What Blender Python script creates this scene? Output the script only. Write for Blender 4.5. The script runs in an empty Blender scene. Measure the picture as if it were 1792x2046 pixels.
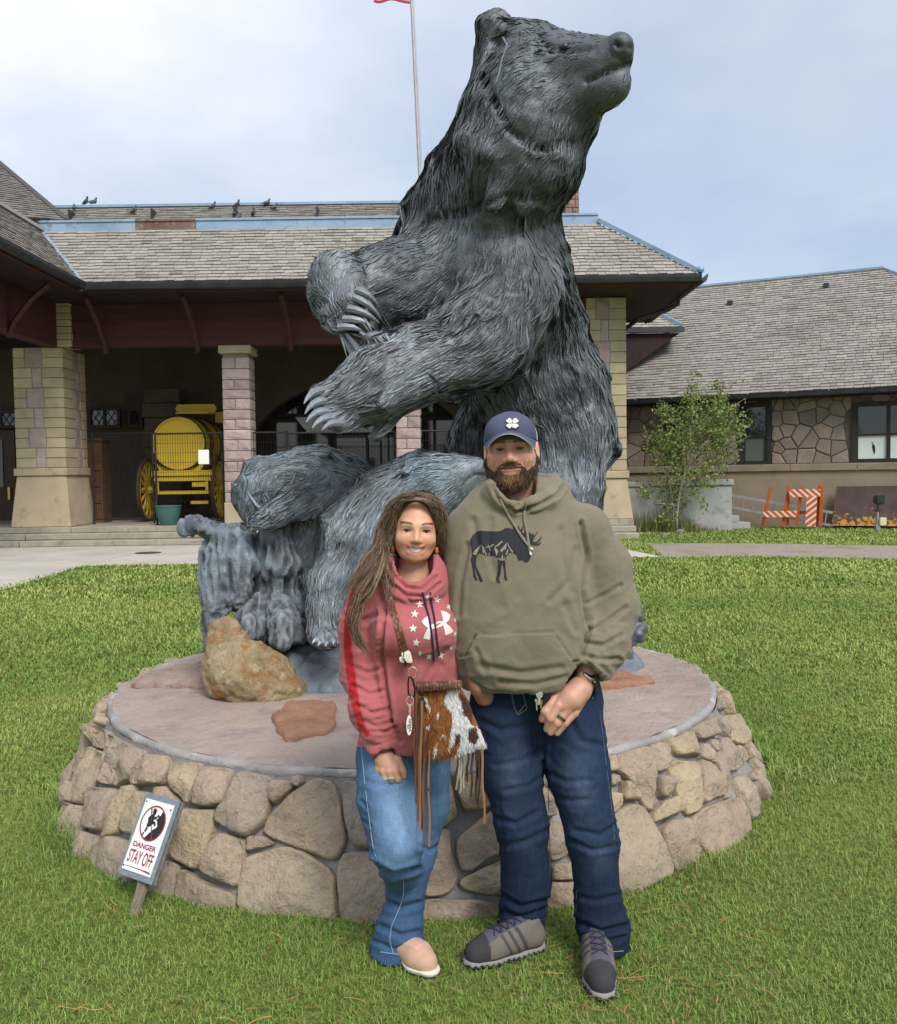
import bpy, bmesh, math, random
import numpy as np
from mathutils import Vector, Matrix
from mathutils.bvhtree import BVHTree
R = math.radians
rng = np.random.default_rng(7)
random.seed(7)
scn = bpy.context.scene
COL = scn.collection

# ------------------------------------------------------------------ camera
FPX, CXP, CYP = 1794.0,896.0,1023.0          # focal length and centre in a 1792 x 2046 picture
CAM = np.array([0.0,0.0,1.6])
PITCH, ROLL = R(-2.33), R(0.8)
_f = np.array([0, math.cos(PITCH), math.sin(PITCH)])
_u0 = np.array([0,-math.sin(PITCH), math.cos(PITCH)])
_r0 = np.array([1.0,0,0])
_r = math.cos(ROLL) * _r0 - math.sin(ROLL) * _u0
_u = math.cos(ROLL) * _u0 + math.sin(ROLL) * _r0
cam_d = bpy.data.cameras.new('camera')
cam_d.sensor_fit = 'HORIZONTAL'
cam_d.sensor_width = 36
cam_d.lens = 36 * FPX / 1792
cam_d.clip_end = 2000
cam_d.clip_start = 0.05
cam = bpy.data.objects.new('camera', cam_d)
COL.objects.link(cam)
cam.matrix_world = Matrix(((_r[0], _u[0],-_f[0], CAM[0]),(_r[1], _u[1],-_f[1], CAM[1]),(_r[2], _u[2],-_f[2], CAM[2]),(0,0,0,1)))
scn.camera = cam

def ray(x, y):
    return _f + _r * ((x - CXP) / FPX) + _u * ((CYP - y) / FPX)
def at(x, y, Y):
    d = ray(x, y)
    return CAM + d * (Y / d[1])
def onz(x, y, z=0.0):
    d = ray(x, y)
    return CAM + d * ((z - CAM[2]) / d[2])
def pxm(Y):
    return Y / FPX
def proj(P):
    q = np.asarray(P) - CAM
    w = q @ _f
    return CXP + FPX * (q @ _r) / w, CYP - FPX * (q @ _u) / w

# ------------------------------------------------------------------ sky, sun, exposure
SUN_EL, SUN_AZ = 46.0,152.0       # azimuth clockwise from +Y: behind the camera, to its right
world = bpy.data.worlds.new('World')
scn.world = world
world.use_nodes = True
wn, wl = world.node_tree.nodes, world.node_tree.links
wn.clear()
w_out = wn.new('ShaderNodeOutputWorld')
w_sky = wn.new('ShaderNodeTexSky')
w_sky.sky_type = 'NISHITA'
w_sky.sun_disc = False
w_sky.sun_elevation = R(SUN_EL)
w_sky.sun_rotation = R(SUN_AZ)
w_sky.air_density = 1.0
w_sky.ozone_density = 2.0
w_bg1 = wn.new('ShaderNodeBackground')
w_bg1.inputs[1].default_value = 0.09
wl.new(w_sky.outputs[0], w_bg1.inputs[0])
w_tc = wn.new('ShaderNodeTexCoord')
w_sep = wn.new('ShaderNodeSeparateXYZ')
wl.new(w_tc.outputs['Generated'], w_sep.inputs[0])
# cloud layer: direction projected on a flat deck, so that clouds shrink towards the horizon
w_z = wn.new('ShaderNodeMath'); w_z.operation = 'ADD'; w_z.inputs[1].default_value = 0.22
w_zm = wn.new('ShaderNodeMath'); w_zm.operation = 'MAXIMUM'; w_zm.inputs[1].default_value = 0.0
wl.new(w_sep.outputs[2], w_zm.inputs[0]); wl.new(w_zm.outputs[0], w_z.inputs[0])
w_dx = wn.new('ShaderNodeMath'); w_dx.operation = 'DIVIDE'
w_dy = wn.new('ShaderNodeMath'); w_dy.operation = 'DIVIDE'
wl.new(w_sep.outputs[0], w_dx.inputs[0]); wl.new(w_z.outputs[0], w_dx.inputs[1])
wl.new(w_sep.outputs[1], w_dy.inputs[0]); wl.new(w_z.outputs[0], w_dy.inputs[1])
w_cmb = wn.new('ShaderNodeCombineXYZ')
wl.new(w_dx.outputs[0], w_cmb.inputs[0]); wl.new(w_dy.outputs[0], w_cmb.inputs[1])
w_cmb.inputs[2].default_value = 3.7
w_n1 = wn.new('ShaderNodeTexNoise'); w_n1.inputs['Scale'].default_value = 1.7; w_n1.inputs['Detail'].default_value = 6; w_n1.inputs['Roughness'].default_value = 0.52
w_n2 = wn.new('ShaderNodeTexNoise'); w_n2.inputs['Scale'].default_value = 0.33; w_n2.inputs['Detail'].default_value = 3
wl.new(w_cmb.outputs[0], w_n1.inputs[0]); wl.new(w_cmb.outputs[0], w_n2.inputs[0])
w_cr = wn.new('ShaderNodeValToRGB')
w_cr.color_ramp.elements[0].position = 0.36; w_cr.color_ramp.elements[0].color = (0.41,0.45,0.525,1)
w_cr.color_ramp.elements[1].position = 0.64; w_cr.color_ramp.elements[1].color = (0.57,0.585,0.61,1)
wl.new(w_n1.outputs[0], w_cr.inputs[0])
w_mr = wn.new('ShaderNodeMapRange')
w_mr.inputs[1].default_value = 0.36; w_mr.inputs[2].default_value = 0.56
w_mr.inputs[3].default_value = 0.45; w_mr.inputs[4].default_value = 1.0
w_bank = wn.new('ShaderNodeMath'); w_bank.operation = 'MULTIPLY_ADD'      # the cloud bank thins out towards the right
w_bank.inputs[1].default_value = -0.12; wl.new(w_sep.outputs[0], w_bank.inputs[0])
wl.new(w_n2.outputs[0], w_bank.inputs[2]); wl.new(w_bank.outputs[0], w_mr.inputs[0])
# an overcast deck is brighter overhead than near the horizon
w_el = wn.new('ShaderNodeMapRange')
w_el.inputs[1].default_value = 0.05; w_el.inputs[2].default_value = 1.0
w_el.inputs[3].default_value = 0.88; w_el.inputs[4].default_value = 1.75
wl.new(w_zm.outputs[0], w_el.inputs[0])
w_bg2 = wn.new('ShaderNodeBackground')
wl.new(w_cr.outputs[0], w_bg2.inputs[0]); wl.new(w_el.outputs[0], w_bg2.inputs[1])
w_mix = wn.new('ShaderNodeMixShader')
wl.new(w_mr.outputs[0], w_mix.inputs[0]); wl.new(w_bg1.outputs[0], w_mix.inputs[1]); wl.new(w_bg2.outputs[0], w_mix.inputs[2])
wl.new(w_mix.outputs[0], w_out.inputs[0])

sun_d = bpy.data.lights.new('sun', 'SUN')
sun_d.energy = 2.0
sun_d.angle = R(22)
sun_d.color = (1.0,0.965,0.91)
sun = bpy.data.objects.new('sun', sun_d)
COL.objects.link(sun)
_a = R(SUN_AZ)
_sd = Vector((math.sin(_a) * math.cos(R(SUN_EL)), math.cos(_a) * math.cos(R(SUN_EL)), math.sin(R(SUN_EL))))
sun.rotation_euler = _sd.to_track_quat('Z', 'Y').to_euler()
sun.location = _sd * 50
vs = scn.view_settings
vs.view_transform = 'Standard'
vs.look = 'None'
vs.gamma = 1.0
vs.use_curve_mapping = False
vs.exposure = 0.72
scn.cycles.use_denoising = True
scn.cycles.max_bounces = 6
scn.cycles.diffuse_bounces = 3
scn.cycles.transparent_max_bounces = 8

# ------------------------------------------------------------------ materials
def hx(h):
    h = h.lstrip('#')
    c = [int(h[i:i + 2],16) / 255 for i in (0,2,4)]
    return tuple((x / 12.92 if x <= 0.04045 else ((x + 0.055) / 1.055) ** 2.4) for x in c)
class NT:
    def __init__(self, name):
        self.m = bpy.data.materials.new(name)
        self.m.use_nodes = True
        self.t = self.m.node_tree
        self.n, self.l = self.t.nodes, self.t.links
        self.b = self.n['Principled BSDF']
    def node(self, typ, ins=None, **kw):
        nd = self.n.new(typ)
        for k, v in kw.items():
            setattr(nd, k, v)
        for k, v in (ins or {}).items():
            self.put(nd.inputs[k], v)
        return nd
    def put(self, sock, v):
        if isinstance(v, bpy.types.NodeSocket):
            self.l.new(v, sock)
        else:
            try:
                sock.default_value = v
            except Exception:
                sock.default_value = tuple(v) + (1,)
    def math(self, op, a, b=0.0, c=None):
        nd = self.node('ShaderNodeMath', operation=op)
        self.put(nd.inputs[0], a); self.put(nd.inputs[1], b)
        if c is not None:
            self.put(nd.inputs[2], c)
        return nd.outputs[0]
    def pos(self, stretch=(1,1,1), local=False):
        src = self.node('ShaderNodeTexCoord').outputs['Object'] if local else self.node('ShaderNodeNewGeometry').outputs['Position']
        mp = self.node('ShaderNodeMapping')
        self.l.new(src, mp.inputs[0])
        mp.inputs['Scale'].default_value = stretch
        return mp.outputs[0]
    def noise(self, vec, scale, detail=4, rough=0.55, dist=0.0):
        nd = self.node('ShaderNodeTexNoise', {'Scale': scale, 'Detail': detail, 'Roughness': rough, 'Distortion': dist})
        self.l.new(vec, nd.inputs['Vector'])
        return nd.outputs[0]
    def ramp(self, fac, stops):
        nd = self.node('ShaderNodeValToRGB')
        self.l.new(fac, nd.inputs[0])
        el = nd.color_ramp.elements
        while len(el) < len(stops):
            el.new(0.5)
        for e, (p, c) in zip(el, stops):
            e.position = p
            e.color = (c, c, c, 1) if isinstance(c, (int, float)) else tuple(c) + (1,)
        return nd.outputs[0]
    def mix(self, fac, a, b, blend='MIX'):
        nd = self.node('ShaderNodeMix', data_type='RGBA', blend_type=blend)
        self.put(nd.inputs[0], fac); self.put(nd.inputs[6], a); self.put(nd.inputs[7], b)
        return nd.outputs[2]
    def bump(self, h, strength=0.3, dist=0.01, normal=None):
        nd = self.node('ShaderNodeBump', {'Strength': strength, 'Distance': dist})
        self.l.new(h, nd.inputs['Height'])
        if normal is not None:
            self.l.new(normal, nd.inputs['Normal'])
        self.l.new(nd.outputs[0], self.b.inputs['Normal'])
        return nd.outputs[0]
    def done(self, color=None, rough=None, metal=None, spec=None):
        if color is not None: self.put(self.b.inputs['Base Color'], color)
        if rough is not None: self.put(self.b.inputs['Roughness'], rough)
        if metal is not None: self.put(self.b.inputs['Metallic'], metal)
        if spec is not None: self.put(self.b.inputs['Specular IOR Level'], spec)
        return self.m

def mat(name, c1, c2=None, scale=4.0, rough=0.85, bump=0.0, bscale=60.0, bdist=0.01, metal=0.0, rnd=0.0, stretch=(1,1,1), spec=0.3,
        c3=None, s3=18.0, lo=0.35, hi=0.65, local=False, lo3=0.55, hi3=0.7, bdetail=5):
    t = NT(name)
    p = t.pos(stretch, local)
    col = tuple(c1) + (1,)
    if c2 is not None:
        col = t.mix(t.ramp(t.noise(p, scale, 6,0.6),[(lo, 0.0),(hi, 1.0)]), c1, c2)
    if c3 is not None:
        col = t.mix(t.ramp(t.noise(p, s3,5,0.65),[(lo3,0.0),(hi3,1.0)]), col, c3)
    if rnd:
        oi = t.node('ShaderNodeObjectInfo').outputs['Random']
        v = t.math('MULTIPLY_ADD', oi, rnd, 1 - rnd / 2)
        cc = t.node('ShaderNodeCombineColor')
        for i in range(3):
            t.l.new(v, cc.inputs[i])
        col = t.mix(1.0, col, cc.outputs[0], 'MULTIPLY')
    if bump:
        t.bump(t.noise(p, bscale, bdetail, 0.6), bump, bdist)
    return t.done(col, rough, metal, spec)

def vmat(name, rough=0.8, bump=0.0, bscale=300.0, bdist=0.002, spec=0.3, var=0.0, vscale=40.0, sheen=0.0, sss=0.0, stretch=(1,1,1)):
    """colour from the mesh's own colour attribute, with fine variation"""
    t = NT(name)
    a = t.node('ShaderNodeAttribute', attribute_name='col').outputs['Color']
    p = t.pos(stretch)
    if var:
        v = t.math('MULTIPLY_ADD', t.noise(p, vscale, 5,0.65), var * 2,1 - var)
        cc = t.node('ShaderNodeCombineColor')
        for i in range(3):
            t.l.new(v, cc.inputs[i])
        a = t.mix(1.0, a, cc.outputs[0], 'MULTIPLY')
    if bump:
        t.bump(t.noise(p, bscale, 4,0.6), bump, bdist)
    if sheen:
        t.b.inputs['Sheen Weight'].default_value = sheen
    if sss:
        t.b.inputs['Subsurface Weight'].default_value = sss
        t.b.inputs['Subsurface Radius'].default_value = (0.9,0.35,0.2)
        t.b.inputs['Subsurface Scale'].default_value = 0.006
    return t.done(a, rough, 0.0, spec)

# ------------------------------------------------------------------ objects
def setp(o, label=None, cat=None, group=None, kind=None):
    if label: o['label'] = label
    if cat: o['category'] = cat
    if group: o['group'] = group
    if kind: o['kind'] = kind
    return o
def thing(name, label, cat, loc=(0,0,0), group=None):
    o = bpy.data.objects.new(name, None)
    o.empty_display_size = 0.1
    COL.objects.link(o)
    o.location = [float(v) for v in loc]
    return setp(o, label, cat, group)
def adopt(o, parent):
    if parent is not None:
        o.parent = parent
        if parent.type == 'EMPTY':
            o.matrix_parent_inverse = Matrix.Translation(-Vector(parent.location))
    return o
def mesh(name, V, F, smooth=True, cols=None, uvs=None):
    V = np.asarray(V, dtype=np.float32).reshape(-1,3)
    me = bpy.data.meshes.new(name)
    if isinstance(F, np.ndarray):
        n, k = F.shape
        me.vertices.add(len(V)); me.vertices.foreach_set('co', V.ravel())
        me.loops.add(n * k); me.loops.foreach_set('vertex_index', F.astype(np.int32).ravel())
        me.polygons.add(n)
        me.polygons.foreach_set('loop_start', np.arange(0, n * k, k, dtype=np.int32))
        try:
            me.polygons.foreach_set('loop_total', np.full(n, k, dtype=np.int32))
        except Exception:
            pass
        me.update(calc_edges=True)
    else:
        me.from_pydata(V.tolist(),[],[list(map(int, f)) for f in F])
    me.polygons.foreach_set('use_smooth', np.full(len(me.polygons), bool(smooth)))
    if cols is not None:
        ca = me.color_attributes.new('col', 'FLOAT_COLOR', 'POINT')
        c4 = np.ones((len(V),4), dtype=np.float32); c4[:, :3] = cols
        ca.data.foreach_set('color', c4.ravel())
    if uvs is not None:
        ul = me.uv_layers.new(name='UVMap')
        li = np.zeros(len(me.loops), dtype=np.int32); me.loops.foreach_get('vertex_index', li)
        ul.data.foreach_set('uv', np.asarray(uvs, dtype=np.float32)[li].ravel())
    me.validate()
    me.update()
    return me
def obj(name, me, m=None, parent=None, **kw):
    o = bpy.data.objects.new(name, me)
    COL.objects.link(o)
    if m is not None and len(me.materials) == 0:
        me.materials.append(m)
    adopt(o, parent)
    return setp(o, **kw)
def mk(name, V, F, m, parent=None, smooth=True, cols=None, uvs=None, **kw):
    return obj(name, mesh(name, V, F, smooth, cols, uvs), m, parent, **kw)

class MB:
    """collects simple solids in world space and links them as one mesh"""
    def __init__(self):
        self.V, self.F = [],[]
    def add(self, V, F):
        b = len(self.V)
        self.V += [tuple(float(c) for c in v) for v in V]
        self.F += [[i + b for i in f] for f in F]
        return self
    def box(self, x0, x1, y0, y1, z0, z1):
        return self.hexa([(x0, y0, z0),(x1, y0, z0),(x1, y1, z0),(x0, y1, z0),(x0, y0, z1),(x1, y0, z1),(x1, y1, z1),(x0, y1, z1)])
    def hexa(self, p):
        return self.add(p, [(0,3,2,1),(4,5,6,7),(0,1,5,4),(1,2,6,5),(2,3,7,6),(3,0,4,7)])
    def bar(self, a, b, w, h, up=(0,0,1)):
        a, b = np.array(a, float), np.array(b, float)
        d = b - a; d /= np.linalg.norm(d) + 1e-9
        s = np.cross(d, up)
        if np.linalg.norm(s) < 1e-4:
            s = np.cross(d, (0,1,0))
        s /= np.linalg.norm(s); u = np.cross(s, d)
        q = [s * sx * w / 2 + u * sz * h / 2 for sx, sz in ((-1,-1),(1,-1),(1,1),(-1,1))]
        V = [a + o for o in q] + [b + o for o in q]
        return self.add(V, [(0,1,2,3),(7,6,5,4),(0,4,5,1),(1,5,6,2),(2,6,7,3),(3,7,4,0)])
    def tube(self, pts, r, n=8, caps=True, flat=1.0, upv=None):
        pts = [np.array(p, float) for p in pts]
        rs = r if hasattr(r, '__len__') else [r] * len(pts)
        base = len(self.V)
        prev = None
        for i, p in enumerate(pts):
            d = pts[min(i + 1, len(pts) - 1)] - pts[max(i - 1,0)]
            d = d / (np.linalg.norm(d) + 1e-9)
            if prev is None:
                ref = np.array(upv if upv is not None else ((0,0,1) if abs(d[2]) < 0.9 else (1,0,0)), float)
            else:
                ref = prev
            s = np.cross(d, ref); s /= np.linalg.norm(s) + 1e-9
            u = np.cross(s, d); prev = u
            for k in range(n):
                a = 2 * math.pi * k / n
                self.V.append(tuple(p + s * math.cos(a) * rs[i] + u * math.sin(a) * rs[i] * flat))
        for i in range(len(pts) - 1):
            for k in range(n):
                a, b = base + i * n + k, base + i * n + (k + 1) % n
                self.F.append([a, b, b + n, a + n])
        if caps:
            self.F.append([base + k for k in range(n)][::-1])
            e = base + (len(pts) - 1) * n
            self.F.append([e + k for k in range(n)])
        return self
    def prism(self, poly, off):
        """poly: 3D points of a planar outline, extruded by the vector off"""
        n = len(poly); off = np.array(off, float)
        V = [np.array(p, float) for p in poly] + [np.array(p, float) + off for p in poly]
        F = [list(range(n))[::-1],[n + i for i in range(n)]] + [[i, (i + 1) % n, n + (i + 1) % n, n + i] for i in range(n)]
        return self.add(V, F)
    def lathe(self, prof, c, axis='z', n=24, caps=True):
        base = len(self.V); c = np.array(c, float)
        for r, h in prof:
            for k in range(n):
                a = 2 * math.pi * k / n
                x, y = r * math.cos(a), r * math.sin(a)
                o = {'z': (x, y, h), 'y': (x, h, y), 'x': (h, x, y)}[axis]
                self.V.append(tuple(c + o))
        for i in range(len(prof) - 1):
            for k in range(n):
                a, b = base + i * n + k, base + i * n + (k + 1) % n
                self.F.append([a, b, b + n, a + n])
        if caps:
            self.F.append([base + k for k in range(n)][::-1])
            e = base + (len(prof) - 1) * n
            self.F.append([e + k for k in range(n)])
        return self
    def build(self, name, m, parent=None, smooth=False, bevel=0.0, seg=1, **kw):
        me = bpy.data.meshes.new(name)
        me.from_pydata(self.V, [], self.F)
        bm = bmesh.new(); bm.from_mesh(me)
        bmesh.ops.recalc_face_normals(bm, faces=bm.faces)
        if bevel:
            bmesh.ops.bevel(bm, geom=list(bm.edges), offset=bevel, segments=seg, affect='EDGES', profile=0.6)
        bm.to_mesh(me); bm.free()
        if smooth:
            me.polygons.foreach_set('use_smooth', np.full(len(me.polygons), True))
            try:
                me.set_sharp_from_angle(angle=R(40))
            except Exception:
                pass
        me.update()
        return obj(name, me, m, parent, **kw)

# ------------------------------------------------------------------ noise
def _hash(i, j, k, seed):
    h = (i.astype(np.int64) * 374761393 + j.astype(np.int64) * 668265263 + k.astype(np.int64) * 2147483647 + seed * 144665) & 0x7fffffff
    h = ((h ^ (h >> 13)) * 1274126177) & 0x7fffffff
    h = ((h ^ (h >> 16)) * 1103515245 + 12345) & 0x7fffffff
    return (h % 65536) / 32767.5 - 1.0
def vnoise(P, seed=0):
    P = np.asarray(P, dtype=np.float64)
    f = np.floor(P); t = P - f
    t = t * t * (3 - 2 * t)
    i, j, k = f[..., 0], f[..., 1], f[..., 2]
    out = 0
    for a in (0,1):
        for b in (0,1):
            for c in (0,1):
                w = (t[..., 0] if a else 1 - t[..., 0]) * (t[..., 1] if b else 1 - t[..., 1]) * (t[..., 2] if c else 1 - t[..., 2])
                out = out + w * _hash(i + a, j + b, k + c, seed)
    return out
def fbm(P, oct=4, seed=0, gain=0.5):
    P = np.asarray(P, dtype=np.float64)
    s, a, n = 0,1.0,0
    for o in range(oct):
        s = s + a * vnoise(P * (2 ** o), seed + o * 17); n += a; a *= gain
    return s / n
def sstep(a, b, x):
    t = np.clip((x - a) / (b - a),0,1)
    return t * t * (3 - 2 * t)

# ------------------------------------------------------------------ signed distance fields and surface nets
class SDF:
    def __init__(self, lo, hi, h):
        self.lo = np.array(lo, float); self.h = h
        self.n = np.ceil((np.array(hi, float) - self.lo) / h).astype(int) + 1
        self.f = np.full(tuple(self.n),1e3, dtype=np.float32)
    def sub(self, lo, hi):
        a = np.clip(np.floor((np.array(lo) - self.lo) / self.h).astype(int),0, self.n)
        b = np.clip(np.ceil((np.array(hi) - self.lo) / self.h).astype(int) + 1,0, self.n)
        if (b <= a).any():
            return None, None
        ax = [(self.lo[i] + self.h * np.arange(a[i], b[i])).astype(np.float32) for i in range(3)]
        g = np.meshgrid(*ax, indexing='ij')
        return (slice(a[0], b[0]), slice(a[1], b[1]), slice(a[2], b[2])), g
    def _put(self, sl, d, k, op):
        cur = self.f[sl]
        if op == 'sub':
            d = -d
            if k > 0:
                h = np.maximum(k - np.abs(cur - d),0) / k
                self.f[sl] = np.maximum(cur, d) + h * h * k * 0.25
            else:
                self.f[sl] = np.maximum(cur, d)
        else:
            if k > 0:
                h = np.maximum(k - np.abs(cur - d),0) / k
                self.f[sl] = np.minimum(cur, d) - h * h * k * 0.25
            else:
                self.f[sl] = np.minimum(cur, d)
    def rc(self, a, b, r1, r2, k=0.0, op='add', flat=None, fs=1.0):
        """round cone; flat = direction in which it is squeezed to fs of its size"""
        a = np.array(a, np.float32); b = np.array(b, np.float32)
        m = max(r1, r2) * max(1.0, fs) + k + 3 * self.h
        sl, g = self.sub(np.minimum(a, b) - m, np.maximum(a, b) + m)
        if sl is None: return self
        p = [g[i] - a[i] for i in range(3)]
        ab = b - a
        if flat is not None:
            fl = np.array(flat, float); fl /= np.linalg.norm(fl)
            c = p[0] * fl[0] + p[1] * fl[1] + p[2] * fl[2]
            p = [p[i] + c * (1 / fs - 1) * fl[i] for i in range(3)]
            ab = ab + fl * (ab @ fl) * (1 / fs - 1)
        L = float(ab @ ab) + 1e-12
        t = np.clip((p[0] * ab[0] + p[1] * ab[1] + p[2] * ab[2]) / L, 0,1)
        d = np.sqrt((p[0] - t * ab[0]) ** 2 + (p[1] - t * ab[1]) ** 2 + (p[2] - t * ab[2]) ** 2) - (r1 + (r2 - r1) * t)
        if flat is not None and fs < 1:
            d = d * (0.5 + 0.5 * fs)
        self._put(sl, d.astype(np.float32), k, op)
        return self
    def chain(self, pts, rs, k=0.0, **kw):
        for i in range(len(pts) - 1):
            self.rc(pts[i], pts[i + 1], rs[i], rs[i + 1], k, **kw)
        return self
    def ell(self, c, r, k=0.0, op='add', M=None):
        c = np.array(c, np.float32); r = np.array(r, float) * np.ones(3)
        m = r.max() + k + 3 * self.h
        sl, g = self.sub(c - m, c + m)
        if sl is None: return self
        p = [g[i] - c[i] for i in range(3)]
        if M is not None:
            M = np.array(M, float)      # rows: the ellipsoid's own axes
            p = [M[i, 0] * p[0] + M[i, 1] * p[1] + M[i, 2] * p[2] for i in range(3)]
        k0 = np.sqrt((p[0] / r[0]) ** 2 + (p[1] / r[1]) ** 2 + (p[2] / r[2]) ** 2)
        k1 = np.sqrt((p[0] / r[0] ** 2) ** 2 + (p[1] / r[1] ** 2) ** 2 + (p[2] / r[2] ** 2) ** 2) + 1e-9
        d = k0 * (k0 - 1) / k1
        self._put(sl, d.astype(np.float32), k, op)
        return self
    def plane_cut(self, p, n, k=0.0):
        """remove everything on the side n points to"""
        sl, g = self.sub(self.lo, self.lo + self.h * self.n)
        n = np.array(n, float); n /= np.linalg.norm(n)
        d = (g[0] - p[0]) * n[0] + (g[1] - p[1]) * n[1] + (g[2] - p[2]) * n[2]
        self._put(sl, (-d).astype(np.float32), k, 'sub')
        return self
    def net(self):
        f, n = self.f, self.n
        s = f < 0
        cn = n - 1
        P, C, Q = [],[],[]
        for ax in range(3):
            s0 = [slice(None)] * 3; s1 = [slice(None)] * 3
            s0[ax] = slice(0,-1); s1[ax] = slice(1, None)
            cr = s[tuple(s0)] != s[tuple(s1)]
            idx = np.argwhere(cr)
            o1, o2 = [i for i in range(3) if i != ax]
            ok = (idx[:, o1] > 0) & (idx[:, o1] < cn[o1]) & (idx[:, o2] > 0) & (idx[:, o2] < cn[o2])
            idx = idx[ok]
            if len(idx) == 0: continue
            jdx = idx.copy(); jdx[:, ax] += 1
            f0 = f[tuple(idx.T)]; f1 = f[tuple(jdx.T)]
            t = f0 / (f0 - f1)
            p = idx.astype(np.float64); p[:, ax] += t
            cells = []
            for d1, d2 in ((-1,-1),(0,-1),(0,0),(-1,0)):
                c = idx.copy(); c[:, o1] += d1; c[:, o2] += d2
                cells.append((c[:, 0] * cn[1] + c[:, 1]) * cn[2] + c[:, 2])
            cells = np.stack(cells, 1)
            flip = (f0 < 0) if ax != 1 else (f0 >= 0)
            q = cells.copy(); q[~flip] = q[~flip][:, ::-1]
            Q.append(q); C.append(cells.ravel()); P.append(np.repeat(p, 4, axis=0))
        if not Q:
            return np.zeros((0,3)), np.zeros((0,4), int)
        C = np.concatenate(C); P = np.concatenate(P); Q = np.concatenate(Q)
        u, inv = np.unique(C, return_inverse=True)
        cnt = np.bincount(inv)
        V = np.stack([np.bincount(inv, weights=P[:, i]) / cnt for i in range(3)],1)
        F = np.searchsorted(u, Q)
        return self.lo + V * self.h, F
def vnormals(V, F):
    V = np.asarray(V, float)
    a = V[F[:, 2]] - V[F[:, 0]]; b = V[F[:, -1]] - V[F[:, 1]]
    fn = np.cross(a, b)
    N = np.zeros_like(V)
    for i in range(F.shape[1]):
        for c in range(3):
            N[:, c] += np.bincount(F[:, i], weights=fn[:, c], minlength=len(V))
    return N / (np.linalg.norm(N, axis=1, keepdims=True) + 1e-12)
def relax(V, F, it=1, lam=0.5):
    E = np.concatenate([np.stack([F[:, i], F[:, (i + 1) % F.shape[1]]],1) for i in range(F.shape[1])])
    E = np.concatenate([E, E[:, ::-1]])
    c = np.bincount(E[:, 0], minlength=len(V))[:, None] + 1e-9
    for _ in range(it):
        A = np.stack([np.bincount(E[:, 0], weights=V[E[:, 1], i], minlength=len(V)) for i in range(3)],1) / c
        V = V + (A - V) * lam
    return V
def sample_surface(V, F, n, weight=None):
    T = np.concatenate([F[:, [0,1,2]], F[:, [0,2,3]]]) if F.shape[1] == 4 else F
    a, b, c = V[T[:, 0]], V[T[:, 1]], V[T[:, 2]]
    nn = np.cross(b - a, c - a); ar = np.linalg.norm(nn, axis=1) + 1e-12
    w = ar if weight is None else ar * weight((a + b + c) / 3)
    k = rng.choice(len(T), n, p=w / w.sum())
    u, v = rng.random(n), rng.random(n)
    s = u + v > 1; u[s], v[s] = 1 - u[s],1 - v[s]
    P = a[k] + (b[k] - a[k]) * u[:, None] + (c[k] - a[k]) * v[:, None]
    return P, nn[k] / ar[k][:, None]
def joinVF(lst):
    V, F, b = [],[],0
    for v, f in lst:
        V.append(np.asarray(v, float)); F.append(np.asarray(f) + b); b += len(v)
    return np.concatenate(V), np.concatenate(F)
def unit(v):
    v = np.asarray(v, float)
    return v / (np.linalg.norm(v, axis=-1, keepdims=True) + 1e-12)
def strips(paths, width, ridge=0.0, side=None, taper=None):
    """paths (n, m, 3): ribbons with a raised ridge; width (n,) ; side (n,3) across direction; returns V, quad F and uv"""
    n, m, _ = paths.shape
    d = unit(np.gradient(paths, axis=1))
    if side is None:
        side = rng.normal(size=(n, 3))
    s = unit(np.cross(d, np.cross(side[:, None, :] * np.ones((1, m, 1)), d)))
    up = np.cross(s, d)
    tp = np.ones(m) if taper is None else np.asarray(taper)
    w = width[:, None, None] * tp[None, :, None]
    L, Rr, C = paths - s * w / 2, paths + s * w / 2, paths + up * w * ridge
    V = np.stack([L, C, Rr],2).reshape(-1,3)
    i = (np.arange(n)[:, None, None] * m + np.arange(m - 1)[None, :, None]) * 3 + np.arange(2)[None, None, :]
    i = i.ravel()
    F = np.stack([i, i + 1, i + 4, i + 3],1)
    return V, F
def polydist(x, y, lines):
    d = np.full(np.shape(x),1e9)
    for L in lines:
        for (x0, y0),(x1, y1) in zip(L[:-1], L[1:]):
            dx, dy = x1 - x0, y1 - y0
            tt = np.clip(((x - x0) * dx + (y - y0) * dy) / (dx * dx + dy * dy + 1e-9),0,1)
            d = np.minimum(d, np.hypot(x - x0 - tt * dx, y - y0 - tt * dy))
    return d
# ================================================================== ground, walk, gravel, lawn
PLC, PLR0, PLR1, PLH = np.array([-0.20,5.06]),1.885,1.645,0.465     # stone plinth: centre, foot and rim radius, height
WALK_Y0, WALK_Y1 = 17.0,21.6
t = NT('lawn_soil')
p = t.pos()
c = t.mix(t.ramp(t.noise(p, 0.55,5),[(0.38,0.0),(0.66,1.0)]),(0.14,0.195,0.04),(0.27,0.29,0.075))
c = t.mix(t.ramp(t.noise(p, 30,6,0.7),[(0.42,0.0),(0.68,1.0)]), c, (0.07,0.10,0.022))
t.bump(t.noise(p, 55,6,0.7),0.8,0.03)
M_SOIL = t.done(c, 0.95,0,0.1)
MB().add([(-150,-60,0),(150,-60,0),(150,300,0),(-150,300,0)],[(0,1,2,3)]).build('ground', M_SOIL, kind='structure')

M_CONC = mat('walk_concrete', (0.52,0.475,0.41),(0.42,0.385,0.335),0.9,0.9,0.35,90,0.004, c3=(0.31,0.285,0.25), s3=3.0, lo3=0.58, hi3=0.8)
def sheet(name, pts, z, m, th=0.05):
    MB().prism([(x, y, z) for x, y in pts],(0,0,-th)).build(name, m, kind='structure')
gx = lambda x, y: tuple(onz(x, y)[:2])
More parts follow.
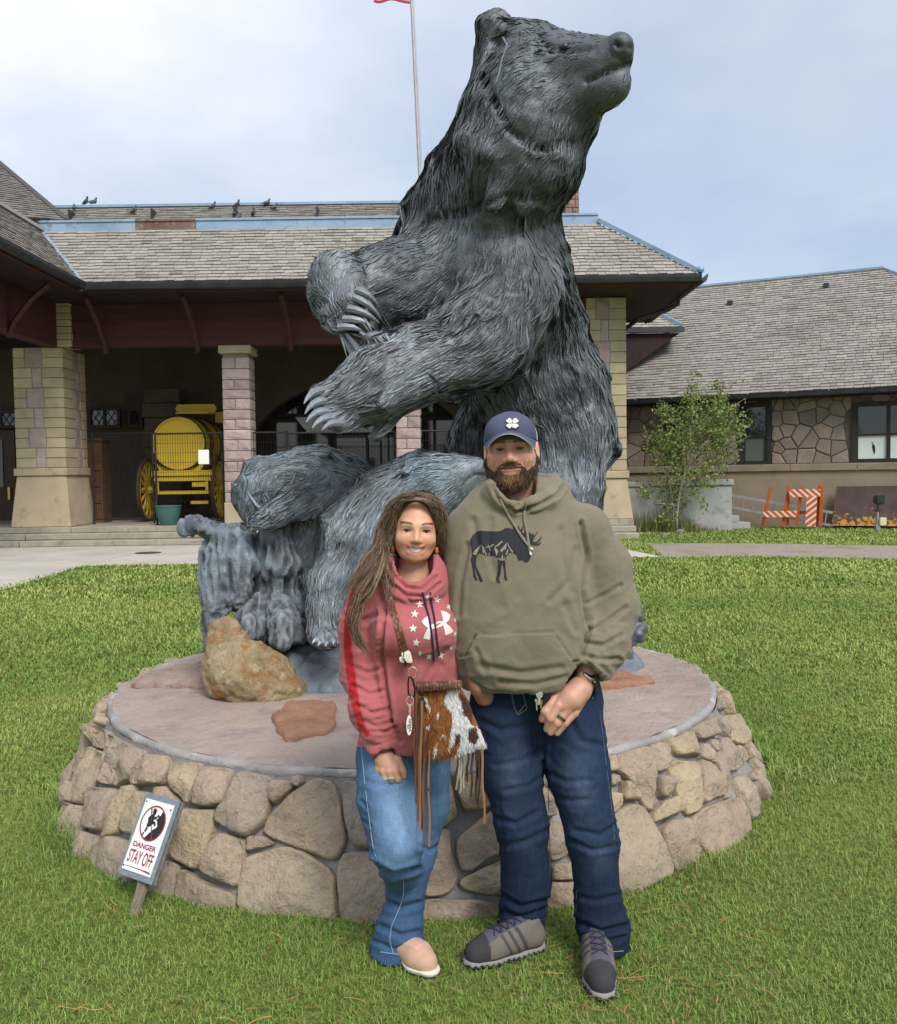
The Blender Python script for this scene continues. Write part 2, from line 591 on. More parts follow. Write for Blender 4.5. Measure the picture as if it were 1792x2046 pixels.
# the concrete walk before the steps, in slabs with open joints, running off towards the left
lw = [gx(-420,1232), gx(-10,1184), gx(168,1131), gx(700,1122), gx(1322,1113)]
xs = [lw[0][0] - 4, lw[1][0], lw[2][0],-4.2,-1.6,1.2, lw[4][0]]
MB().prism([(lw[0][0] - 6, lw[0][1] - 2,0.012),(lw[0][0], lw[0][1],0.012),(lw[1][0] - .012, lw[1][1],0.012),(lw[2][0] - .012, lw[2][1],0.012),(lw[2][0] - .012,21.62,0.012),(lw[0][0] - 6,21.62,0.012)],(0,0,-.05)).build('walk_slab', M_CONC, kind='structure')
for i in range(2, len(xs) - 1):
    a, b = xs[i] + .012, xs[i + 1] - .012
    ya = np.interp(a, [q[0] for q in lw[2:]],[q[1] for q in lw[2:]]); yb = np.interp(b, [q[0] for q in lw[2:]],[q[1] for q in lw[2:]])
    far = 21.62 if b < 4.3 else 20.9
    MB().prism([(a, ya, .012),(b, yb, .012),(b - (0.9 if b > 3.6 else 0), far, .012),(a, 21.62,.012)],(0,0,-.05)).build('walk_slab', M_CONC, kind='structure')
M_GRAV = mat('gravel', (0.46,0.40,0.32),(0.31,0.27,0.215),24,0.95,1.0,120,0.03, c3=(0.19,0.20,0.07), s3=0.9, lo3=0.52, hi3=0.75)
ge = [gx(1322,1113), gx(1500,1112), gx(1792,1117), gx(2150,1130), gx(2150,1098), gx(1792,1091), gx(1560,1087), gx(1290,1086)]
sheet('gravel_path', ge, 0.010, M_GRAV)
# manhole lid on the walk
MB().lathe([(0.28,0),(0.28,0.012),(0.24,0.012),(0.24,0.009),(0.0,0.009)], np.append(onz(296,1106)[:2],0.008), n=28, caps=False).build('drain_cover', mat('iron_lid', (0.06,0.05,0.045),(0.10,0.07,0.05),9,0.8, metal=0.2), label='round dark iron drain cover set in the concrete walk', cat='drain cover')

# ---- grass blades
def in_lawn(X, Y):
    d = np.hypot(X - PLC[0], Y - PLC[1])
    walk_edge = np.interp(X, [lw[0][0], lw[1][0], lw[2][0], lw[4][0], lw[4][0] + .05,40],[lw[0][1], lw[1][1], lw[2][1], lw[4][1],16.9,16.5])
    gfront = np.interp(X, [q[0] for q in ge[:4]],[q[1] for q in ge[:4]]) + vnoise(np.stack([X * 1.3, Y * 1.3,0 * X],-1),3) * 0.25
    gback = np.interp(X, [q[0] for q in ge[4:]][::-1],[q[1] for q in ge[4:]][::-1]) + vnoise(np.stack([X * 1.1, Y * 1.1,0 * X],-1),4) * 0.3
    near = (Y < walk_edge) & ~((X > lw[4][0]) & (Y > gfront))
    far = (X > np.interp(Y, [16.8,20.9,21.6],[lw[4][0] + .05, lw[4][0] - .85, lw[4][0] - .9])) & (Y > gback) & (Y < 25.5 - 0.35 * (X - 9))
    se = np.interp(Y, [16.8,20.9,21.6],[lw[4][0] + .05, lw[4][0] - .85, lw[4][0] - .9])
    gl = np.interp(Y, [ge[0][1], ge[7][1]],[ge[0][0], ge[7][0]])
    wedge = (X > se) & (X < gl + .05) & (Y > ge[0][1]) & (Y < 21.4)
    return (d > PLR0 + 0.02) & (near | far | wedge)
bands = [(2.0,3.2,13500,0.021),(3.2,4.5,9500,0.022),(4.5,7,4600,0.027),(7,12,1300,0.034),(12,25.5,330,0.042)]
PX_, HT = [],[]
for y0, y1, dens, h in bands:
    hw = 0.62 * y1 + 0.8
    n = int(dens * (y1 - y0) * 2 * hw)
    X = rng.uniform(-hw, hw, n); Y = rng.uniform(y0, y1, n)
    k = in_lawn(X, Y) & (np.abs(X) < 0.62 * Y + 0.9)
    X, Y = X[k], Y[k]
    PX_.append(np.stack([X, Y],1)); HT.append(h * rng.uniform(0.65,1.35, len(X)) * (1 + 0.12 * (y0 > 7)))
Pg = np.concatenate(PX_); Hg = np.concatenate(HT)
# longer tufts the mower misses, round the foot of the plinth
n = 9000
th = rng.uniform(0,2 * np.pi, n); rr = PLR0 + np.abs(rng.normal(0.0,0.07, n)) - 0.005
tuft = np.clip(0.35 + 0.9 * vnoise(np.stack([th * 5,0 * th, 0 * th],-1),9),0.05,1.2)
tuft *= np.where(np.abs(((th + np.pi / 2 + np.pi) % (2 * np.pi)) - np.pi) < 0.62,0.10,1.0)
Pt = np.stack([PLC[0] + rr * np.cos(th), PLC[1] + rr * np.sin(th)],1)
Pg = np.concatenate([Pg, Pt]); Hg = np.concatenate([Hg, 0.018 + 0.095 * tuft * rng.uniform(0.5,1.1, n)])
n = len(Pg)
n3 = np.concatenate([Pg, np.zeros((n, 1))],1)
Hg = Hg * (1 + 0.25 * fbm(n3 * 2.2,3,5))
ang = rng.uniform(0,2 * np.pi, n)
lean = rng.uniform(0.35,1.3, n) * Hg
wd = np.where(Pg[:, 1] < 4.5,0.0024, np.where(Pg[:, 1] < 7,0.0048, np.where(Pg[:, 1] < 12,0.009,0.019))) * rng.uniform(0.7,1.3, n)
dv = np.stack([np.cos(ang), np.sin(ang),0 * ang],1); sd = np.stack([-np.sin(ang), np.cos(ang),0 * ang],1)
base = n3.copy(); base[:, 2] = -0.002
mid = base + dv * (lean * 0.35)[:, None]; mid[:, 2] += Hg * 0.62
tip = base + dv * lean[:, None]; tip[:, 2] += Hg * rng.uniform(0.75,1.0, n)
V = np.stack([base - sd * wd[:, None] / 2, base + sd * wd[:, None] / 2, mid - sd * wd[:, None] * 0.42, mid + sd * wd[:, None] * 0.42, tip],1)
i5 = np.arange(n)[:, None] * 5
F = np.concatenate([i5 + [0,1,3], i5 + [0,3,2], i5 + [2,3,4]])
yel = sstep(-0.25,0.5, fbm(n3 * 0.55,4,21)) * 0.75 + 0.25 * sstep(9,20, Pg[:, 1])
dry = (rng.random(n) < 0.035 + 0.10 * sstep(0.05,0.5, fbm(n3 * 1.7,3,33)))[:, None]
col = (1 - yel[:, None]) * np.array([0.165,0.270,0.050]) + yel[:, None] * np.array([0.345,0.41,0.105])
col = np.where(dry, np.array([0.33,0.27,0.11]), col) * rng.uniform(0.75,1.25, n)[:, None]
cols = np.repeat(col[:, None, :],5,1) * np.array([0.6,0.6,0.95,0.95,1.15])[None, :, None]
t = NT('grass_blade')
a = t.node('ShaderNodeAttribute', attribute_name='col').outputs['Color']
t.b.inputs['Transmission Weight'].default_value = 0.0
M_GRASS = t.done(a, 0.6,0,0.25)
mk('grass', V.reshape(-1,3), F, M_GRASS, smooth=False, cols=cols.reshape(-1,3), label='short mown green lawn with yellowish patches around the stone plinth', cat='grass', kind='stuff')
# ---- fallen pine needles
n = 620
X = rng.normal(-0.2,1.3, n); Y = np.where(rng.random(n) < 0.55, rng.uniform(2.55,3.3, n), rng.uniform(2.6,4.6, n))
cl = fbm(np.stack([X * 2.4, Y * 2.4,0 * X],1),3,50)
k = in_lawn(X, Y) & (cl > -0.08); X, Y = X[k], Y[k]; n = len(X)
ang = rng.uniform(0, np.pi, n); L = rng.uniform(0.03,0.085, n)
dv = np.stack([np.cos(ang), np.sin(ang), rng.uniform(-.15,.15, n)],1)
q = np.linspace(-0.5,0.5,4)
bend = rng.normal(0,0.12, n)
pth = np.stack([X, Y, rng.uniform(0.016,0.028, n)],1)[:, None, :] + dv[:, None, :] * (L[:, None] * q[None, :])[:, :, None] + np.stack([-dv[:, 1], dv[:, 0],0 * ang],1)[:, None, :] * (bend[:, None] * L[:, None] * (q * q)[None, :] * 4)[:, :, None]
V, F = strips(pth, rng.uniform(0.0016,0.0036, n),0.3, np.stack([-dv[:, 1], dv[:, 0],0 * ang],1))
cc = np.array([0.36,0.19,0.065]) * rng.uniform(0.6,1.3,(n, 1))
mk('pine_needles', V, F, vmat('dry_needle', 0.8), smooth=False, cols=np.repeat(cc, 12,0), label='orange brown pine needles fallen on the lawn before the plinth', cat='pine needles', kind='stuff')
# ================================================================== stone plinth
PR = lambda z: PLR0 + (PLR1 - PLR0) * z / PLH
def on_plinth(x, y):
    """pixel -> (arc, height) on the plinth's sloping side"""
    d = ray(x, y); ts = np.linspace(2.5,6.5,4001) / d[1]
    P = CAM + ts[:, None] * d
    g = np.hypot(P[:, 0] - PLC[0], P[:, 1] - PLC[1]) - (PLR0 + (PLR1 - PLR0) * P[:, 2] / PLH)
    k = np.where(g < 0)[0]
    i = k[0] if len(k) else int(np.argmin(g))
    return math.atan2(P[i, 1] - PLC[1], P[i, 0] - PLC[0]), P[i, 2]
LZ = lambda p: [(106.7 + x * .3638,1333.4 + y * .3638) for x, y in p]
RZ = lambda p: [(1173.4 + x * .26067,1274.1 + y * .26067) for x, y in p]
MZ = lambda p: [(888.9 + x * .21495,1511.1 + y * .21495) for x, y in p]
stones_px = [LZ(p) for p in (
    [(640,525),(805,530),(800,620),(745,750),(650,660)],
    [(830,548),(975,565),(960,640),(940,735),(850,760),(770,745),(800,640)],
    [(1015,580),(1195,610),(1190,720),(1150,850),(1060,925),(890,840),(900,790),(980,680)],
    [(1215,620),(1340,630),(1220,750),(1195,715)],
    [(1430,620),(1520,640),(1560,720),(1595,940),(1540,1050),(1160,905),(1180,830),(1300,700)],
    [(1590,635),(1700,640),(1735,850),(1760,990),(1640,970),(1600,800)],
    [(690,785),(880,790),(870,900),(810,1080),(770,1100),(640,1030),(635,940)],
    [(920,910),(1045,960),(1030,1180),(980,1200),(815,1110),(830,1040)],
    [(1065,930),(1150,925),(1210,970),(1060,1010)],
    [(1065,1050),(1270,995),(1380,1030),(1520,1130),(1530,1390),(1490,1405),(1020,1335),(1030,1170)],
    [(1600,1030),(1740,1020),(1830,1080),(1850,1400),(1700,1430),(1590,1395),(1560,1110)],
    [(710,1105),(830,1180),(985,1250),(985,1355),(880,1355),(680,1290)],
    [(590,1060),(680,1080),(665,1240),(620,1300),(470,1235),(500,1170)],
    [(320,930),(410,960),(470,1010),(450,1120),(420,1200),(395,1215),(215,1080),(220,990)],
    [(500,480),(620,490),(635,560),(600,640),(430,640),(450,580)],
    [(420,435),(495,465),(440,600),(330,650),(340,580)],
    [(300,360),(430,430),(380,470),(330,565),(280,470)],
    [(220,320),(300,345),(290,450),(240,440),(215,380)],
    [(290,515),(330,560),(320,640),(230,625),(245,560)],
    [(380,660),(455,650),(420,760),(350,900),(270,935),(310,800)],
    [(200,660),(340,670),(310,760),(260,890),(175,870),(180,750)],
    [(480,680),(600,720),(600,800),(520,930),(370,890),(400,780)],
    [(205,440),(290,480),(240,560),(225,620),(150,740),(75,720),(100,640),(140,540)],
    [(60,740),(175,770),(165,870),(100,960),(45,920),(35,840)],
    [(140,890),(235,930),(200,1060),(150,1060),(105,990)],
    [(560,660),(625,655),(690,745),(560,705)])]
stones_px += [RZ(p) for p in (
    [(215,895),(440,840),(505,930),(510,1130),(490,1320),(430,1260),(350,1120),(240,1020)],
    [(470,830),(570,780),(640,800),(610,1000),(520,1030),(500,920)],
    [(650,750),(800,695),(835,800),(865,890),(690,895),(645,810)],
    [(810,680),(960,610),(1000,740),(860,775)],
    [(860,820),(920,820),(965,965),(870,920)],
    [(1000,780),(1060,770),(1175,990),(1100,1020),(1050,990)],
    [(620,990),(680,950),(850,960),(860,1290),(770,1345),(720,1270),(660,1100)],
    [(870,935),(950,970),(1020,1050),(1055,1190),(880,1260)],
    [(535,1070),(640,1060),(660,1180),(560,1220)],
    [(265,1090),(390,1190),(385,1245),(260,1240)],
    [(560,1260),(680,1215),(730,1320),(600,1370),(490,1425),(500,1340)],
    [(190,1380),(330,1290),(440,1310),(500,1440),(590,1620),(650,1800),(520,1860),(360,1955),(180,1940),(120,1700)],
    [(545,1470),(640,1400),(750,1390),(830,1600),(850,1690),(690,1790),(660,1720),(600,1620)],
    [(820,1390),(900,1310),(1050,1260),(1190,1230),(1250,1380),(1250,1490),(1190,1570),(1000,1690),(930,1620),(840,1500)],
    [(975,900),(1000,870),(1110,1060),(1115,1200),(1065,1225),(1030,1080)],
    [(1130,1080),(1210,1050),(1280,1200),(1315,1330),(1280,1380),(1200,1250)],
    [(1050,600),(1125,600),(1210,790),(1190,820),(1110,790)],
    [(1130,830),(1190,850),(1220,900),(1180,960),(1140,900)],
    [(980,600),(1035,630),(1085,770),(1050,755)],
    [(150,910),(205,905),(225,1015),(150,1025)],
    [(165,1050),(240,1060),(245,1110),(180,1140)],
    [(150,1190),(250,1200),(250,1280),(190,1350),(140,1330)])]
stones_px += [MZ(p) for p in (
    [(180,720),(330,590),(480,480),(560,600),(580,880),(400,930),(250,1050),(160,1040),(120,900),(120,780)],
    [(150,1150),(350,1040),(600,950),(620,1290),(400,1285),(200,1240),(140,1190)],
    [(-190,1380),(-120,1330),(300,1335),(450,1370),(560,1450),(560,1520),(200,1550),(-210,1565)],
    [(900,620),(1060,610),(1150,900),(990,970),(900,800)],
    [(1000,1010),(1200,980),(1220,1150),(1010,1150)],
    [(960,1175),(1220,1170),(1240,1390),(940,1410)],
    [(850,280),(930,300),(1030,540),(880,550)],
    [(-180,710),(40,690),(50,900),(110,1100),(60,1220),(-20,1270),(-190,1290)],
    [(-60,200),(40,170),(110,540),(0,640),(-90,640)],
    [(120,130),(380,150),(460,420),(380,480),(190,500),(130,350)],
    [(500,180),(640,170),(800,250),(820,560),(640,600),(560,480),(480,420)],
    [(640,650),(850,600),(860,900),(940,1000),(640,900)],
    [(660,960),(900,1020),(930,1150),(900,1380),(680,1350)],
    [(-420,150),(-150,180),(-130,600),(-250,680),(-400,640)],
    [(-480,720),(-260,720),(-240,1280),(-300,1500),(-460,1560)])]
polys = []
for pp in stones_px:
    q = [on_plinth(x, y) for x, y in pp]
    polys.append(np.array([((a + math.pi / 2 + math.pi) % (2 * math.pi) - math.pi, z) for a, z in q]))   # angle 0 faces the camera
# the rest of the ring: stones laid at random where none has been drawn
cent = [(p[:, 0].mean() * 1.76, p[:, 1].mean(), math.sqrt(max((np.ptp(p[:, 0]) * 1.76) * np.ptp(p[:, 1]),1e-4)) * 0.5) for p in polys]
GA, GZ = np.meshgrid(np.arange(-5.53,5.53,.012), np.arange(0, PLH, .012), indexing='ij')
occ = np.zeros(GA.shape, bool)
for p in polys:
    ins = np.zeros(GA.shape, bool)
    for i in range(len(p)):
        x0_, y0_ = p[i][0] * 1.76, p[i][1]; x1_, y1_ = p[(i + 1) % len(p)][0] * 1.76, p[(i + 1) % len(p)][1]
        if y0_ != y1_:
            ins ^= ((y0_ > GZ) != (y1_ > GZ)) & (GA < (x1_ - x0_) * (GZ - y0_) / (y1_ - y0_) + x0_)
    occ |= ins
tries = 0
while tries < 2500:
    tries += 1
    a, z, r = random.uniform(-math.pi, math.pi), random.uniform(0.04,0.43), random.uniform(0.055,0.12) * (1 if tries < 1500 else 0.6)
    if tries > 1800: r = random.uniform(.02,.04)
    dist = np.hypot((GA - a * 1.76 + 5.53) % 11.06 - 5.53, GZ - z)
    if occ[dist < r * .98].any():
        continue
    occ |= dist < r
    m = random.choice((5,6,6,7)); o = random.random() * 6.28
    pts = [((a * 1.76 + r * 1.12 * random.uniform(.8,1.1) * math.cos(o + 6.283 * k / m)) / 1.76, z + r * random.uniform(.8,1.1) * math.sin(o + 6.283 * k / m)) for k in range(m)]
    polys.append(np.array(pts))
def pl_point(a, z, out):
    a = a - math.pi / 2; r = PR(z) + out * 0.91
    return np.stack([PLC[0] + r * np.cos(a), PLC[1] + r * np.sin(a), z + out * 0.42],-1)
t = NT('plinth_stone')
oi = t.node('ShaderNodeObjectInfo').outputs['Random']
p = t.pos()
base = t.ramp(oi, [(0.0,(0.45,0.355,0.225)),(0.22,(0.50,0.40,0.255)),(0.42,(0.36,0.285,0.215)),(0.6,(0.46,0.34,0.25)),(0.8,(0.32,0.275,0.235)),(1.0,(0.50,0.40,0.27))])
c = t.mix(t.ramp(t.noise(p, 7,6,0.6),[(0.36,0.0),(0.68,0.85)]), base, (0.33,0.265,0.20))
c = t.mix(t.ramp(t.noise(p, 26,7,0.7),[(0.52,0.0),(0.72,0.7)]), c, (0.50,0.40,0.27))
c = t.mix(t.ramp(t.noise(p, 75,4,0.7),[(0.55,0.0),(0.68,0.55)]), c, (0.20,0.16,0.12))
g = t.node('ShaderNodeNewGeometry').outputs['Position']
z = t.node('ShaderNodeSeparateXYZ', {0: g}).outputs[2]
low = t.math('MULTIPLY', t.math('SUBTRACT', 0.13, z),3.2)
c = t.mix(t.math('MULTIPLY', t.math('MAXIMUM', low, 0.0), t.ramp(t.noise(p, 16,5),[(0.35,0.2),(0.65,1.0)])), c, (0.10,0.10,0.055))
h = t.math('ADD', t.noise(p, 42,9,0.72), t.math('MULTIPLY', t.ramp(t.noise(p, 15,5,0.6),[(0.42,0.0),(0.56,1.0)]),0.45))
t.bump(h, 0.85,0.018)
M_PSTONE = t.done(c, 0.92,0,0.2)
M_MORTAR = mat('mortar', (0.30,0.285,0.27),(0.21,0.20,0.195),9,0.95,0.7,60,0.012, c3=(0.13,0.13,0.085), s3=5, lo3=0.58, hi3=0.76)
t = NT('plinth_top_cement')
p = t.pos((1,1.0,1))
c = t.mix(t.ramp(t.noise(p, 1.7,6,0.62),[(0.34,0.0),(0.64,1.0)]),(0.335,0.26,0.22),(0.43,0.345,0.29))
c = t.mix(t.ramp(t.noise(p, 4.2,6,0.65),[(0.52,0.0),(0.72,0.85)]), c, (0.235,0.20,0.205))
c = t.mix(t.ramp(t.noise(p, 36,6,0.7),[(0.54,0.0),(0.74,0.6)]), c, (0.43,0.36,0.30))
c = t.mix(t.ramp(t.noise(p, 80,4,0.7),[(0.6,0.0),(0.7,0.6)]), c, (0.12,0.095,0.09))
t.bump(t.math('ADD', t.noise(p, 22,8,0.7), t.noise(p, 5,4)),0.9,0.03)
M_PTOP = t.done(c, 0.93,0,0.2)

plinth = thing('stone_plinth', 'round fieldstone plinth with a cement top under the bronze bears', 'plinth', (PLC[0], PLC[1],0))
# mortar core
NA = 160
prof = [(PLR0 - 0.035,-0.03),(PLR0 - 0.03,0.0)] + [(PR(z) - 0.028, z) for z in np.linspace(0.03, PLH - 0.06,9)] + [(PR(PLH - .03) - 0.015, PLH - 0.028)]
V = []
for r, z in prof:
    for k in range(NA):
        a = 2 * math.pi * k / NA
        V.append((PLC[0] + r * math.cos(a), PLC[1] + r * math.sin(a), z))
V = np.array(V)
nn = fbm(V * 6,3,3)[:, None]
V[:, :2] += (V[:, :2] - PLC) / np.linalg.norm(V[:, :2] - PLC, axis=1, keepdims=True) * nn * 0.012
F = np.array([[i * NA + k, i * NA + (k + 1) % NA, (i + 1) * NA + (k + 1) % NA, (i + 1) * NA + k] for i in range(len(prof) - 1) for k in range(NA)])
mk('mortar_core', V, F, M_MORTAR, plinth)
# pale cement rim and the gently domed, troweled top
prof = [(PLR1 - 0.012, PLH - 0.05),(PLR1 - 0.004, PLH - 0.028),(PLR1 - 0.006, PLH - .014),(PLR1 - 0.016, PLH - 0.006),(PLR1 - 0.034, PLH - 0.004),(PLR1 - 0.06, PLH - 0.012)]
V = np.array([(PLC[0] + r * math.cos(2 * math.pi * k / NA), PLC[1] + r * math.sin(2 * math.pi * k / NA), z) for r, z in prof for k in range(NA)])
dr = (V[:, :2] - PLC) / np.linalg.norm(V[:, :2] - PLC, axis=1, keepdims=True)
V[:, :2] += dr * (fbm(V * 6,3,5) * 0.014 + fbm(V * 25,2,6) * 0.008)[:, None]
V[:, 2] += fbm(V * 14,3,8) * 0.006
F = np.array([[i * NA + k, i * NA + (k + 1) % NA, (i + 1) * NA + (k + 1) % NA, (i + 1) * NA + k] for i in range(len(prof) - 1) for k in range(NA)])
mk('rim', V, F, mat('rim_cement', (0.34,0.32,0.30),(0.215,0.20,0.19),5,0.95,0.8,45,0.012, c3=(0.50,0.48,0.45), s3=7, lo3=0.56, hi3=0.7), plinth)
NR = 70
def top_z(x, y):
    d = np.hypot(x - PLC[0], y - PLC[1])
    P = np.stack([x, y, 0 * x],-1)
    return PLH - 0.004 + 0.035 * (1 - (d / PLR1) ** 2) + 0.014 * fbm(P * 2.6,4,11) + 0.006 * fbm(P * 14,3,12)
rr = np.linspace(0.0, PLR1 - 0.03, NR)[1:]
V = [(PLC[0], PLC[1])] + [(PLC[0] + r * math.cos(2 * math.pi * k / NA), PLC[1] + r * math.sin(2 * math.pi * k / NA)) for r in rr for k in range(NA)]
V = np.array(V); V = np.concatenate([V, top_z(V[:, 0], V[:, 1])[:, None]],1)
F = [[0,1 + k, 1 + (k + 1) % NA] for k in range(NA)] + [[1 + i * NA + k, 1 + (i + 1) * NA + k, 1 + (i + 1) * NA + (k + 1) % NA, 1 + i * NA + (k + 1) % NA] for i in range(NR - 2) for k in range(NA)]
mk('top', V, F, M_PTOP, plinth)
def chaikin(p, it=2, q=0.2):
    for _ in range(it):
        n = np.roll(p, -1,0)
        p = np.stack([p * (1 - q) + n * q, p * q + n * (1 - q)],1).reshape(-1, p.shape[1])
    return p
def resample(p, m):
    q = np.concatenate([p, p[:1]]); s = np.concatenate([[0], np.cumsum(np.linalg.norm(np.diff(q * [1.76,1], axis=0), axis=1))])
    u = np.linspace(0, s[-1], m, endpoint=False)
    return np.stack([np.interp(u, s, q[:, 0]), np.interp(u, s, q[:, 1])],1)
for si, p in enumerate(polys):
    if len(p) < 3: continue
    area = 0.5 * abs(np.sum(p[:, 0] * np.roll(p[:, 1],-1) - np.roll(p[:, 0],-1) * p[:, 1])) * 1.76
    if area < 0.0006: continue
    big = si < len(stones_px)
    m = 36 if big else 22
    p = p.mean(0) + (p - p.mean(0)) * (1.07 if big else 1.0)
    q = resample(chaikin(p, 2,0.11), m)
    c0 = q.mean(0); size = math.sqrt(area)
    pr = random.uniform(0.018,0.036)
    tilt = np.array([random.uniform(-.10,.10), random.uniform(-.10,.10)])
    fac = [(random.uniform(0,.014), np.array([random.gauss(0,.22), random.gauss(0,.22)])) for _ in range(5)] if size > .05 else [(0, np.zeros(2))]
    V, rings = [],[(1.03,-0.035),(1.02,-0.008),(0.985,0.012),(0.95,0.026),(0.86,0.031),(0.72,0.033),(0.5,0.034),(0.26,0.034)]
    for s, out in rings:
        qq = c0 + (q - c0) * s
        qz = np.clip(qq[:, 1],-0.02, PLH - 0.022)
        o = np.full(m, out * (pr / 0.03))
        if s < 0.99:
            dq = (qq - c0) * [1.76,1]
            o = o + np.maximum(np.min([a_ + dq @ g_ for a_, g_ in fac],0),-.028) * min(1,(1 - s) * 9)
        V.append(pl_point(qq[:, 0], qz, o))
    V.append(pl_point(c0[None, 0], c0[None, 1], np.array([0.038 * pr / 0.03])))
    V = np.concatenate(V)
    nr = len(rings)
    out = unit(np.stack([V[:, 0] - PLC[0], V[:, 1] - PLC[1],0.4 * np.ones(len(V))],1))
    lev = np.concatenate([np.repeat(np.clip([0.1,.5,1,1,1,1,1,1],0,1), m),[1]])
    step = np.floor(fbm(V * 5 + si, 2,70) * 3.5) / 3.5
    V = V + out * (lev * (0.014 * step + 0.010 * fbm(V * 11 + si, 4,71) + 0.009 * fbm(V * 34,2,72)))[:, None]
    F = [[r * m + k, r * m + (k + 1) % m, (r + 1) * m + (k + 1) % m, (r + 1) * m + k] for r in range(nr - 1) for k in range(m)]
    F += [[(nr - 1) * m + k, (nr - 1) * m + (k + 1) % m, nr * m] for k in range(m)]
    mk('stone', V, F, M_PSTONE, plinth)

# ---- loose rocks lying on the plinth
def rock(name, outline, depth, thick, m, label, flat=False, seed=1, amp=1.0, sub=4):
    """a rock from its outline seen from the camera side; depth is where it stands, thick its size along the view"""
    pass
def blob_rock(name, pts, m, label, seed, h=0.016, k=0.06, amp=0.03, fr=9.0, cuts=()):
    lo = np.min([np.array(c) - max(r) for c, r in pts],0) - 0.1; hi = np.max([np.array(c) + max(r) for c, r in pts],0) + 0.1
    s = SDF(lo, hi, h)
    for c, r in pts: s.ell(c, r, k)
    for cp, cn in cuts: s.plane_cut(cp, cn, 0.02)
    V, F = s.net()
    N = vnormals(V, F)
    st = np.floor(fbm(V * fr * 0.5,3, seed) * 4) / 4
    V = V + N * (amp * (0.7 * st + 0.6 * fbm(V * fr, 4, seed + 1) + 0.35 * fbm(V * fr * 3.5,3, seed + 2)))[:, None]
    return mk(name, V, F, m, None, label=label, cat='rock')
t = NT('ochre_boulder')
p = t.pos()
c = t.mix(t.ramp(t.noise(p, 6,6,0.65,0.4),[(0.36,0.0),(0.62,1.0)]),(0.33,0.24,0.125),(0.47,0.36,0.22))
c = t.mix(t.ramp(t.noise(p, 9,7,0.7),[(0.5,0.0),(0.64,0.9)]), c, (0.36,0.165,0.05))
c = t.mix(t.ramp(t.noise(p, 22,6,0.7),[(0.55,0.0),(0.68,0.8)]), c, (0.56,0.49,0.36))
c = t.mix(t.ramp(t.noise(p, 14,6,0.7),[(0.6,0.0),(0.7,0.85)]), c, (0.16,0.15,0.125))
t.bump(t.math('ADD', t.noise(p, 40,8,0.72), t.noise(p, 12,5)),1.0,0.03)
M_BOULD = t.done(c, 0.88,0,0.25)
b = lambda x, y, Y: at(x, y, Y)
blob_rock('boulder', [(b(450,1315,4.62),(.15,.17,.2)),(b(500,1350,4.58),(.22,.18,.17)),(b(555,1378,4.56),(.15,.16,.10)),(b(440,1275,4.66),(.085,.1,.11))],
          M_BOULD, 'ochre and rust coloured boulder propped against the bronze mound', 31,0.011,0.05,0.05,7.0,
          cuts=[(b(470,1300,4.5),(-.3,-.8,.75)),(b(560,1300,4.55),(0.62,-0.25,0.9)),(b(400,1330,4.6),(-1,-0.5,0.15)),(b(500,1340,4.40),(0.1,-1,0.2))])
t = NT('red_slab')
p = t.pos()
c = t.mix(t.ramp(t.noise(p, 8,6,0.65),[(0.35,0.0),(0.65,1.0)]),(0.30,0.145,0.095),(0.40,0.225,0.145))
c = t.mix(t.ramp(t.noise(p, 30,6,0.7),[(0.55,0.0),(0.7,0.7)]), c, (0.20,0.115,0.09))
t.bump(t.noise(p, 45,8,0.72),0.9,0.02)
M_SLAB = t.done(c, 0.9,0,0.2)
M_SLAB2 = mat('brown_slab', (0.27,0.185,0.15),(0.36,0.27,0.22),7,0.92,0.9,50,0.02, c3=(0.19,0.12,0.105), s3=16)
def slab_rock(px, z, th, m, label, seed):
    q = np.array([onz(x, y, z + th)[:2] for x, y in px])
    q = chaikin(q, 1,0.15)
    # roughen the outline
    s = np.concatenate([[0], np.cumsum(np.linalg.norm(np.diff(np.concatenate([q, q[:1]]), axis=0), axis=1))])
    u = np.linspace(0, s[-1],96, endpoint=False)
    qc = np.concatenate([q, q[:1]])
    q = np.stack([np.interp(u, s, qc[:, 0]), np.interp(u, s, qc[:, 1])],1)
    c0 = q.mean(0)
    q = c0 + (q - c0) * (1 + 0.13 * fbm(np.concatenate([q * 16,0 * q[:, :1]],1),3, seed))[:, None]
    V, n = [], len(q)
    for sc, zz in ((1.0,-0.02),(1.02, th * 0.45),(0.985, th * 0.9),(0.93, th),(0.7, th * 1.12),(0.4, th * 1.15)):
        qq = c0 + (q - c0) * sc
        V.append(np.concatenate([qq, np.full((n, 1), z + zz)],1))
    V.append(np.array([[c0[0], c0[1], z + th * 1.15]])); V = np.concatenate(V)
    V[:, 2] += 0.018 * fbm(V * 14,4, seed + 3)
    V[:, :2] += 0.006 * np.stack([fbm(V * 30,2, seed + 4), fbm(V * 30,2, seed + 5)],1)
    F = [[r * n + k, r * n + (k + 1) % n, (r + 1) * n + (k + 1) % n, (r + 1) * n + k] for r in range(5) for k in range(n)] + [[5 * n + k, 5 * n + (k + 1) % n, 6 * n] for k in range(n)]
    mk('flat_rock', V, F, m, None, label=label, cat='rock')
slab_rock([(540,1425),(575,1400),(640,1393),(668,1400),(670,1445),(655,1452),(575,1466),(560,1455)], PLH + .012,0.035, M_SLAB, 'flat red sandstone slab lying on the plinth before the boulder', 41)
slab_rock([(262,1362),(310,1336),(400,1318),(450,1330),(440,1372),(330,1364)], PLH + .008,0.03, M_SLAB2, 'flat brown rock plate lying behind the ochre boulder', 44)
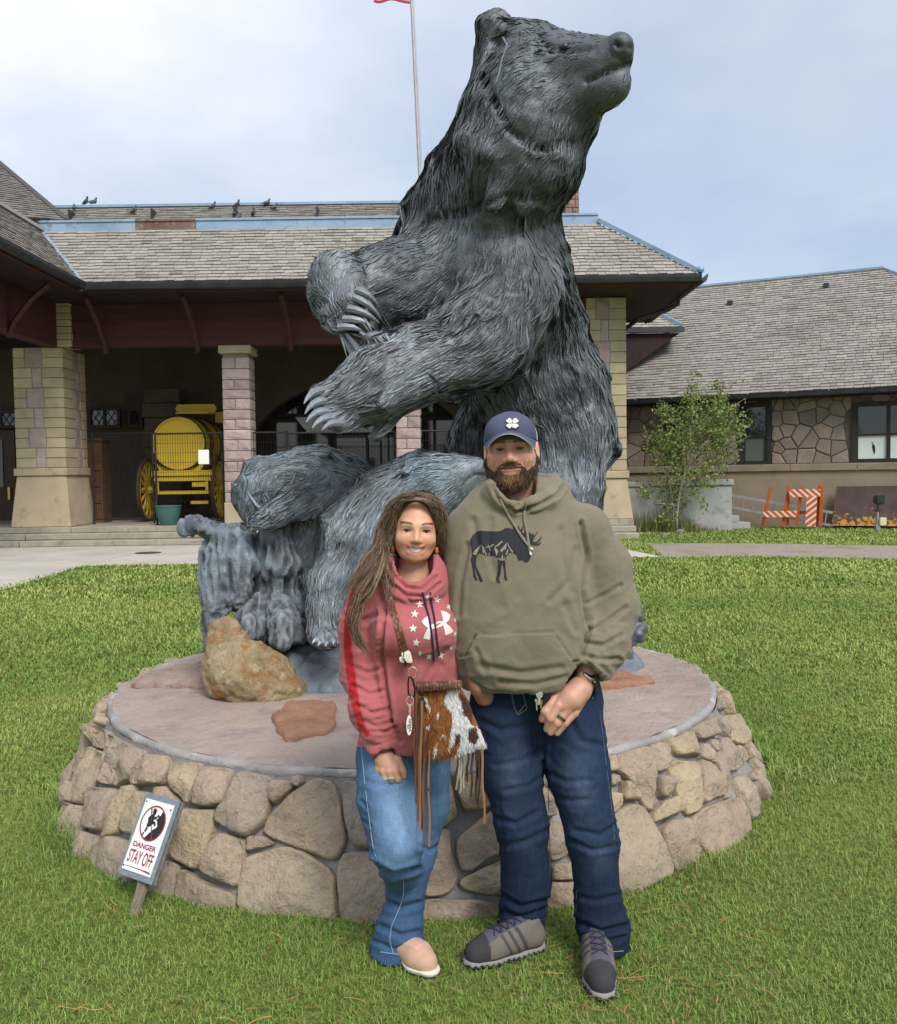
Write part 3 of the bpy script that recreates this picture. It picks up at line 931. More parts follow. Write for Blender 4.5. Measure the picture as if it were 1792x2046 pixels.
slab_rock([(1180,1352),(1225,1336),(1312,1354),(1255,1362),(1190,1368)], PLH + .015,0.028, M_SLAB, 'thin red rock plate on the plinth beside the bear statue', 47)
# ================================================================== station with its portico
YE, YB, PLAT = 21.0,22.5,0.45
zE = at(400,562, YE)[2]
XL, XR = at(163,560, YE)[0], at(1397,536, YE)[0]
Xat = lambda x, Y, y=800: at(x, y, Y)[0]
M_TIMB = mat('dark_red_timber', (0.085,0.028,0.024),(0.055,0.02,0.018),2.2,0.7,0.3,40,0.006, stretch=(0.4,1,4), spec=0.3)
M_SOFF = mat('soffit_boards', (0.035,0.016,0.014),(0.024,0.012,0.011),2.0,0.75, stretch=(3,.5,1))
M_GUT = mat('black_gutter', (0.016,0.017,0.019),(0.03,0.032,0.036),3,0.45, spec=0.5)
M_ZINC = mat('blue_grey_zinc', (0.22,0.31,0.43),(0.30,0.40,0.50),1.2,0.55, metal=0.25, c3=(0.16,0.22,0.30), s3=4)
M_RUST = mat('rusted_zinc', (0.13,0.07,0.05),(0.20,0.13,0.10),2.5,0.8, c3=(0.25,0.28,0.33), s3=3)
M_YBLK = mat('cast_block_buff', (0.43,0.36,0.235),(0.36,0.30,0.195),3.0,0.92,0.35,70,0.006, rnd=0.22, c3=(0.20,0.165,0.115), s3=5, lo3=0.6, hi3=0.8)
M_PINK = mat('rhyolite_pink', (0.40,0.31,0.285),(0.31,0.24,0.23),4.0,0.92,0.8,28,0.02, rnd=0.3, c3=(0.39,0.32,0.28), s3=9)
M_BASE = mat('stucco_base', (0.45,0.37,0.25),(0.36,0.295,0.195),1.6,0.92,0.35,60,0.006, c3=(0.165,0.125,0.085), s3=2.6, lo3=0.58, hi3=0.8)
M_STEP = mat('old_step_concrete', (0.36,0.325,0.26),(0.26,0.23,0.18),2.4,0.92,0.5,60,0.01, c3=(0.15,0.13,0.10), s3=5, lo3=0.58, hi3=0.75)
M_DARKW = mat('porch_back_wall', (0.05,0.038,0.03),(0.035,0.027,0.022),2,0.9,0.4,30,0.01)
M_SHING = NT('cedar_shingle'); t = M_SHING
oi = t.node('ShaderNodeObjectInfo').outputs['Random']
p = t.pos()
at_ = t.node('ShaderNodeAttribute', attribute_name='col').outputs['Color']
c = t.mix(t.ramp(t.noise(p, 0.5,4,0.6),[(0.5,0.0),(0.72,0.45)]), at_, (0.16,0.145,0.125))
c = t.mix(t.ramp(t.noise(t.pos((9,9,2)),6,5,0.7),[(0.45,0.0),(0.75,0.45)]), c, (0.14,0.125,0.11))
c = t.mix(t.ramp(t.noise(p, 1.1,5,0.6),[(0.6,0.0),(0.75,0.35)]), c, (0.20,0.20,0.10))
M_SHING = t.done(c, 0.9,0,0.2)

station = thing('station_building', 'old stone depot with a columned portico and shingled roofs behind the bear', 'building', (-1.5,24,0))
def shingle_field(deck, poly, eave_a, eave_b, up, m, nobj=300, course=0.135, wmin=0.16, wmax=0.34, tint=1.0, near=None):
    """lay shingles over a roof plane: poly in (u, v) metres along the eave and up the slope"""
    a, b = np.array(eave_a, float), np.array(eave_b, float)
    u = unit(b - a); v = unit(np.array(up, float)); nrm = np.cross(u, v)
    if nrm[2] < 0: nrm = -nrm
    poly = np.array(poly, float)
    def span(vv):
        xs = []
        for i in range(len(poly)):
            p, q = poly[i], poly[(i + 1) % len(poly)]
            if (p[1] - vv) * (q[1] - vv) < 0:
                xs.append(p[0] + (q[0] - p[0]) * (vv - p[1]) / (q[1] - p[1]))
        return (min(xs), max(xs)) if len(xs) > 1 else None
    items = []
    vmax = poly[:, 1].max(); row = 0; vv = poly[:, 1].min()
    while vv < vmax - 0.03:
        sp = span(vv + course * 0.55)
        if sp:
            x = sp[0] - (row % 3) * 0.07
            while x < sp[1] - 0.02:
                w = random.uniform(wmin, wmax)
                x0, x1 = max(x, sp[0]), min(x + w, sp[1])
                if x1 - x0 > 0.04: items.append((x0, x1, vv, row))
                x += w
        vv += course; row += 1
    def geom(x0, x1, vv):
        j = random.uniform(-0.012,0.012); tb = 0.034 + random.uniform(-0.004,0.012)
        g = 0.005
        P = []
        for xx in (x0 + g, x1 - g):
            P += [a + u * xx + v * (vv + j) + nrm * 0.004, a + u * xx + v * (vv + j) + nrm * tb, a + u * xx + v * (vv + course * 1.35) + nrm * 0.006, a + u * xx + v * (vv + course * 1.35) + nrm * 0.0]
        return np.array(P), np.array([[0,1,2,3],[7,6,5,4],[0,4,5,1],[1,5,6,2],[2,6,7,3],[3,7,4,0]])
    if near is not None:
        items.sort(key=lambda it: near(a + u * (it[0] + it[1]) / 2 + v * it[2]))
    V, F, C, bse = [],[],[],0
    for k, it in enumerate(items):
        gv, gf = geom(*it[:3])
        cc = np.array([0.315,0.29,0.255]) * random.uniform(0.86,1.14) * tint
        if random.random() < 0.10: cc = cc * np.array([0.75,0.74,0.72])
        if k < nobj:
            mk('shingle', gv, gf, m, deck, smooth=False, cols=np.repeat(cc[None],8,0))
        else:
            V.append(gv); F.append(gf + bse); C.append(np.repeat(cc[None],8,0)); bse += 8
    if V:
        mk('shingles', np.concatenate(V), np.concatenate(F), m, deck, smooth=False, cols=np.concatenate(C), kind='stuff')
M_DECK = mat('roof_deck', (0.07,0.062,0.055))
D1 = 1.62                                     # plan depth of the portico roof slope, pitched 45 degrees
sl = D1 * math.sqrt(2)
# front slope of the portico
deck = MB().add([(XL, YE, zE),(XR, YE, zE),(XR - 2.05, YE + D1, zE + D1),(XL - D1, YE + D1, zE + D1)],[(0,1,2,3)]).build('porch_roof', M_DECK, station)
LW = XR - XL
shingle_field(deck, [(0,0),(LW, 0),(LW - 2.05, sl),(-D1, sl)],(XL, YE, zE),(XR, YE, zE),(0,1,1), M_SHING, 300, near=lambda P: abs(P[0] + 4.5) + (6 if abs(P[0] - 1.2) < 2.2 else 0))
# right return of the portico roof, slope facing right
deck2 = MB().add([(XR, YE, zE),(XR, YE + 5.6, zE),(XR - 2.05, YE + 5.6, zE + D1),(XR - 2.05, YE + D1, zE + D1)],[(0,1,2,3)]).build('side_roof', M_DECK, station)
# left wing: slope facing right, running towards the camera
deck3 = MB().add([(XL, YE, zE),(XL, 9, zE),(XL - D1,9, zE + D1),(XL - D1, YE + D1, zE + D1)],[(0,1,2,3)]).build('wing_roof', M_DECK, station)
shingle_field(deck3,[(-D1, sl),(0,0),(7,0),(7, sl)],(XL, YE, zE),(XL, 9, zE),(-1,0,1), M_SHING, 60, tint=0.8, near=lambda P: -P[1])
# upper roofs behind
A, B = np.array([-9.98,24.0,8.45]), np.array([-14.4,28.0,12.0])
Cn = np.array([XL - D1 - .3,15.0, zE + D1 - 1.5]); Bn = Cn + (B - A) * 1.0
deck4 = MB().add([A, Cn, Bn, B],[(0,1,2,3)]).build('upper_wing_roof', M_DECK, station)
e4 = unit(Cn - A); w4 = (B - A) - e4 * ((B - A) @ e4); ul = np.linalg.norm(w4); of4 = (B - A) @ e4; L4 = np.linalg.norm(Cn - A)
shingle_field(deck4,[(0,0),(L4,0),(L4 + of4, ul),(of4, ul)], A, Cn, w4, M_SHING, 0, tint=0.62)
RY, RZ_ = 25.6, at(400,413,25.6)[2]
y0u = 23.0; z0u = RZ_ - 0.72 * (RY - y0u)
xl, xr = Xat(96, RY, 413), Xat(1105, RY, 405)
deck5 = MB().add([(xl - 2.6, y0u, z0u),(xr, y0u, z0u),(xr, RY, RZ_),(xl, RY, RZ_)],[(0,1,2,3)]).build('upper_roof', M_DECK, station)
s5 = math.hypot(RY - y0u, RZ_ - z0u)
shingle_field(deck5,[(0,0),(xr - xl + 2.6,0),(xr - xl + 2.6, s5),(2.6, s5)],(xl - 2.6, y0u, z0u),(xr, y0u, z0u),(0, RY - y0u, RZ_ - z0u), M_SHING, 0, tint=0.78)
MB().bar((xl, RY, RZ_ + .03),(xr, RY, RZ_ + .03),0.22,0.07).build('ridge_cap', M_ZINC, station)
MB().bar(A + [0,0,.04], B + [0,0,.04],0.2,0.06).build('ridge_cap', M_DECK, station)
for k in range(7):      # snow guards along the upper slope
    xx = xl + 0.9 + k * 2.25
    MB().box(xx, xx + .05, RY - .85, RY - .45, RZ_ - .58, RZ_ - .28).build('snow_guard', M_GUT, station)
# standing zinc band along the portico ridge
zr, yr = zE + D1, YE + D1
for x0, x1, m in ((XL - D1 - .1, Xat(272, yr, 460), M_ZINC),(Xat(272, yr, 460), Xat(392, yr, 460), M_RUST),(Xat(392, yr, 460), Xat(690, yr, 455), M_ZINC),(Xat(690, yr, 455), XR - 2.05, M_ZINC)):
    MB().box(x0, x1 - 0.012, yr - .02, yr + .03, zr - .10, zr + .22).box(x0, x1 - .012, yr - .05, yr + .05, zr + .22, zr + .27).build('ridge_flashing', m, station)
MB().bar((XL - .02, YE, zE + .05),(XL - D1, YE + D1, zE + D1 + .05),0.16,0.03).build('valley_flashing', M_ZINC, station)
MB().bar((XR - 2.05, yr, zr + .1),(XR + .02, YE - .02, zE + .06),0.12,0.10).lathe([(0,-.09),(.07,-.06),(.09,0),(.07,.06),(0,.09)],(XR + .02, YE - .03, zE + .1), n=10, caps=False).build('hip_cap', M_ZINC, station)
MB().bar((XL - D1,12, zr + .05),(XL - D1, YE + D1, zr + .05),0.2,0.08).build('ridge_cap', mat('wing_cap', (0.33,0.32,0.31)), station)
# gutters with their straps
g = MB(); gz = zE - .02
def gutter(name, a, b, out, straps):
    a, b, out = np.array(a, float), np.array(b, float), np.array(out, float)
    prof = [(0,0.0),(0.0,-.13),(.05,-.17),(.12,-.15),(.15,-.06),(.16,0.01),(.145,0.01),(.13,-.06),(.11,-.13),(.05,-.15),(.015,-.11),(.015,0)]
    pa = [a + out * o + np.array([0,0, h]) for o, h in prof]
    gg = MB().prism(pa, b - a).build(name, M_GUT, station)
    L = np.linalg.norm(b - a); n = int(L / straps)
    for k in range(n):
        q = a + (b - a) * (k + 0.5) / n
        MB().bar(q + out * -.01 + np.array([0,0,.02]), q + out * .165 + np.array([0,0,.0]),.03,.008).build('strap', M_ZINC, gg)
gutter('gutter', (XL, YE, gz),(XR + .02, YE, gz),(0,-1,0),0.72)
gutter('gutter', (XL, 9, gz),(XL, YE - .17, gz),(1,0,0),0.8)
gutter('gutter', (XR + .02, YE - .1, gz),(XR + .02, YE + 5.6, gz),(1,0,0),1.1)
# soffit, fascia and beams
MB().box(XL, XR - .02, YE + .02, YE + .07, zE - .22, zE - .02).build('fascia', M_TIMB, station)
MB().box(XR - .07, XR - .02, YE + .08, YE + 5.5, zE - .22, zE - .02).build('fascia', M_TIMB, station)
MB().box(XL - .07, XL - .02,9, YE - .0, zE - .22, zE - .02).build('fascia', M_TIMB, station)
MB().box(XL - 2.4, XR - .07, YE + .07, YE + 5.4, zE - .20, zE - .17).build('soffit', M_SOFF, station)
MB().box(XL - 4.0, XL - .07,9, YE + .06, zE - .20, zE - .17).build('soffit', M_SOFF, station)
zb0 = at(300,692, YB)[2]
MB().box(Xat(140, YB), Xat(1180, YB), YB, YB + .35, zb0, zE - .21).build('beam', M_TIMB, station)
MB().box(Xat(140, YB), Xat(1180, YB), YB - .02, YB - .002, zb0 + .62, zb0 + .66).build('beam_moulding', M_TIMB, station)
MB().box(XL - 1.55, XL - 1.2,9, YB + .1, zb0, zE - .21).build('beam', M_TIMB, station)
for x in (186,376,569):
    X = Xat(x, 21.8,600)
    MB().tube([(X, YE + .28, zE - .27),(X, YE + .55, zE - .42),(X, YE + .95, zE - .72),(X, YB - .12, zE - 1.18),(X, YB - .03, zE - 1.42)],[.06,.06,.06,.065,.07],4, upv=(1,0,0)).build('bracket', M_TIMB, station)
for y in (15.2,17.6,19.9):
    MB().tube([(XL - .3, y, zE - .27),(XL - .7, y, zE - .6),(XL - 1.1, y, zE - 1.1),(XL - 1.2, y, zE - 1.4)],.065,4, upv=(0,1,0)).build('bracket', M_TIMB, station)
# platform and steps
for i, (yf, z1) in enumerate(((21.64,.15),(21.97,.30))):
    for x0, x1 in ((-22,-10.4),(-10.38,-3.3),(-3.28,4.6)):
        MB().box(x0, x1, yf, 22.6, z1 - .15 + (0.001 if i else 0), z1).build('step', M_STEP, station, bevel=0.02)
for x0, x1 in ((-22,-9.4),(-9.39,-5.2),(-5.19,0.2),(0.21,4.6)):
    MB().box(x0, x1,22.28,28,.301, PLAT).build('platform', M_STEP, station, bevel=0.015)

def rough_block(x0, x1, y0, y1, z0, z1, m, parent, amp=0.02, cuts=2, name='block'):
    bm = bmesh.new(); bmesh.ops.create_cube(bm, size=1)
    bmesh.ops.bevel(bm, geom=list(bm.edges), offset=0.035, segments=1, affect='EDGES')
    bmesh.ops.subdivide_edges(bm, edges=[e for e in bm.edges if e.calc_length() > 0.5], cuts=cuts, use_grid_fill=True)
    s = np.array([x1 - x0, y1 - y0, z1 - z0]); c = np.array([x0 + x1, y0 + y1, z0 + z1]) / 2
    V = np.array([v.co[:] for v in bm.verts])
    inner = np.sort(np.abs(V), axis=1)[:, 1] < 0.4
    W = V * s + c
    n = np.sign(V) * (np.abs(V) > 0.47)
    W += n * (inner * amp * (0.6 + 1.3 * fbm(W * 5,2,91)))[:, None]
    for v, w in zip(bm.verts, W): v.co = w
    me = bpy.data.meshes.new(name); bm.to_mesh(me); bm.free()
    return obj(name, me, m, parent)
M_JOINT = mat('pier_joint', (0.24,0.215,0.175),(0.18,0.16,0.13),6,0.95)
def pier(x0, x1, y0, d, ztop, ledge_z, row=0.25, shaft=True):
    top = MB().box(x0 + .02, x1 - .02, y0 + .02, y0 + d - .02, ledge_z, ztop).build('pier', M_JOINT, station)
    n = int(round((ztop - ledge_z) / row)); row = (ztop - ledge_z) / n
    w = x1 - x0
    for i in range(n):
        z0, z1 = ledge_z + i * row + .006, ledge_z + (i + 1) * row - .006
        wide = (i // 2) % 2 == 1
        a = 0.27 if wide else 0.40
        b = a + (0.36 if wide else 0.20)
        sh = 0.05 * (i / n)
        rough_block(x0, x0 + w * (a - sh), y0, y0 + .35, z0, z1, M_YBLK, top, .004,1)
        rough_block(x0 + w * (b - sh), x1, y0, y0 + d * (.42 if wide else .55), z0, z1, M_YBLK, top, .004,1)
        rough_block(x1 - .3, x1 - .004, y0 + d * (.72 if wide else .8), y0 + d, z0, z1, M_YBLK, top, .004,1)
        if i % 2 == 0 and i + 1 < n + 1:
            zz = min(ledge_z + (i + 2) * row, ztop) - .008
            rough_block(x0 + w * (a - sh) + .008, x0 + w * (b - sh) - .008, y0 + .015, y0 + .3, z0, zz, M_PINK, top, .02,3, 'pink_stone')
            rough_block(x1 - .25, x1 - .01, y0 + d * (.42 if wide else .55) + .008, y0 + d * (.72 if wide else .8) - .008, z0, zz, M_PINK, top, .02,3, 'pink_stone')
    MB().box(x0 - .05, x1 + .05, y0 - .05, y0 + d + .05, ledge_z - .19, ledge_z - .002).build('ledge', M_BASE, top, bevel=.025, seg=2)
    q = .13
    MB().hexa([(x0 - q, y0 - q, PLAT),(x1 + q, y0 - q, PLAT),(x1 + q, y0 + d + q, PLAT),(x0 - q, y0 + d + q, PLAT),
               (x0 - .0, y0 + .0, ledge_z - .192),(x1 + .0, y0 + .0, ledge_z - .192),(x1 + .0, y0 + d, ledge_z - .192),(x0, y0 + d, ledge_z - .192)]).build('base', M_BASE, top, bevel=.02)
    return top
lz = at(100,935,22.5)[2]
pL = pier(Xat(30,22.5), Xat(129,22.5),22.45,1.4, zb0, lz)
x0, x1 = Xat(83,22.3,600), Xat(136,22.3,600)
for i in range(8):
    rough_block(x0 + random.uniform(-.02,.02), x1 + random.uniform(-.02,.02),22.36 - .0,22.44 + .6, zb0 + .01 + i * .165, zb0 + (i + 1) * .165, M_YBLK, pL, .004,1)
pR = pier(Xat(1172,22.5), Xat(1251,22.5),22.45,1.4, zE - .22, at(1250,940,22.5)[2],0.27)
def pillar(x0, x1, ztop, y0):
    w = x1 - x0
    core = MB().box(x0 + .03, x1 - .03, y0 + .03, y0 + w - .03, PLAT + .5, ztop - .2).build('pillar', M_JOINT, station)
    z = PLAT + .56; i = 0
    while z < ztop - .3:
        h = min(random.uniform(.23,.29), ztop - .20 - z)
        if i % 2:
            s = random.uniform(.4,.62)
            rough_block(x0, x0 + w * s - .005, y0, y0 + w, z, z + h - .01, M_PINK, core, .028,3, 'pink_block')
            rough_block(x0 + w * s + .005, x1, y0, y0 + w, z, z + h - .01, M_PINK, core, .028,3, 'pink_block')
        else:
            rough_block(x0, x1, y0, y0 + w, z, z + h - .01, M_PINK, core, .028,3, 'pink_block')
        z += h; i += 1
    MB().box(x0 - .07, x1 + .07, y0 - .07, y0 + w + .07, ztop - .2, ztop - .002).build('cap', M_BASE, core, bevel=.02)
    MB().box(x0 - .02, x1 + .02, y0 - .02, y0 + w + .02, PLAT, PLAT + .55).build('base', M_BASE, core, bevel=.02)
pillar(Xat(446,22.6), Xat(500,22.6), zb0,22.52)
pillar(Xat(791,22.6), Xat(839,22.6), zb0,22.52)
# back wall of the portico with a wide arch, ceiling, windows behind lattice
YW = 27.2
ac, arx, ary, asp = Xat(715, YW),3.3,2.15, at(700,905, YW)[2]
pts = [(-20, PLAT),(ac - arx, PLAT),(ac - arx, asp)] + [(ac - arx * math.cos(a), asp + ary * math.sin(a)) for a in np.linspace(0.1, math.pi - .1,26)] + [(ac + arx, asp),(ac + arx, PLAT),(4.45, PLAT),(4.45,6.1),(-20,6.1)]
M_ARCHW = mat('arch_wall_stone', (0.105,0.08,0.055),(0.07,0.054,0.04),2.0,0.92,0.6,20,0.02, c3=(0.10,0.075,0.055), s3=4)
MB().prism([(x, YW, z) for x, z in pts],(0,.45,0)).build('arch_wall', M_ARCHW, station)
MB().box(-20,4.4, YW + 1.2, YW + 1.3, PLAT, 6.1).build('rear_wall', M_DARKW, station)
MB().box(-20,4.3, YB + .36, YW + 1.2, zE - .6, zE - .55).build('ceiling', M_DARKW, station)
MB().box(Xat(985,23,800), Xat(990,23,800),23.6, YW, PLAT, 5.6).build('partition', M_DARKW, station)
M_GLASS = NT('window_glass'); M_GLASS = M_GLASS.done((0.02,0.022,0.022,1),0.06,0.0,0.9)
M_FRAME = mat('window_frame', (0.03,0.018,0.014),(0.045,0.026,0.02),3,0.6)
M_LEAD = mat('lattice_bar', (0.02,0.018,0.016), None, rough=0.6)
def window(x0, x1, z0, z1, y, cols=2, lattice=0.0, parent=None):
    w = MB()
    fr = .09
    for a, b, c_, d in ((x0, x1, z0, z0 + fr),(x0, x1, z1 - fr, z1),(x0, x0 + fr, z0 + fr, z1 - fr),(x1 - fr, x1, z0 + fr, z1 - fr)):
        w.box(a, b, y - .06, y + .04, c_, d)
    for k in range(1, cols):
        xx = x0 + (x1 - x0) * k / cols
        w.box(xx - .04, xx + .04, y - .05, y + .03, z0 + fr, z1 - fr)
    o = w.build('window', M_FRAME, parent or station)
    for k in range(cols):
        a, b = x0 + (x1 - x0) * k / cols + .05, x0 + (x1 - x0) * (k + 1) / cols - .05
        MB().box(a, b, y, y + .012, z0 + fr - .01, z1 - fr + .01).build('pane', M_GLASS, o)
        if lattice:
            g = MB(); H = z1 - z0 - 2 * fr; W = b - a
            n = int((W + H) / lattice)
            for q in range(-n, n + 1):
                for sg in (1,-1):
                    # diagonal lines clipped to the pane
                    P = []
                    for tt in np.linspace(0,1,2):
                        pass
                    x_s = a + q * lattice
                    lo, hi = (a, b)
                    xa, xb = (x_s, x_s + H * .7) if sg > 0 else (x_s + H * .7, x_s)
                    za, zb_ = z0 + fr, z1 - fr
                    if xa == xb: continue
                    t0, t1 = 0.0,1.0
                    for lim, sgn in ((lo, 1),(hi, -1)):
                        fa, fb = (xa - lim) * sgn, (xb - lim) * sgn
                        if fa < 0 and fb < 0: t1 = -1
                        elif fa < 0: t0 = max(t0, fa / (fa - fb))
                        elif fb < 0: t1 = min(t1, fa / (fa - fb))
                    if t1 - t0 > .02:
                        g.bar((xa + (xb - xa) * t0, y - .012, za + (zb_ - za) * t0),(xa + (xb - xa) * t1, y - .012, za + (zb_ - za) * t1),.018,.018)
            g.build('lattice', M_LEAD, o, kind='stuff')
    return o
zt = lambda y, Y, x=600: at(x, y, Y)[2]
yw = YW + 1.1
window(Xat(565, yw), Xat(720, yw), zt(832, yw), zt(775, yw), yw, 3,.20)
window(Xat(725, yw), Xat(870, yw), zt(832, yw), zt(775, yw), yw, 3,.20)
window(Xat(545, yw), Xat(660, yw), zt(940, yw), zt(838, yw), yw, 2)
window(Xat(665, yw), Xat(800, yw), zt(960, yw), zt(838, yw), yw, 2)
window(Xat(805, yw), Xat(930, yw), zt(960, yw), zt(838, yw), yw, 2)
window(Xat(-40,26.9), Xat(40,26.9), zt(848,26.9), zt(812,26.9),26.9,2,.2)
window(Xat(176,26.9), Xat(240,26.9), zt(850,26.9), zt(808,26.9),26.9,2,.2)
window(Xat(255,26.9), Xat(285,26.9), zt(850,26.9), zt(810,26.9),26.9,1,.2)
# glazed door beside the corner pier
dx0, dx1 = Xat(-60,26.5), Xat(26,26.5)
dr = MB().box(dx0, dx1,26.5,26.58, PLAT, zt(852,26.5)).build('door', mat('brown_door', (0.05,0.025,0.018),(0.07,0.035,0.022),4,0.5), station)
MB().box(dx0 + .3, dx1 - .35,26.47,26.497, zt(965,26.5), zt(870,26.5)).build('pane', M_GLASS, dr)
MB().box(dx1 - .22, dx1 - .15,26.44,26.498, zt(990,26.5), zt(965,26.5)).build('handle', mat('brass', (0.5,0.36,0.12), metal=1.0, rough=0.35), dr)
# inner stone pier seen behind the wagon
for i in range(9):
    rough_block(Xat(285,26) + (.0 if i % 2 else .06), Xat(360,26),25.9,26.6, PLAT + i * .42, PLAT + (i + 1) * .42 - .015, M_ARCHW, station, .01,1, 'inner_block')
# chimney, its rough stones laid singly
cx0, cx1 = Xat(1098,25.8,380), Xat(1157,25.8,380)
chim = MB().box(cx0 + .03, cx1 - .03,25.83,26.5,7.5,11.2).build('chimney', M_JOINT, station)
M_CHST = mat('chimney_stone', (0.26,0.165,0.13),(0.19,0.125,0.105),3,0.92,0.7,25,0.02, rnd=0.4)
z = zt(440,25.8,1130)
while z < 11.2:
    h = random.uniform(.14,.24); x = cx0
    while x < cx1 - .05:
        w = min(random.uniform(.2,.42), cx1 - x)
        if cx1 - x - w < .1: w = cx1 - x
        rough_block(x + .006, x + w - .006,25.8,26.1, z, z + h - .012, M_CHST, chim, .02,1, 'stone')
        x += w
    z += h
# lower hip roof of the hall behind, at the right
ex, ey_, ez = at(1362,654,28.0)
MB().add([(ex, ey_, ez),(ex - 3, ey_, ez),(ex - 3, ey_ + 1.5, ez + 1.35),(ex - 1.7, ey_ + 1.5, ez + 1.35)],[(0,1,2,3)]).build('hall_roof', M_DECK, station)
dk = bpy.data.objects[[o.name for o in bpy.data.objects if o.name.startswith('hall_roof')][-1]]
shingle_field(dk, [(0,0),(3,0),(1.3,2.0),(0,2.0)],(ex - 3, ey_, ez),(ex, ey_, ez),(0,1.5,1.35), M_SHING, 0)
MB().box(ex - 3, ex + .05, ey_ - .15, ey_, ez - .16, ez + .0).build('gutter', M_GUT, station)
MB().bar((ex, ey_, ez + .06),(ex - 1.7, ey_ + 1.5, ez + 1.42),.14,.1).build('hip_cap', M_ZINC, station)
MB().hexa([(ex - 3, ey_ + .02, ez - 1.3),(ex - 1.7, ey_ + .02, ez - 1.3),(ex - 1.7, ey_ + 4, ez - 1.3),(ex - 3, ey_ + 4, ez - 1.3),(ex - 3, ey_ + .01, ez - .17),(ex - .05, ey_ + .01, ez - .17),(ex - .05, ey_ + 4, ez - .17),(ex - 3, ey_ + 4, ez - .17)]).build('soffit', M_SOFF, station)
# side wall of the portico, receding behind the right pier
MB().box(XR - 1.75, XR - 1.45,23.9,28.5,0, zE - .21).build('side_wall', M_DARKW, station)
MB().tube([(XR - .05, YE + 1.6, zE - .1),(XR - .08, YE + 1.62, zE - .38),(XR - .35, YE + 1.7, zE - .52),(XR - 1.0, YE + 1.9, zE - .68),(XR - 1.4, YE + 2.9, zE - .95)],.055,8).build('downpipe', M_GUT, station, smooth=True)

# ---- pigeons on the roof
M_PIG = mat('pigeon_feathers', (0.055,0.06,0.07),(0.10,0.10,0.11),30,0.7)
s = SDF((-.2,-.1,-.02),(.2,.1,.3),.011)
s.rc((-.05,0,.10),(.05,0,.13),.05,.055,.02).rc((.06,0,.15),(.09,0,.22),.04,.026,.03).ell((.095,0,.235),(.03,.026,.026),.015)
s.rc((.11,0,.232),(.135,0,.225),.010,.003,.005).rc((-.06,0,.10),(-.17,0,.07),.035,.014,.02, flat=(0,0,1), fs=.5)
pv, pf = s.net(); pigb = mesh('body', pv, pf)
def pigeon(P, ang, label, sc=1.0):
    o = obj('pigeon', pigb.copy() if False else pigb, M_PIG, None, label=label, cat='bird', group='pigeons perched on the depot roof')
    o.location = P; o.rotation_euler = (0,0, ang); o.scale = (sc,) * 3
    lg = MB().tube([(0.0,.02,.075),(0.005,.02,-.0)],.006,5).tube([(0.0,-.02,.075),(0.005,-.02,.0)],.006,5)
for (x, y, Y, where) in ((186,417, RY, 'ridge'),(171,417, RY, 'ridge'),):
    pigeon(at(x, y, RY) * np.array([1,0,0]) + np.array([0, RY, RZ_ + .06]), random.uniform(-1,1), 'dark pigeon perched on the zinc ridge of the upper roof')
pigeon((at(74,408,25.97)) * [1,1,1] + np.array([0,0,-.16]),1.2, 'pigeon silhouetted on the sloping hip of the left roof')
for x, k in ((130,.3),(258,.55),(414,.35),(462,.25),(466,.8),(478,1.1),(504,.8),(522,.15),(540,.45)):
    q = at(x, 425, RY - .9)
    pigeon((q[0], RY - k, RZ_ - .72 * k + .035), random.uniform(-2,2), 'dark pigeon sitting on the shingles of the upper roof', 0.95)

# ---- flagpole with flag, standing behind the depot
M_POLE = mat('pole_metal', (0.42,0.41,0.40),(0.34,0.33,0.33),2,0.5, metal=0.3)
FY = 34.0
fp0, fp1 = at(866,1000, FY), at(821.6,-8, FY)
fb = np.array([fp0[0] + .1, FY, 0]); d = unit(fp1 - fb)
fpole = thing('flagpole', 'tall grey metal flagpole rising behind the depot roof', 'flagpole', fb)
mid = fb + d * np.linalg.norm(fp1 - fb) * .62
MB().tube([fb, mid],[.105,.085],12).build('lower_tube', M_POLE, fpole, smooth=True)
MB().tube([mid, fp1 + d * 2.2],[.07,.05],12).tube([mid - d * .05, mid + d * .05],.095,12).lathe([(0,0),(.09,.03),(.12,.1),(.09,.17),(0,.2)], fp1 + d * 2.2, n=12, caps=False).build('upper_tube', M_POLE, fpole, smooth=True)
MB().tube([fb + d * 1.2 + np.array([.14,-.1,0]), fp1 + d * 2 + np.array([.08,-.06,0])],.008,5).build('halyard', M_POLE, fpole)
nu, nv = 40,26
V, C = [],[]
fw, fh = 2.6,1.9
fo = fp1 - d * 0.16
for j in range(nv):
    for i in range(nu):
        u, v = i / (nu - 1), j / (nv - 1)
        sag = -0.10 * u
        w = 0.10 * math.sin(u * 9 + v * 1.2) * u ** .5
        V.append(fo + np.array([-u * fw * .5 - .06, w - .5 * u, v * fh + sag - .14 + .05 * math.sin(u * 5)]))
        stripe = int(v * 13)
        cc = (0.33,0.03,0.045) if stripe % 2 == 0 else (0.55,0.55,0.57)
        if v > 6 / 13 and u < 0.4: cc = (0.03,0.04,0.13)
        C.append(cc)
F = np.array([[j * nu + i, j * nu + i + 1,(j + 1) * nu + i + 1,(j + 1) * nu + i] for j in range(nv - 1) for i in range(nu - 1)])
mk('flag', np.array(V), F, vmat('flag_cloth', 0.8), None, cols=np.array(C), label='striped red and white flag flying from the tall pole', cat='flag')
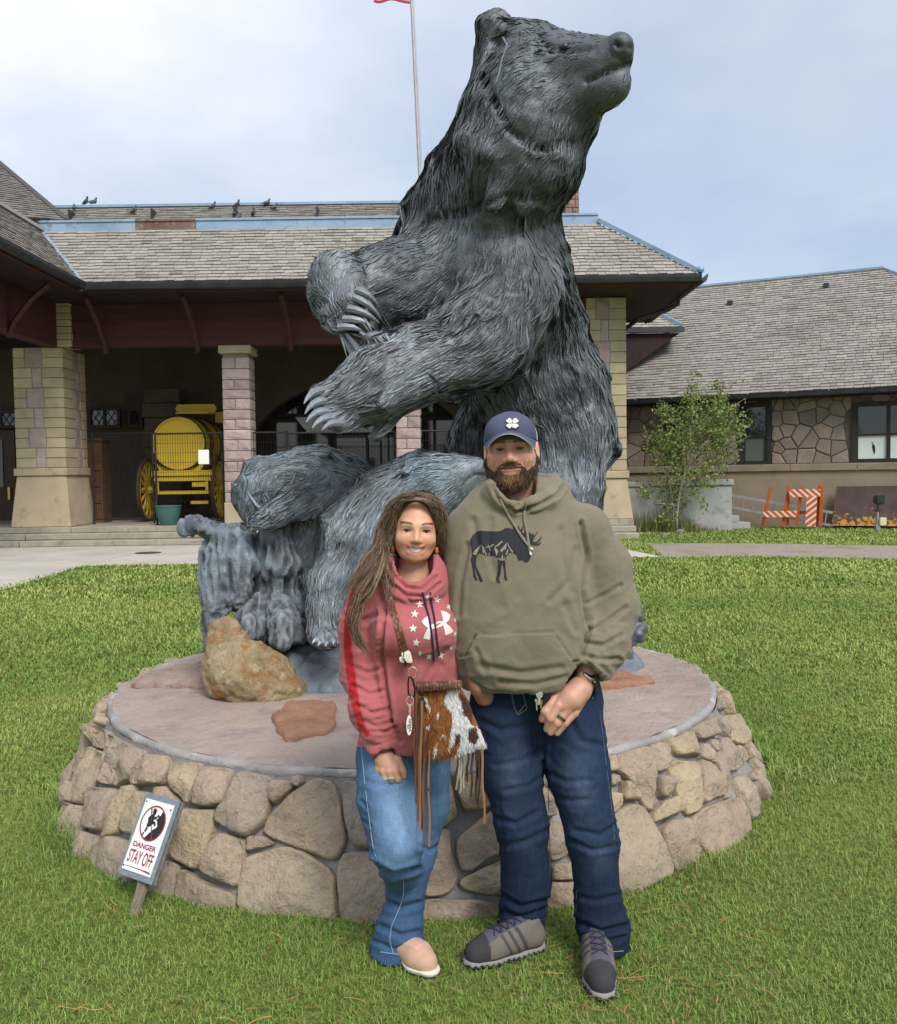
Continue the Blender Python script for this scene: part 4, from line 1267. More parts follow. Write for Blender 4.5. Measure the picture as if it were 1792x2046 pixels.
# ================================================================== things in the portico
M_YEL = mat('wagon_yellow', (0.60,0.42,0.022),(0.52,0.355,0.02),1.3,0.5, spec=0.4, c3=(0.35,0.24,0.03), s3=5, lo3=0.66, hi3=0.8)
M_HOOP = mat('black_hoop', (0.015,0.014,0.013), None, rough=0.5)
M_WRED = mat('wheel_brown', (0.055,0.028,0.02),(0.09,0.05,0.035),5,0.7)
WY = 24.0
bc = at(356,886, WY); br = 53 * pxm(WY)
wagon = thing('tank_wagon', 'bright yellow barrel tank wagon parked in the portico behind the fence', 'wagon', (bc[0], WY + 1.2, PLAT))
NB = 28
for k in range(NB):     # barrel staves, bulging in the middle
    a0, a1 = 2 * math.pi * k / NB + .006,2 * math.pi * (k + 1) / NB - .006
    m = MB(); prof = [(0, br * .985),(.7, br * 1.05),(1.45, br * 1.07),(2.2, br * 1.04),(2.9, br * .97)]
    V = []
    for yy, r in prof:
        for a in (a0,(a0 + a1) / 2, a1):
            V.append((bc[0] + r * math.cos(a), WY + yy, bc[2] + r * math.sin(a)))
    for yy, r in prof:
        for a in (a0,(a0 + a1) / 2, a1):
            V.append((bc[0] + (r - .04) * math.cos(a), WY + yy, bc[2] + (r - .04) * math.sin(a)))
    F = [[i * 3 + j, i * 3 + j + 1, i * 3 + j + 4, i * 3 + j + 3] for i in range(4) for j in range(2)]
    F += [[15 + i * 3 + j, 15 + i * 3 + j + 3,15 + i * 3 + j + 4,15 + i * 3 + j + 1] for i in range(4) for j in range(2)]
    F += [[i * 3, i * 3 + 3,18 + i * 3,15 + i * 3] for i in range(4)] + [[i * 3 + 2,17 + i * 3,20 + i * 3, i * 3 + 5] for i in range(4)] + [[0,15,16,1],[1,16,17,2]]
    m.add(V, F).build('stave', M_YEL, wagon)
MB().lathe([(0,.06),(br * .97,.06),(br * .97,.10)],(bc[0], WY - .02, bc[2]), 'y', 48, caps=False).build('tank_head', M_YEL, wagon)
for yy, f in ((-.004,1.0),(.42,1.045),(.62,1.058),(1.45,1.08),(2.2,1.05),(2.75,.99)):
    MB().lathe([(br * f + .002,0),(br * f + .022,0),(br * f + .022,.07),(br * f + .002,.07),(br * f + .002,0)],(bc[0], WY + yy, bc[2]), 'y', 48, caps=False).build('hoop', M_HOOP, wagon, smooth=True)
sx0, sx1, sz = Xat(352, WY + .9), Xat(434, WY + .9), at(390,828, WY + .9)[2]
MB().prism([(sx0 + .12, WY + .8, sz),(sx1 - .1, WY + .8, sz),(sx1, WY + .8, sz + .14),(sx1 - .02, WY + .8, sz + .2),(sx1 - .08, WY + .8, sz + .27),(sx0 + .08, WY + .8, sz + .27),(sx0 + .02, WY + .8, sz + .2),(sx0, WY + .8, sz + .14)],(0,.06,0)).build('seat_back', M_YEL, wagon)
MB().box(sx0 + .15, sx1 - .1, WY + .3, WY + .79, sz - .02, sz + .02).build('seat', M_YEL, wagon)
for x in (sx0 + .25, sx1 - .25):
    MB().tube([(x, WY + .7, sz - .02),(x, WY + .75, bc[2] + br * .9)],.03,6).build('seat_spring', M_HOOP, wagon)
MB().box(sx1 - .25, sx1 + .02, WY + 1.6, WY + 2.0, bc[2] + br * .9, bc[2] + br * 1.32).build('filler_box', M_YEL, wagon)
bz = at(360,949, WY)[2]
X0w, X1w = Xat(304, WY, 950), Xat(424, WY, 950)
MB().box(X0w, X1w, WY - .05, WY + .15, bz - .02, bz + .12).build('bolster', M_YEL, wagon)
MB().box(X0w + .05, X1w - .05, WY - .0, WY + .12, bz - .16, bz - .04).build('bolster', M_YEL, wagon)
for x in (X0w + .3, X1w - .35):
    MB().box(x, x + .1, WY - .0, WY + 2.9, bz - .02, bz + .10).build('sill', M_YEL, wagon)
MB().prism([(bc[0] - br * .75, WY + .1, bz + .11),(bc[0] + br * .75, WY + .1, bz + .11),(bc[0] + br * .98, WY + .1, bz + .35),(bc[0] + br * .6, WY + .1, bz + .2),(bc[0], WY + .1, bz + .13),(bc[0] - br * .6, WY + .1, bz + .2),(bc[0] - br * .98, WY + .1, bz + .35)],(0,.12,0)).build('cradle', M_YEL, wagon)
az = at(360,985, WY)[2]
MB().box(X0w + .1, X1w - .12, WY + .02, WY + .14, az - .03, az + .06).build('axle', M_YEL, wagon)
MB().box(X1w - .55, X1w - .14, WY + .02, WY + .1, az + .16, az + .28).build('brake_beam', M_YEL, wagon)
MB().box(X1w - .6, X1w - .14, WY + .02, WY + .09, az - .3, az - .22).build('brake_beam', M_YEL, wagon)
for x in (X0w + .12, X1w - .16):
    MB().bar((x, WY + .05, az),(x, WY + .05, bz - .1),.07,.07,(0,1,0)).build('stay', M_YEL, wagon)
def wheel(x, y, r, side):
    cz = PLAT + r
    w = MB().lathe([(r - .07,-.04),(r, -.04),(r, .04),(r - .07,.04),(r - .07,-.04)],(x, y, cz), 'x', 36, caps=False).build('wheel', M_WRED, wagon, smooth=True)
    MB().lathe([(r - .075,-.03),(r - .16,-.03),(r - .16,.03),(r - .075,.03),(r - .075,-.03)],(x, y, cz), 'x', 36, caps=False).build('felloe', M_YEL, w, smooth=True)
    MB().lathe([(0,-.16),(.08,-.16),(.11,-.05),(.11,.05),(.08,.16),(0,.16)],(x, y, cz), 'x', 14, caps=False).build('hub', M_YEL, w, smooth=True)
    for k in range(14):
        a = 2 * math.pi * k / 14
        MB().bar((x, y + .1 * math.cos(a), cz + .1 * math.sin(a)),(x, y + (r - .14) * math.cos(a), cz + (r - .14) * math.sin(a)),.045,.05,(1,0,0)).build('spoke', M_YEL, w)
wr = 0.86
wheel(Xat(300, WY + .9,990), WY + .75, wr, -1)
wheel(Xat(437, WY + .6,990), WY + .75, wr, 1)
wheel(Xat(302, WY + .9,990) + .2, WY + 2.6,.6,-1)
wheel(Xat(420, WY + .6,990), WY + 2.6,.6,1)
# ---- temporary fence panels
M_FEN = mat('fence_black', (0.012,0.012,0.013), None, rough=0.5, spec=0.4)
def fence(xa, xb, Y, label, ytop=866):
    x0, x1 = Xat(xa, Y, 950), Xat(xb, Y, 950)
    z1 = at((xa + xb) / 2, ytop, Y)[2]; z0 = PLAT + .12
    th = thing('fence_panel', label, 'fence', ((x0 + x1) / 2, Y, PLAT), 'temporary fence panels across the portico')
    fr = MB().tube([(x0, Y, PLAT),(x0, Y, z1)],.026,8).tube([(x1, Y, PLAT),(x1, Y, z1)],.026,8)
    fr.build('post', M_FEN, th, smooth=True) if False else None
    for x in (x0, x1):
        MB().tube([(x, Y, PLAT),(x, Y, z1 + .04)],.028,8).build('post', M_FEN, th, smooth=True)
    MB().tube([(x0, Y, z1),(x1, Y, z1)],.024,8).build('top_rail', M_FEN, th, smooth=True)
    MB().tube([(x0, Y, z0),(x1, Y, z0)],.02,8).build('bottom_rail', M_FEN, th, smooth=True)
    g = MB(); n = int((x1 - x0) / .062)
    for k in range(1, n):
        x = x0 + (x1 - x0) * k / n
        g.tube([(x, Y, z0),(x, Y, z1)],.0042,4, caps=False)
    for k in range(1,9):
        z = z0 + (z1 - z0) * k / 9
        g.tube([(x0, Y + .006, z),(x1, Y + .006, z)],.0042,4, caps=False)
    g.build('wire_mesh', M_FEN, th, kind='stuff')
fence(312,446,22.75, 'black wire fence panel in front of the yellow tank wagon')
fence(186,306,23.6, 'black wire fence panel beside the broad corner pier')
fence(503,573,22.75, 'narrow black wire fence panel beside the cub hanging over the stump', 864)
fence(577,789,22.75, 'wide black wire fence panel between the two pink pillars', 864)
fence(842,975,22.75, 'black wire fence panel right of the second pink pillar', 860)
M_PAPER = mat('paper', (0.78,0.79,0.76), None, rough=0.7)
for xc, yc, lab in ((407,913, 'white paper notice hung on the fence before the wagon'),(667,912, 'white paper notice on the fence above the leaning cub'),(909,907, 'white paper notice on the fence beside the bear leg')):
    p0 = at(xc, yc, 22.70)
    n_ = MB().box(p0[0] - .135, p0[0] + .135,22.695,22.70, p0[2] - .18, p0[2] + .18).build('paper_notice', M_PAPER, None, label=lab, cat='notice', group='paper notices on the fence')
# ---- planter, cabinet, carriage canopy
pc = np.array([Xat(337,22.5,1040),22.48, PLAT])
MB().lathe([(0,.0),(.19,0),(.20,.02),(.29,.3),(.315,.5),(.325,.5),(.325,.47),(.30,.47),(.28,.3),(.0,.28)], pc, n=36, caps=False).build('plant_pot', mat('teal_glaze', (0.035,0.10,0.095),(0.05,0.125,0.115),4,0.45, spec=0.5), None, smooth=True, label='empty teal green plant pot on the portico edge', cat='plant pot')
M_WOOD = mat('cabinet_wood', (0.16,0.085,0.04),(0.11,0.055,0.028),3,0.6, stretch=(1,1,.2))
cb0, cb1, cbt = Xat(168,24.3,900), Xat(203,24.3,900), at(190,876,24.3)[2]
cab = thing('wooden_cabinet', 'brown wooden cabinet with drawers behind the corner pier', 'cabinet', (cb0,24.5, PLAT))
MB().box(cb0, cb1,24.3,24.9, PLAT, cbt - .06).build('carcass', M_WOOD, cab)
MB().box(cb0 - .05, cb1 + .05,24.25,24.95, cbt - .058, cbt).build('top', M_WOOD, cab)
for k in range(4):
    MB().box(cb0 + .03, cb1 - .03,24.27,24.298, PLAT + .1 + k * .44, PLAT + .5 + k * .44).build('drawer', M_WOOD, cab, bevel=.006)
M_CANV = mat('pale_canopy', (0.42,0.43,0.40),(0.34,0.35,0.33),2,0.8)
CY = 26.2
c0, c1 = Xat(588, CY), Xat(792, CY); cz0, cz1 = at(690,858, CY)[2], at(690,832, CY)[2]
can = thing('carriage', 'pale fringed carriage canopy standing under the arch', 'carriage', ((c0 + c1) / 2, CY, PLAT))
MB().hexa([(c0 + .3, CY, cz0),(c1 - .3, CY, cz0),(c1 - .3, CY + .8, cz0),(c0 + .3, CY + .8, cz0),(c0, CY + .05, cz1),(c1, CY + .05, cz1),(c1, CY + .75, cz1),(c0, CY + .75, cz1)]).build('canopy', M_CANV, can)
for k in range(18):
    xx = c0 + .32 + (c1 - c0 - .64) * (k + .5) / 18; r = (c1 - c0 - .64) / 36
    MB().prism([(xx + r * math.cos(a), CY - .02, cz0 - .01 + r * 1.1 * math.sin(a)) for a in np.linspace(math.pi, 2 * math.pi, 8)],(0,.015,0)).build('scallop', M_CANV, can)
for xx in (c0 + .5, c1 - .5):
    MB().tube([(xx, CY + .4, PLAT + .9),(xx, CY + .4, cz0)],.03,8).build('canopy_post', M_HOOP, can)
MB().box(c0 + .4, c1 - .4, CY + .1, CY + .7, PLAT + .55, PLAT + .95).build('carriage_body', M_WRED, can)
for xx in (c0 + .6, c1 - .6):
    for yy in (CY + .05, CY + .75):
        MB().lathe([(.40,-.02),(.45,-.02),(.45,.02),(.40,.02),(.40,-.02)],(xx, yy, PLAT + .45), 'y', 24, caps=False).lathe([(0,-.05),(.06,-.05),(.06,.05),(0,.05)],(xx, yy, PLAT + .45), 'y', 10).bar((xx - .4, yy, PLAT + .45),(xx + .4, yy, PLAT + .45),.03,.03).bar((xx, yy, PLAT + .05),(xx, yy, PLAT + .85),.03,.03).build('wheel', M_WRED, can)
# ================================================================== stone building at the right and what stands before it
RBO = np.array([9.33,25.6,0.0]); RBU = unit(np.array([0.899,-0.438,0])); RBN = np.array([RBU[1],-RBU[0],0])   # along the wall, and out of it
def rb(s, h, o=0.0):
    return RBO + RBU * s + RBN * o + np.array([0,0, h])
def rb_px(x, y, o=0.0):
    d = ray(x, y); q = RBO + RBN * o
    t_ = ((q - CAM) @ RBN) / (d @ RBN)
    P = CAM + d * t_
    return (P - RBO) @ RBU, P[2]
house = thing('stone_house', 'low stone building with a broad shingled roof right of the bear', 'building', rb(0,0))
def rbox(s0, s1, h0, h1, o0, o1, name, m, parent=house, **kw):
    return MB().hexa([rb(s0, h0, o0), rb(s1, h0, o0), rb(s1, h0, o1), rb(s0, h0, o1), rb(s0, h1, o0), rb(s1, h1, o0), rb(s1, h1, o1), rb(s0, h1, o1)]).build(name, m, parent, **kw)
SL, SR = -6.5,9.0
eh = rb_px(1600,782,0.55)[1]
sill_h = rb_px(1600,934)[1]
M_HBASE = mat('house_base_stucco', (0.30,0.235,0.165),(0.24,0.19,0.135),1.2,0.93,0.3,50,0.006, c3=(0.17,0.135,0.105), s3=1.8, lo3=0.58, hi3=0.78)
M_HSILL = mat('house_sill', (0.28,0.225,0.165),(0.21,0.17,0.125),2.0,0.92,0.4,40,0.008)
M_HST = mat('house_flagstone', (0.27,0.205,0.165),(0.20,0.155,0.13),3,0.93,0.6,25,0.015, rnd=0.4, c3=(0.33,0.255,0.19), s3=6)
rbox(SL, SR, -.1, sill_h - .1,-.3,0.04, 'base_wall', M_HBASE)
for k in range(9):
    a = SL + (SR - SL) * k / 9
    rbox(a + .005, a + (SR - SL) / 9 - .005, sill_h - .10, sill_h + .10,-.3,.10, 'sill_course', M_HSILL, bevel=.015)
M_HJ = mat('house_joint', (0.14,0.115,0.09),(0.10,0.085,0.07),6,0.95)
rbox(SL, SR, sill_h + .1, eh + .2,-.3,-.015, 'stone_wall', M_HJ)
wall = bpy.data.objects['stone_wall']
# windows: (left px, right px, top px, bottom px)
wins = []
for xa, xb, ya, yb, kind in ((1478,1541,806,926, 'single'),(1702,1850,802,921, 'double'),(1330,1362,815,930, 'single')):
    s0, h1 = rb_px(xa, (ya + 0)); s1, h0 = rb_px(xb, yb)
    h1 = rb_px((xa + xb) / 2, ya)[1]; h0 = sill_h + .10
    wins.append((s0, s1, h0, h1, kind))
# flagstones: a jittered field of cells, cut back at the windows
def clip(poly, p, n):
    out = []
    for i in range(len(poly)):
        a, b = poly[i], poly[(i + 1) % len(poly)]
        da, db = (a - p) @ n, (b - p) @ n
        if da <= 0: out.append(a)
        if da * db < 0: out.append(a + (b - a) * da / (da - db))
    return out
seeds = []
for i in range(int((SR + 4.6) / .40)):
    for j in range(6):
        seeds.append(np.array([-4.6 + (i + .5 + random.uniform(-.42,.42)) * .40, sill_h + .1 + (j + .5 + random.uniform(-.42,.42)) * .36]))
h_top = eh + .15
for i, c in enumerate(seeds):
    if any(w[0] < c[0] < w[1] and w[2] < c[1] < w[3] for w in wins) or c[0] > 6.5: continue
    poly = [np.array(q) for q in ((c[0] - .6, max(c[1] - .6, sill_h + .105)),(c[0] + .6, max(c[1] - .6, sill_h + .105)),(c[0] + .6, min(c[1] + .6, h_top)),(c[0] - .6, min(c[1] + .6, h_top)))]
    for j, d in enumerate(seeds):
        if j != i and np.linalg.norm(d - c) < 1.2:
            poly = clip(poly, (c + d) / 2 - (d - c) / np.linalg.norm(d - c) * .011, d - c)
            if len(poly) < 3: break
    for w in wins:
        if len(poly) < 3: break
        if w[2] - .1 < c[1] < w[3] + .1 or True:
            ps = np.array(poly)
            if ps[:, 0].max() > w[0] and ps[:, 0].min() < w[1] and ps[:, 1].max() > w[2] and ps[:, 1].min() < w[3]:
                if c[0] <= w[0]: poly = clip(poly, np.array([w[0] - .01,0]), np.array([1., 0]))
                elif c[0] >= w[1]: poly = clip(poly, np.array([w[1] + .01,0]), np.array([-1., 0]))
                elif c[1] >= w[3]: poly = clip(poly, np.array([0, w[3] + .01]), np.array([0,-1.]))
    if len(poly) < 3: continue
    q = np.array(poly); cc = q.mean(0); n = len(q); pr = random.uniform(.012,.04)
    V = [rb(a, b_, -.03) for a, b_ in q] + [rb(a, b_, pr * .6) for a, b_ in cc + (q - cc) * .985] + [rb(a, b_, pr) for a, b_ in cc + (q - cc) * .88] + [rb(cc[0], cc[1], pr * random.uniform(.7,1.5))]
    F = [[k, (k + 1) % n, n + (k + 1) % n, n + k] for k in range(n)] + [[n + k, n + (k + 1) % n, 2 * n + (k + 1) % n, 2 * n + k] for k in range(n)] + [[2 * n + k, 2 * n + (k + 1) % n, 3 * n] for k in range(n)]
    MB().add(V, F).build('stone', M_HST, wall)
M_SHADE = mat('white_blind', (0.62,0.68,0.64),(0.55,0.61,0.57),3,0.6)
M_WDARK = mat('dark_window_frame', (0.022,0.018,0.016),(0.03,0.025,0.022),3,0.6)
def house_window(s0, s1, h0, h1, kind):
    fr = .11
    w = MB()
    for a, b_, c_, d in ((s0, s1, h0, h0 + fr),(s0, s1, h1 - fr, h1),(s0, s0 + fr, h0 + fr, h1 - fr),(s1 - fr, s1, h0 + fr, h1 - fr)):
        w.hexa([rb(a, c_, -.02), rb(b_, c_, -.02), rb(b_, c_, .075), rb(a, c_, .075), rb(a, d, -.02), rb(b_, d, -.02), rb(b_, d, .075), rb(a, d, .075)])
    o = w.build('window', M_WDARK, house)
    n = 2 if kind == 'double' else 1
    hm = h0 + (h1 - h0) * .48
    for k in range(n):
        a, b_ = s0 + fr + (s1 - s0 - 2 * fr) * k / n, s0 + fr + (s1 - s0 - 2 * fr) * (k + 1) / n
        rbox(a, b_, h0 + fr, hm - .05,-.008,.002, 'blind', M_SHADE if kind == 'double' else mat('grey_blind', (0.10,0.12,0.10)), o) if kind == 'double' or k == 0 else None
        rbox(a - .001, b_ + .001, h0 + fr, h1 - fr, -.068,-.060, 'pane', M_GL2, o) if False else None
        rbox(a, b_, hm, h1 - fr, -.008,.002, 'pane', M_GLASS, o)
        rbox(a, b_, hm - .055, hm - .001,-.012,.045, 'meeting_rail', M_WDARK, o)
        for (x0, x1, z0, z1) in ((a - .04, a + .05, h0 + fr, h1 - fr),(b_ - .05, b_ + .04, h0 + fr, h1 - fr)):
            rbox(x0, x1, z0, z1,-.014,.053, 'stile', M_WDARK, o)
    if kind == 'double':
        a, b_ = s0 + fr, s0 + fr + (s1 - s0 - 2 * fr) / 2
        m_ = (a + b_) / 2 + .03; z_ = h0 + .42
        MB().prism([rb(m_ + dx, z_ + dz, 0.004) for dx, dz in ((-.03,.16),(.0,.08),(.035,.05),(.05,-.08),(.03,-.2),(.0,-.12),(-.03,.0),(-.02,.08),(-.045,.15))], RBN * .006).build('stain', mat('dark_stain', (0.02,0.02,0.02)), o)
for w in wins: house_window(*w)
# roof
RD, RP = 5.6,0.76
oh = 0.55
ev0, ev1 = rb(SL, eh, oh), rb(SR, eh, oh)
rh = eh + RD * RP
sr = ((at(1764,536,29) - RBO) @ RBU)
d_ = ray(1764,537); 
# ridge end from the picture: where the sight line meets the vertical plane under the ridge
q = RBO + RBN * (oh - RD); tt = ((q - CAM) @ RBN) / (d_ @ RBN); Pq = CAM + d_ * tt
sr = (Pq - RBO) @ RBU; rh = Pq[2]; RP = (rh - eh) / RD
SRE = sr + RD
hdeck = MB().add([rb(SL, eh, oh), rb(SRE, eh, oh), rb(sr, rh, oh - RD), rb(SL, rh, oh - RD)],[(0,1,2,3)]).build('roof', M_DECK, house)
slen = math.hypot(RD, rh - eh)
upv = rb(0, rh - eh, -RD) - RBO
shingle_field(hdeck, [(0,0),(SRE - SL, 0),(sr - SL, slen),(0, slen)], rb(SL, eh, oh), rb(SRE, eh, oh), upv, M_SHING, 300,0.15,.14,.32,0.92, near=lambda P: abs((P - RBO) @ RBU - 1.6) + (0 if (P - RBO) @ RBU < 3.2 else 50) + abs(P[2] - eh - 1) * .5)
MB().add([rb(SRE, eh, oh), rb(SRE, eh, oh - 2 * RD), rb(sr, rh, oh - RD)],[(0,1,2)]).build('hip_end', M_DECK, house)
MB().bar(rb(SL, rh + .03, oh - RD), rb(sr, rh + .03, oh - RD),.2,.07).build('ridge_cap', M_ZINC, house)
MB().bar(rb(sr, rh + .04, oh - RD), rb(SRE, eh + .06, oh),.16,.07).build('hip_cap', M_ZINC, house)
for s_, hh in ((1.0,.55),(3.2,.35),(-1.9,.9)):
    rbox(s_, s_ + .16, rh - hh - .02, rh - hh + .12, oh - RD + hh / RP - .12, oh - RD + hh / RP + .12, 'roof_vent', M_GUT)
gg = MB().prism([rb(SL, eh - .02, oh) + RBN * o + np.array([0,0, h]) for o, h in ((0,0),(0,-.10),(.05,-.13),(.11,-.1),(.13,0),(.115,0),(.10,-.08),(.05,-.11),(.015,-.09),(.015,0))], RBU * (SRE - SL)).build('gutter', M_GUT, house)
for k in range(14):
    s_ = SL + (k + .5) * (SRE - SL) / 14
    MB().bar(rb(s_, eh + .0, oh), rb(s_, eh - .02, oh + .135),.03,.008).build('strap', M_ZINC, gg)
rbox(SL, SRE, eh - .14, eh - .03, oh - .06, oh - .005, 'fascia', M_TIMB)
rbox(SL, SRE, eh - .16, eh - .14,-.0, oh - .005, 'soffit', M_SOFF)
# ---- low concrete wall with a rounded cap, steps behind it
M_LOWW = mat('grey_concrete_wall', (0.36,0.36,0.34),(0.28,0.285,0.27),1.6,0.92,0.5,50,0.008, c3=(0.19,0.19,0.175), s3=3, lo3=0.55, hi3=0.72)
LY = 24.3
lx0, lx1 = Xat(1250, LY, 1000), Xat(1466, LY, 1000); lz1 = at(1440,958, LY)[2]; lzl = at(1300,968, LY)[2]
lo = thing('low_wall', 'grey concrete wing wall with a rounded cap behind the small aspen', 'wall', (lx0, LY, 0))
MB().box(lx0, lx1 - .05, LY, LY + .25,-.05, lz1 - .17).build('wall_body', M_LOWW, lo, bevel=.01)
MB().box(lx1 - .32, lx1 - .045, LY + .252, LY + 1.6,-.05, lz1 - .17).build('wall_return', M_LOWW, lo, bevel=.01)
xm = Xat(1388, LY, 960)
MB().box(xm, lx1, LY - .05, LY + .3, lz1 - .168, lz1).build('cap', M_LOWW, lo, bevel=.045, seg=3)
MB().box(lx0, xm - .01, LY - .05, LY + .3, lz1 - .168, lz1 - .03).build('cap', M_LOWW, lo, bevel=.03, seg=2)
MB().box(lx1 - .36, lx1 + .0, LY + .302, LY + 1.65, lz1 - .168, lz1 - .005).build('cap', M_LOWW, lo, bevel=.04, seg=2)
steps = thing('concrete_steps', 'grey concrete steps climbing beside the low wall', 'steps', (lx1 + .4, LY + .6,0))
for k in range(3):
    MB().box(lx1 - .04, lx1 + .62 - k * .3, LY + .5 + k * .02, LY + 1.4, k * .19 - (.03 if k == 0 else 0),(k + 1) * .19 - .004).build('step', M_LOWW, steps, bevel=.015)
# ---- ladder lying on edge against the wall
M_ALU = mat('ladder_aluminium', (0.50,0.51,0.52),(0.40,0.41,0.42),5,0.45, metal=0.7)
ladr = thing('ladder', 'aluminium ladder lying on its side behind the orange barricades', 'ladder', rb(0,0,.5))
rp = lambda zx, zy, o: (lambda q: rb(q[0], q[1], o))(rb_px(1244.5 + zx * .3056,918.5 + zy * .3056, o))
LO = .55
ra, rb_, rc_, rd_ = rp(700,232, LO), rp(1372,346, LO), rp(700,309, LO), rp(1372,431, LO)
MB().bar(ra, rb_, .03,.07).build('rail', M_ALU, ladr); MB().bar(rc_, rd_, .03,.07).build('rail', M_ALU, ladr)
for k in range(10):
    u_ = (k + .45) / 10
    MB().tube([ra + (rb_ - ra) * u_, rc_ + (rd_ - rc_) * (u_ - .02)],.018,8).build('rung', M_ALU, ladr)
# ---- barricades
t = NT('barricade_stripes')
uvn = t.node('ShaderNodeTexCoord').outputs['UV']
sx = t.node('ShaderNodeSeparateXYZ', {0: uvn})
w_ = t.math('FRACT', t.math('MULTIPLY', t.math('ADD', sx.outputs[0], sx.outputs[1]),1.0))
M_STRIPE = t.done(t.mix(t.math('GREATER_THAN', w_, 0.6),(0.60,0.115,0.03),(0.72,0.66,0.60)),0.5,0,0.3)
M_ORNG = mat('orange_paint', (0.52,0.105,0.022),(0.42,0.085,0.02),5,0.6, c3=(0.30,0.14,0.07), s3=12, lo3=0.62, hi3=0.75)
def plank(a, b, w, parent, name='striped_board', slant=1.0, period=.17):
    a, b = np.array(a, float), np.array(b, float); L = np.linalg.norm(b - a); d = (b - a) / L
    up = unit(np.cross(np.cross(d, RBN), d) if False else np.cross(RBN, d)); 
    if up[2] < 0 or (abs(up[2]) < .3 and up[0] < 0): up = -up
    th_ = RBN * .02
    V = [a - up * w / 2, b - up * w / 2, b + up * w / 2, a + up * w / 2]
    V = [v + th_ for v in V] + [v - th_ for v in V]
    F = [[0,1,2,3],[7,6,5,4],[0,4,5,1],[1,5,6,2],[2,6,7,3],[3,7,4,0]]
    k = L / period; s2 = slant * w / period
    uv = np.array([(0,0),(k, 0),(k + s2,0),(s2,0)] * 2)
    return mk(name, np.array(V), F, M_STRIPE, parent, smooth=False, uvs=uv)
BO = .95
def post(parent, p0, p1, o=BO, w=.075):
    MB().bar(rp(*p0, o), rp(*p1, o), w, .045, RBN).build('leg', M_ORNG, parent)
b1 = thing('barricade', 'orange and white striped barricade with a leaning post and one low board', 'barricade', rb(-.9,0, BO))
post(b1,(962,182),(916,432), BO + .05); post(b1,(945,260),(925,432), BO + .10,.06)
post(b1,(1085,165),(1046,432), BO + .05); post(b1,(1082,168),(1075,433), BO - .02)
plank(rp(918,356, BO + .13), rp(1135,354, BO + .13),.17, b1)
b2 = thing('barricade', 'orange and white striped barricade with boards at its top and middle', 'barricade', rb(.1,0, BO))
post(b2,(1170,174),(1132,430), BO + .05); post(b2,(1150,300),(1122,430), BO + .09,.05)
post(b2,(1288,163),(1266,433), BO - .02); post(b2,(1300,165),(1294,436), BO + .06)
plank(rp(1088,220, BO + .13), rp(1290,216, BO + .13),.21, b2)
plank(rp(1150,345, BO - .05), rp(1290,342, BO - .05),.09, b2, slant=0, period=9)
b3 = plank(rp(1236,238, BO + .18), rp(1226,437, BO + .18),.26, None, 'loose_board', slant=-.9)
setp(b3, 'loose orange and white striped board standing upright against a barricade', 'board')
# ---- rusty steel plate, floodlight on a post
t = NT('rusty_plate')
p = t.pos()
c = t.mix(t.ramp(t.noise(p, 3,6),[(0.4,0.0),(0.7,1.0)]),(0.062,0.04,0.036),(0.085,0.058,0.05))
zz = t.node('ShaderNodeSeparateXYZ', {0: p}).outputs[2]
lowr = t.math('MULTIPLY', t.math('SUBTRACT', 0.62, zz),0.42)
c = t.mix(t.ramp(t.math('ADD', t.noise(p, 9,7,0.7), lowr),[(0.66,0.0),(0.70,1.0)]), c, (0.46,0.22,0.03))
M_RPL = t.done(c, 0.7,0.1,0.3)
s0, h0 = rp(1368,425,.3),0
a0, a1 = rp(1366,430,.62), rp(1396,175,.25)
a2, a3 = rp(2020,168,.25), rp(2040,440,.62)
a0[2] = max(a0[2],.01); a3[2] = a0[2]
MB().prism([a0, a3, a2, a1],-RBN * .03 ).build('steel_plate', M_RPL, None, label='dark steel plate with flaking yellow rust leaning on the stone building', cat='steel plate')
fl = onz(1753,1066)
flood = thing('floodlight', 'small black floodlight on a grey conduit post in the lawn', 'floodlight', (fl[0], fl[1],0))
q = lambda y: at(1753, y, fl[1])[2]
MB().tube([(fl[0], fl[1],0),(fl[0], fl[1], q(1019))],.028,10).build('conduit', mat('conduit_grey', (0.33,0.34,0.34), metal=0.3, rough=0.6), flood, smooth=True)
MB().box(fl[0] - .06, fl[0] + .06, fl[1] - .05, fl[1] + .05, q(1060), q(1050)).build('conduit_foot', mat('conduit_green', (0.17,0.24,0.22), rough=0.7), flood, bevel=.01)
MB().box(fl[0] + .02, fl[0] + .19, fl[1] - .09, fl[1] - .03, q(1050), q(1034)).build('outlet_box', mat('cream_box', (0.58,0.53,0.36), rough=0.6), flood, bevel=.015)
MB().tube([(fl[0], fl[1], q(1019)),(fl[0], fl[1], q(1008))],.02,8).box(fl[0] - .06, fl[0] + .07, fl[1] - .04, fl[1] + .04, q(1022), q(1019)).build('knuckle', M_GUT, flood)
MB().hexa([(fl[0] - .11, fl[1] - .12, q(1008)),(fl[0] + .09, fl[1] - .16, q(1008)),(fl[0] + .09, fl[1] + .05, q(1004)),(fl[0] - .09, fl[1] + .08, q(1004)),(fl[0] - .12, fl[1] - .14, q(988)),(fl[0] + .1, fl[1] - .18, q(988)),(fl[0] + .08, fl[1] + .02, q(991)),(fl[0] - .08, fl[1] + .06, q(991))]).build('lamp_head', M_GUT, flood, bevel=.012)
MB().box(fl[0] - .09, fl[0] + .07, fl[1] - .175, fl[1] - .165, q(1005), q(991)).build('lens', M_GLASS, flood)

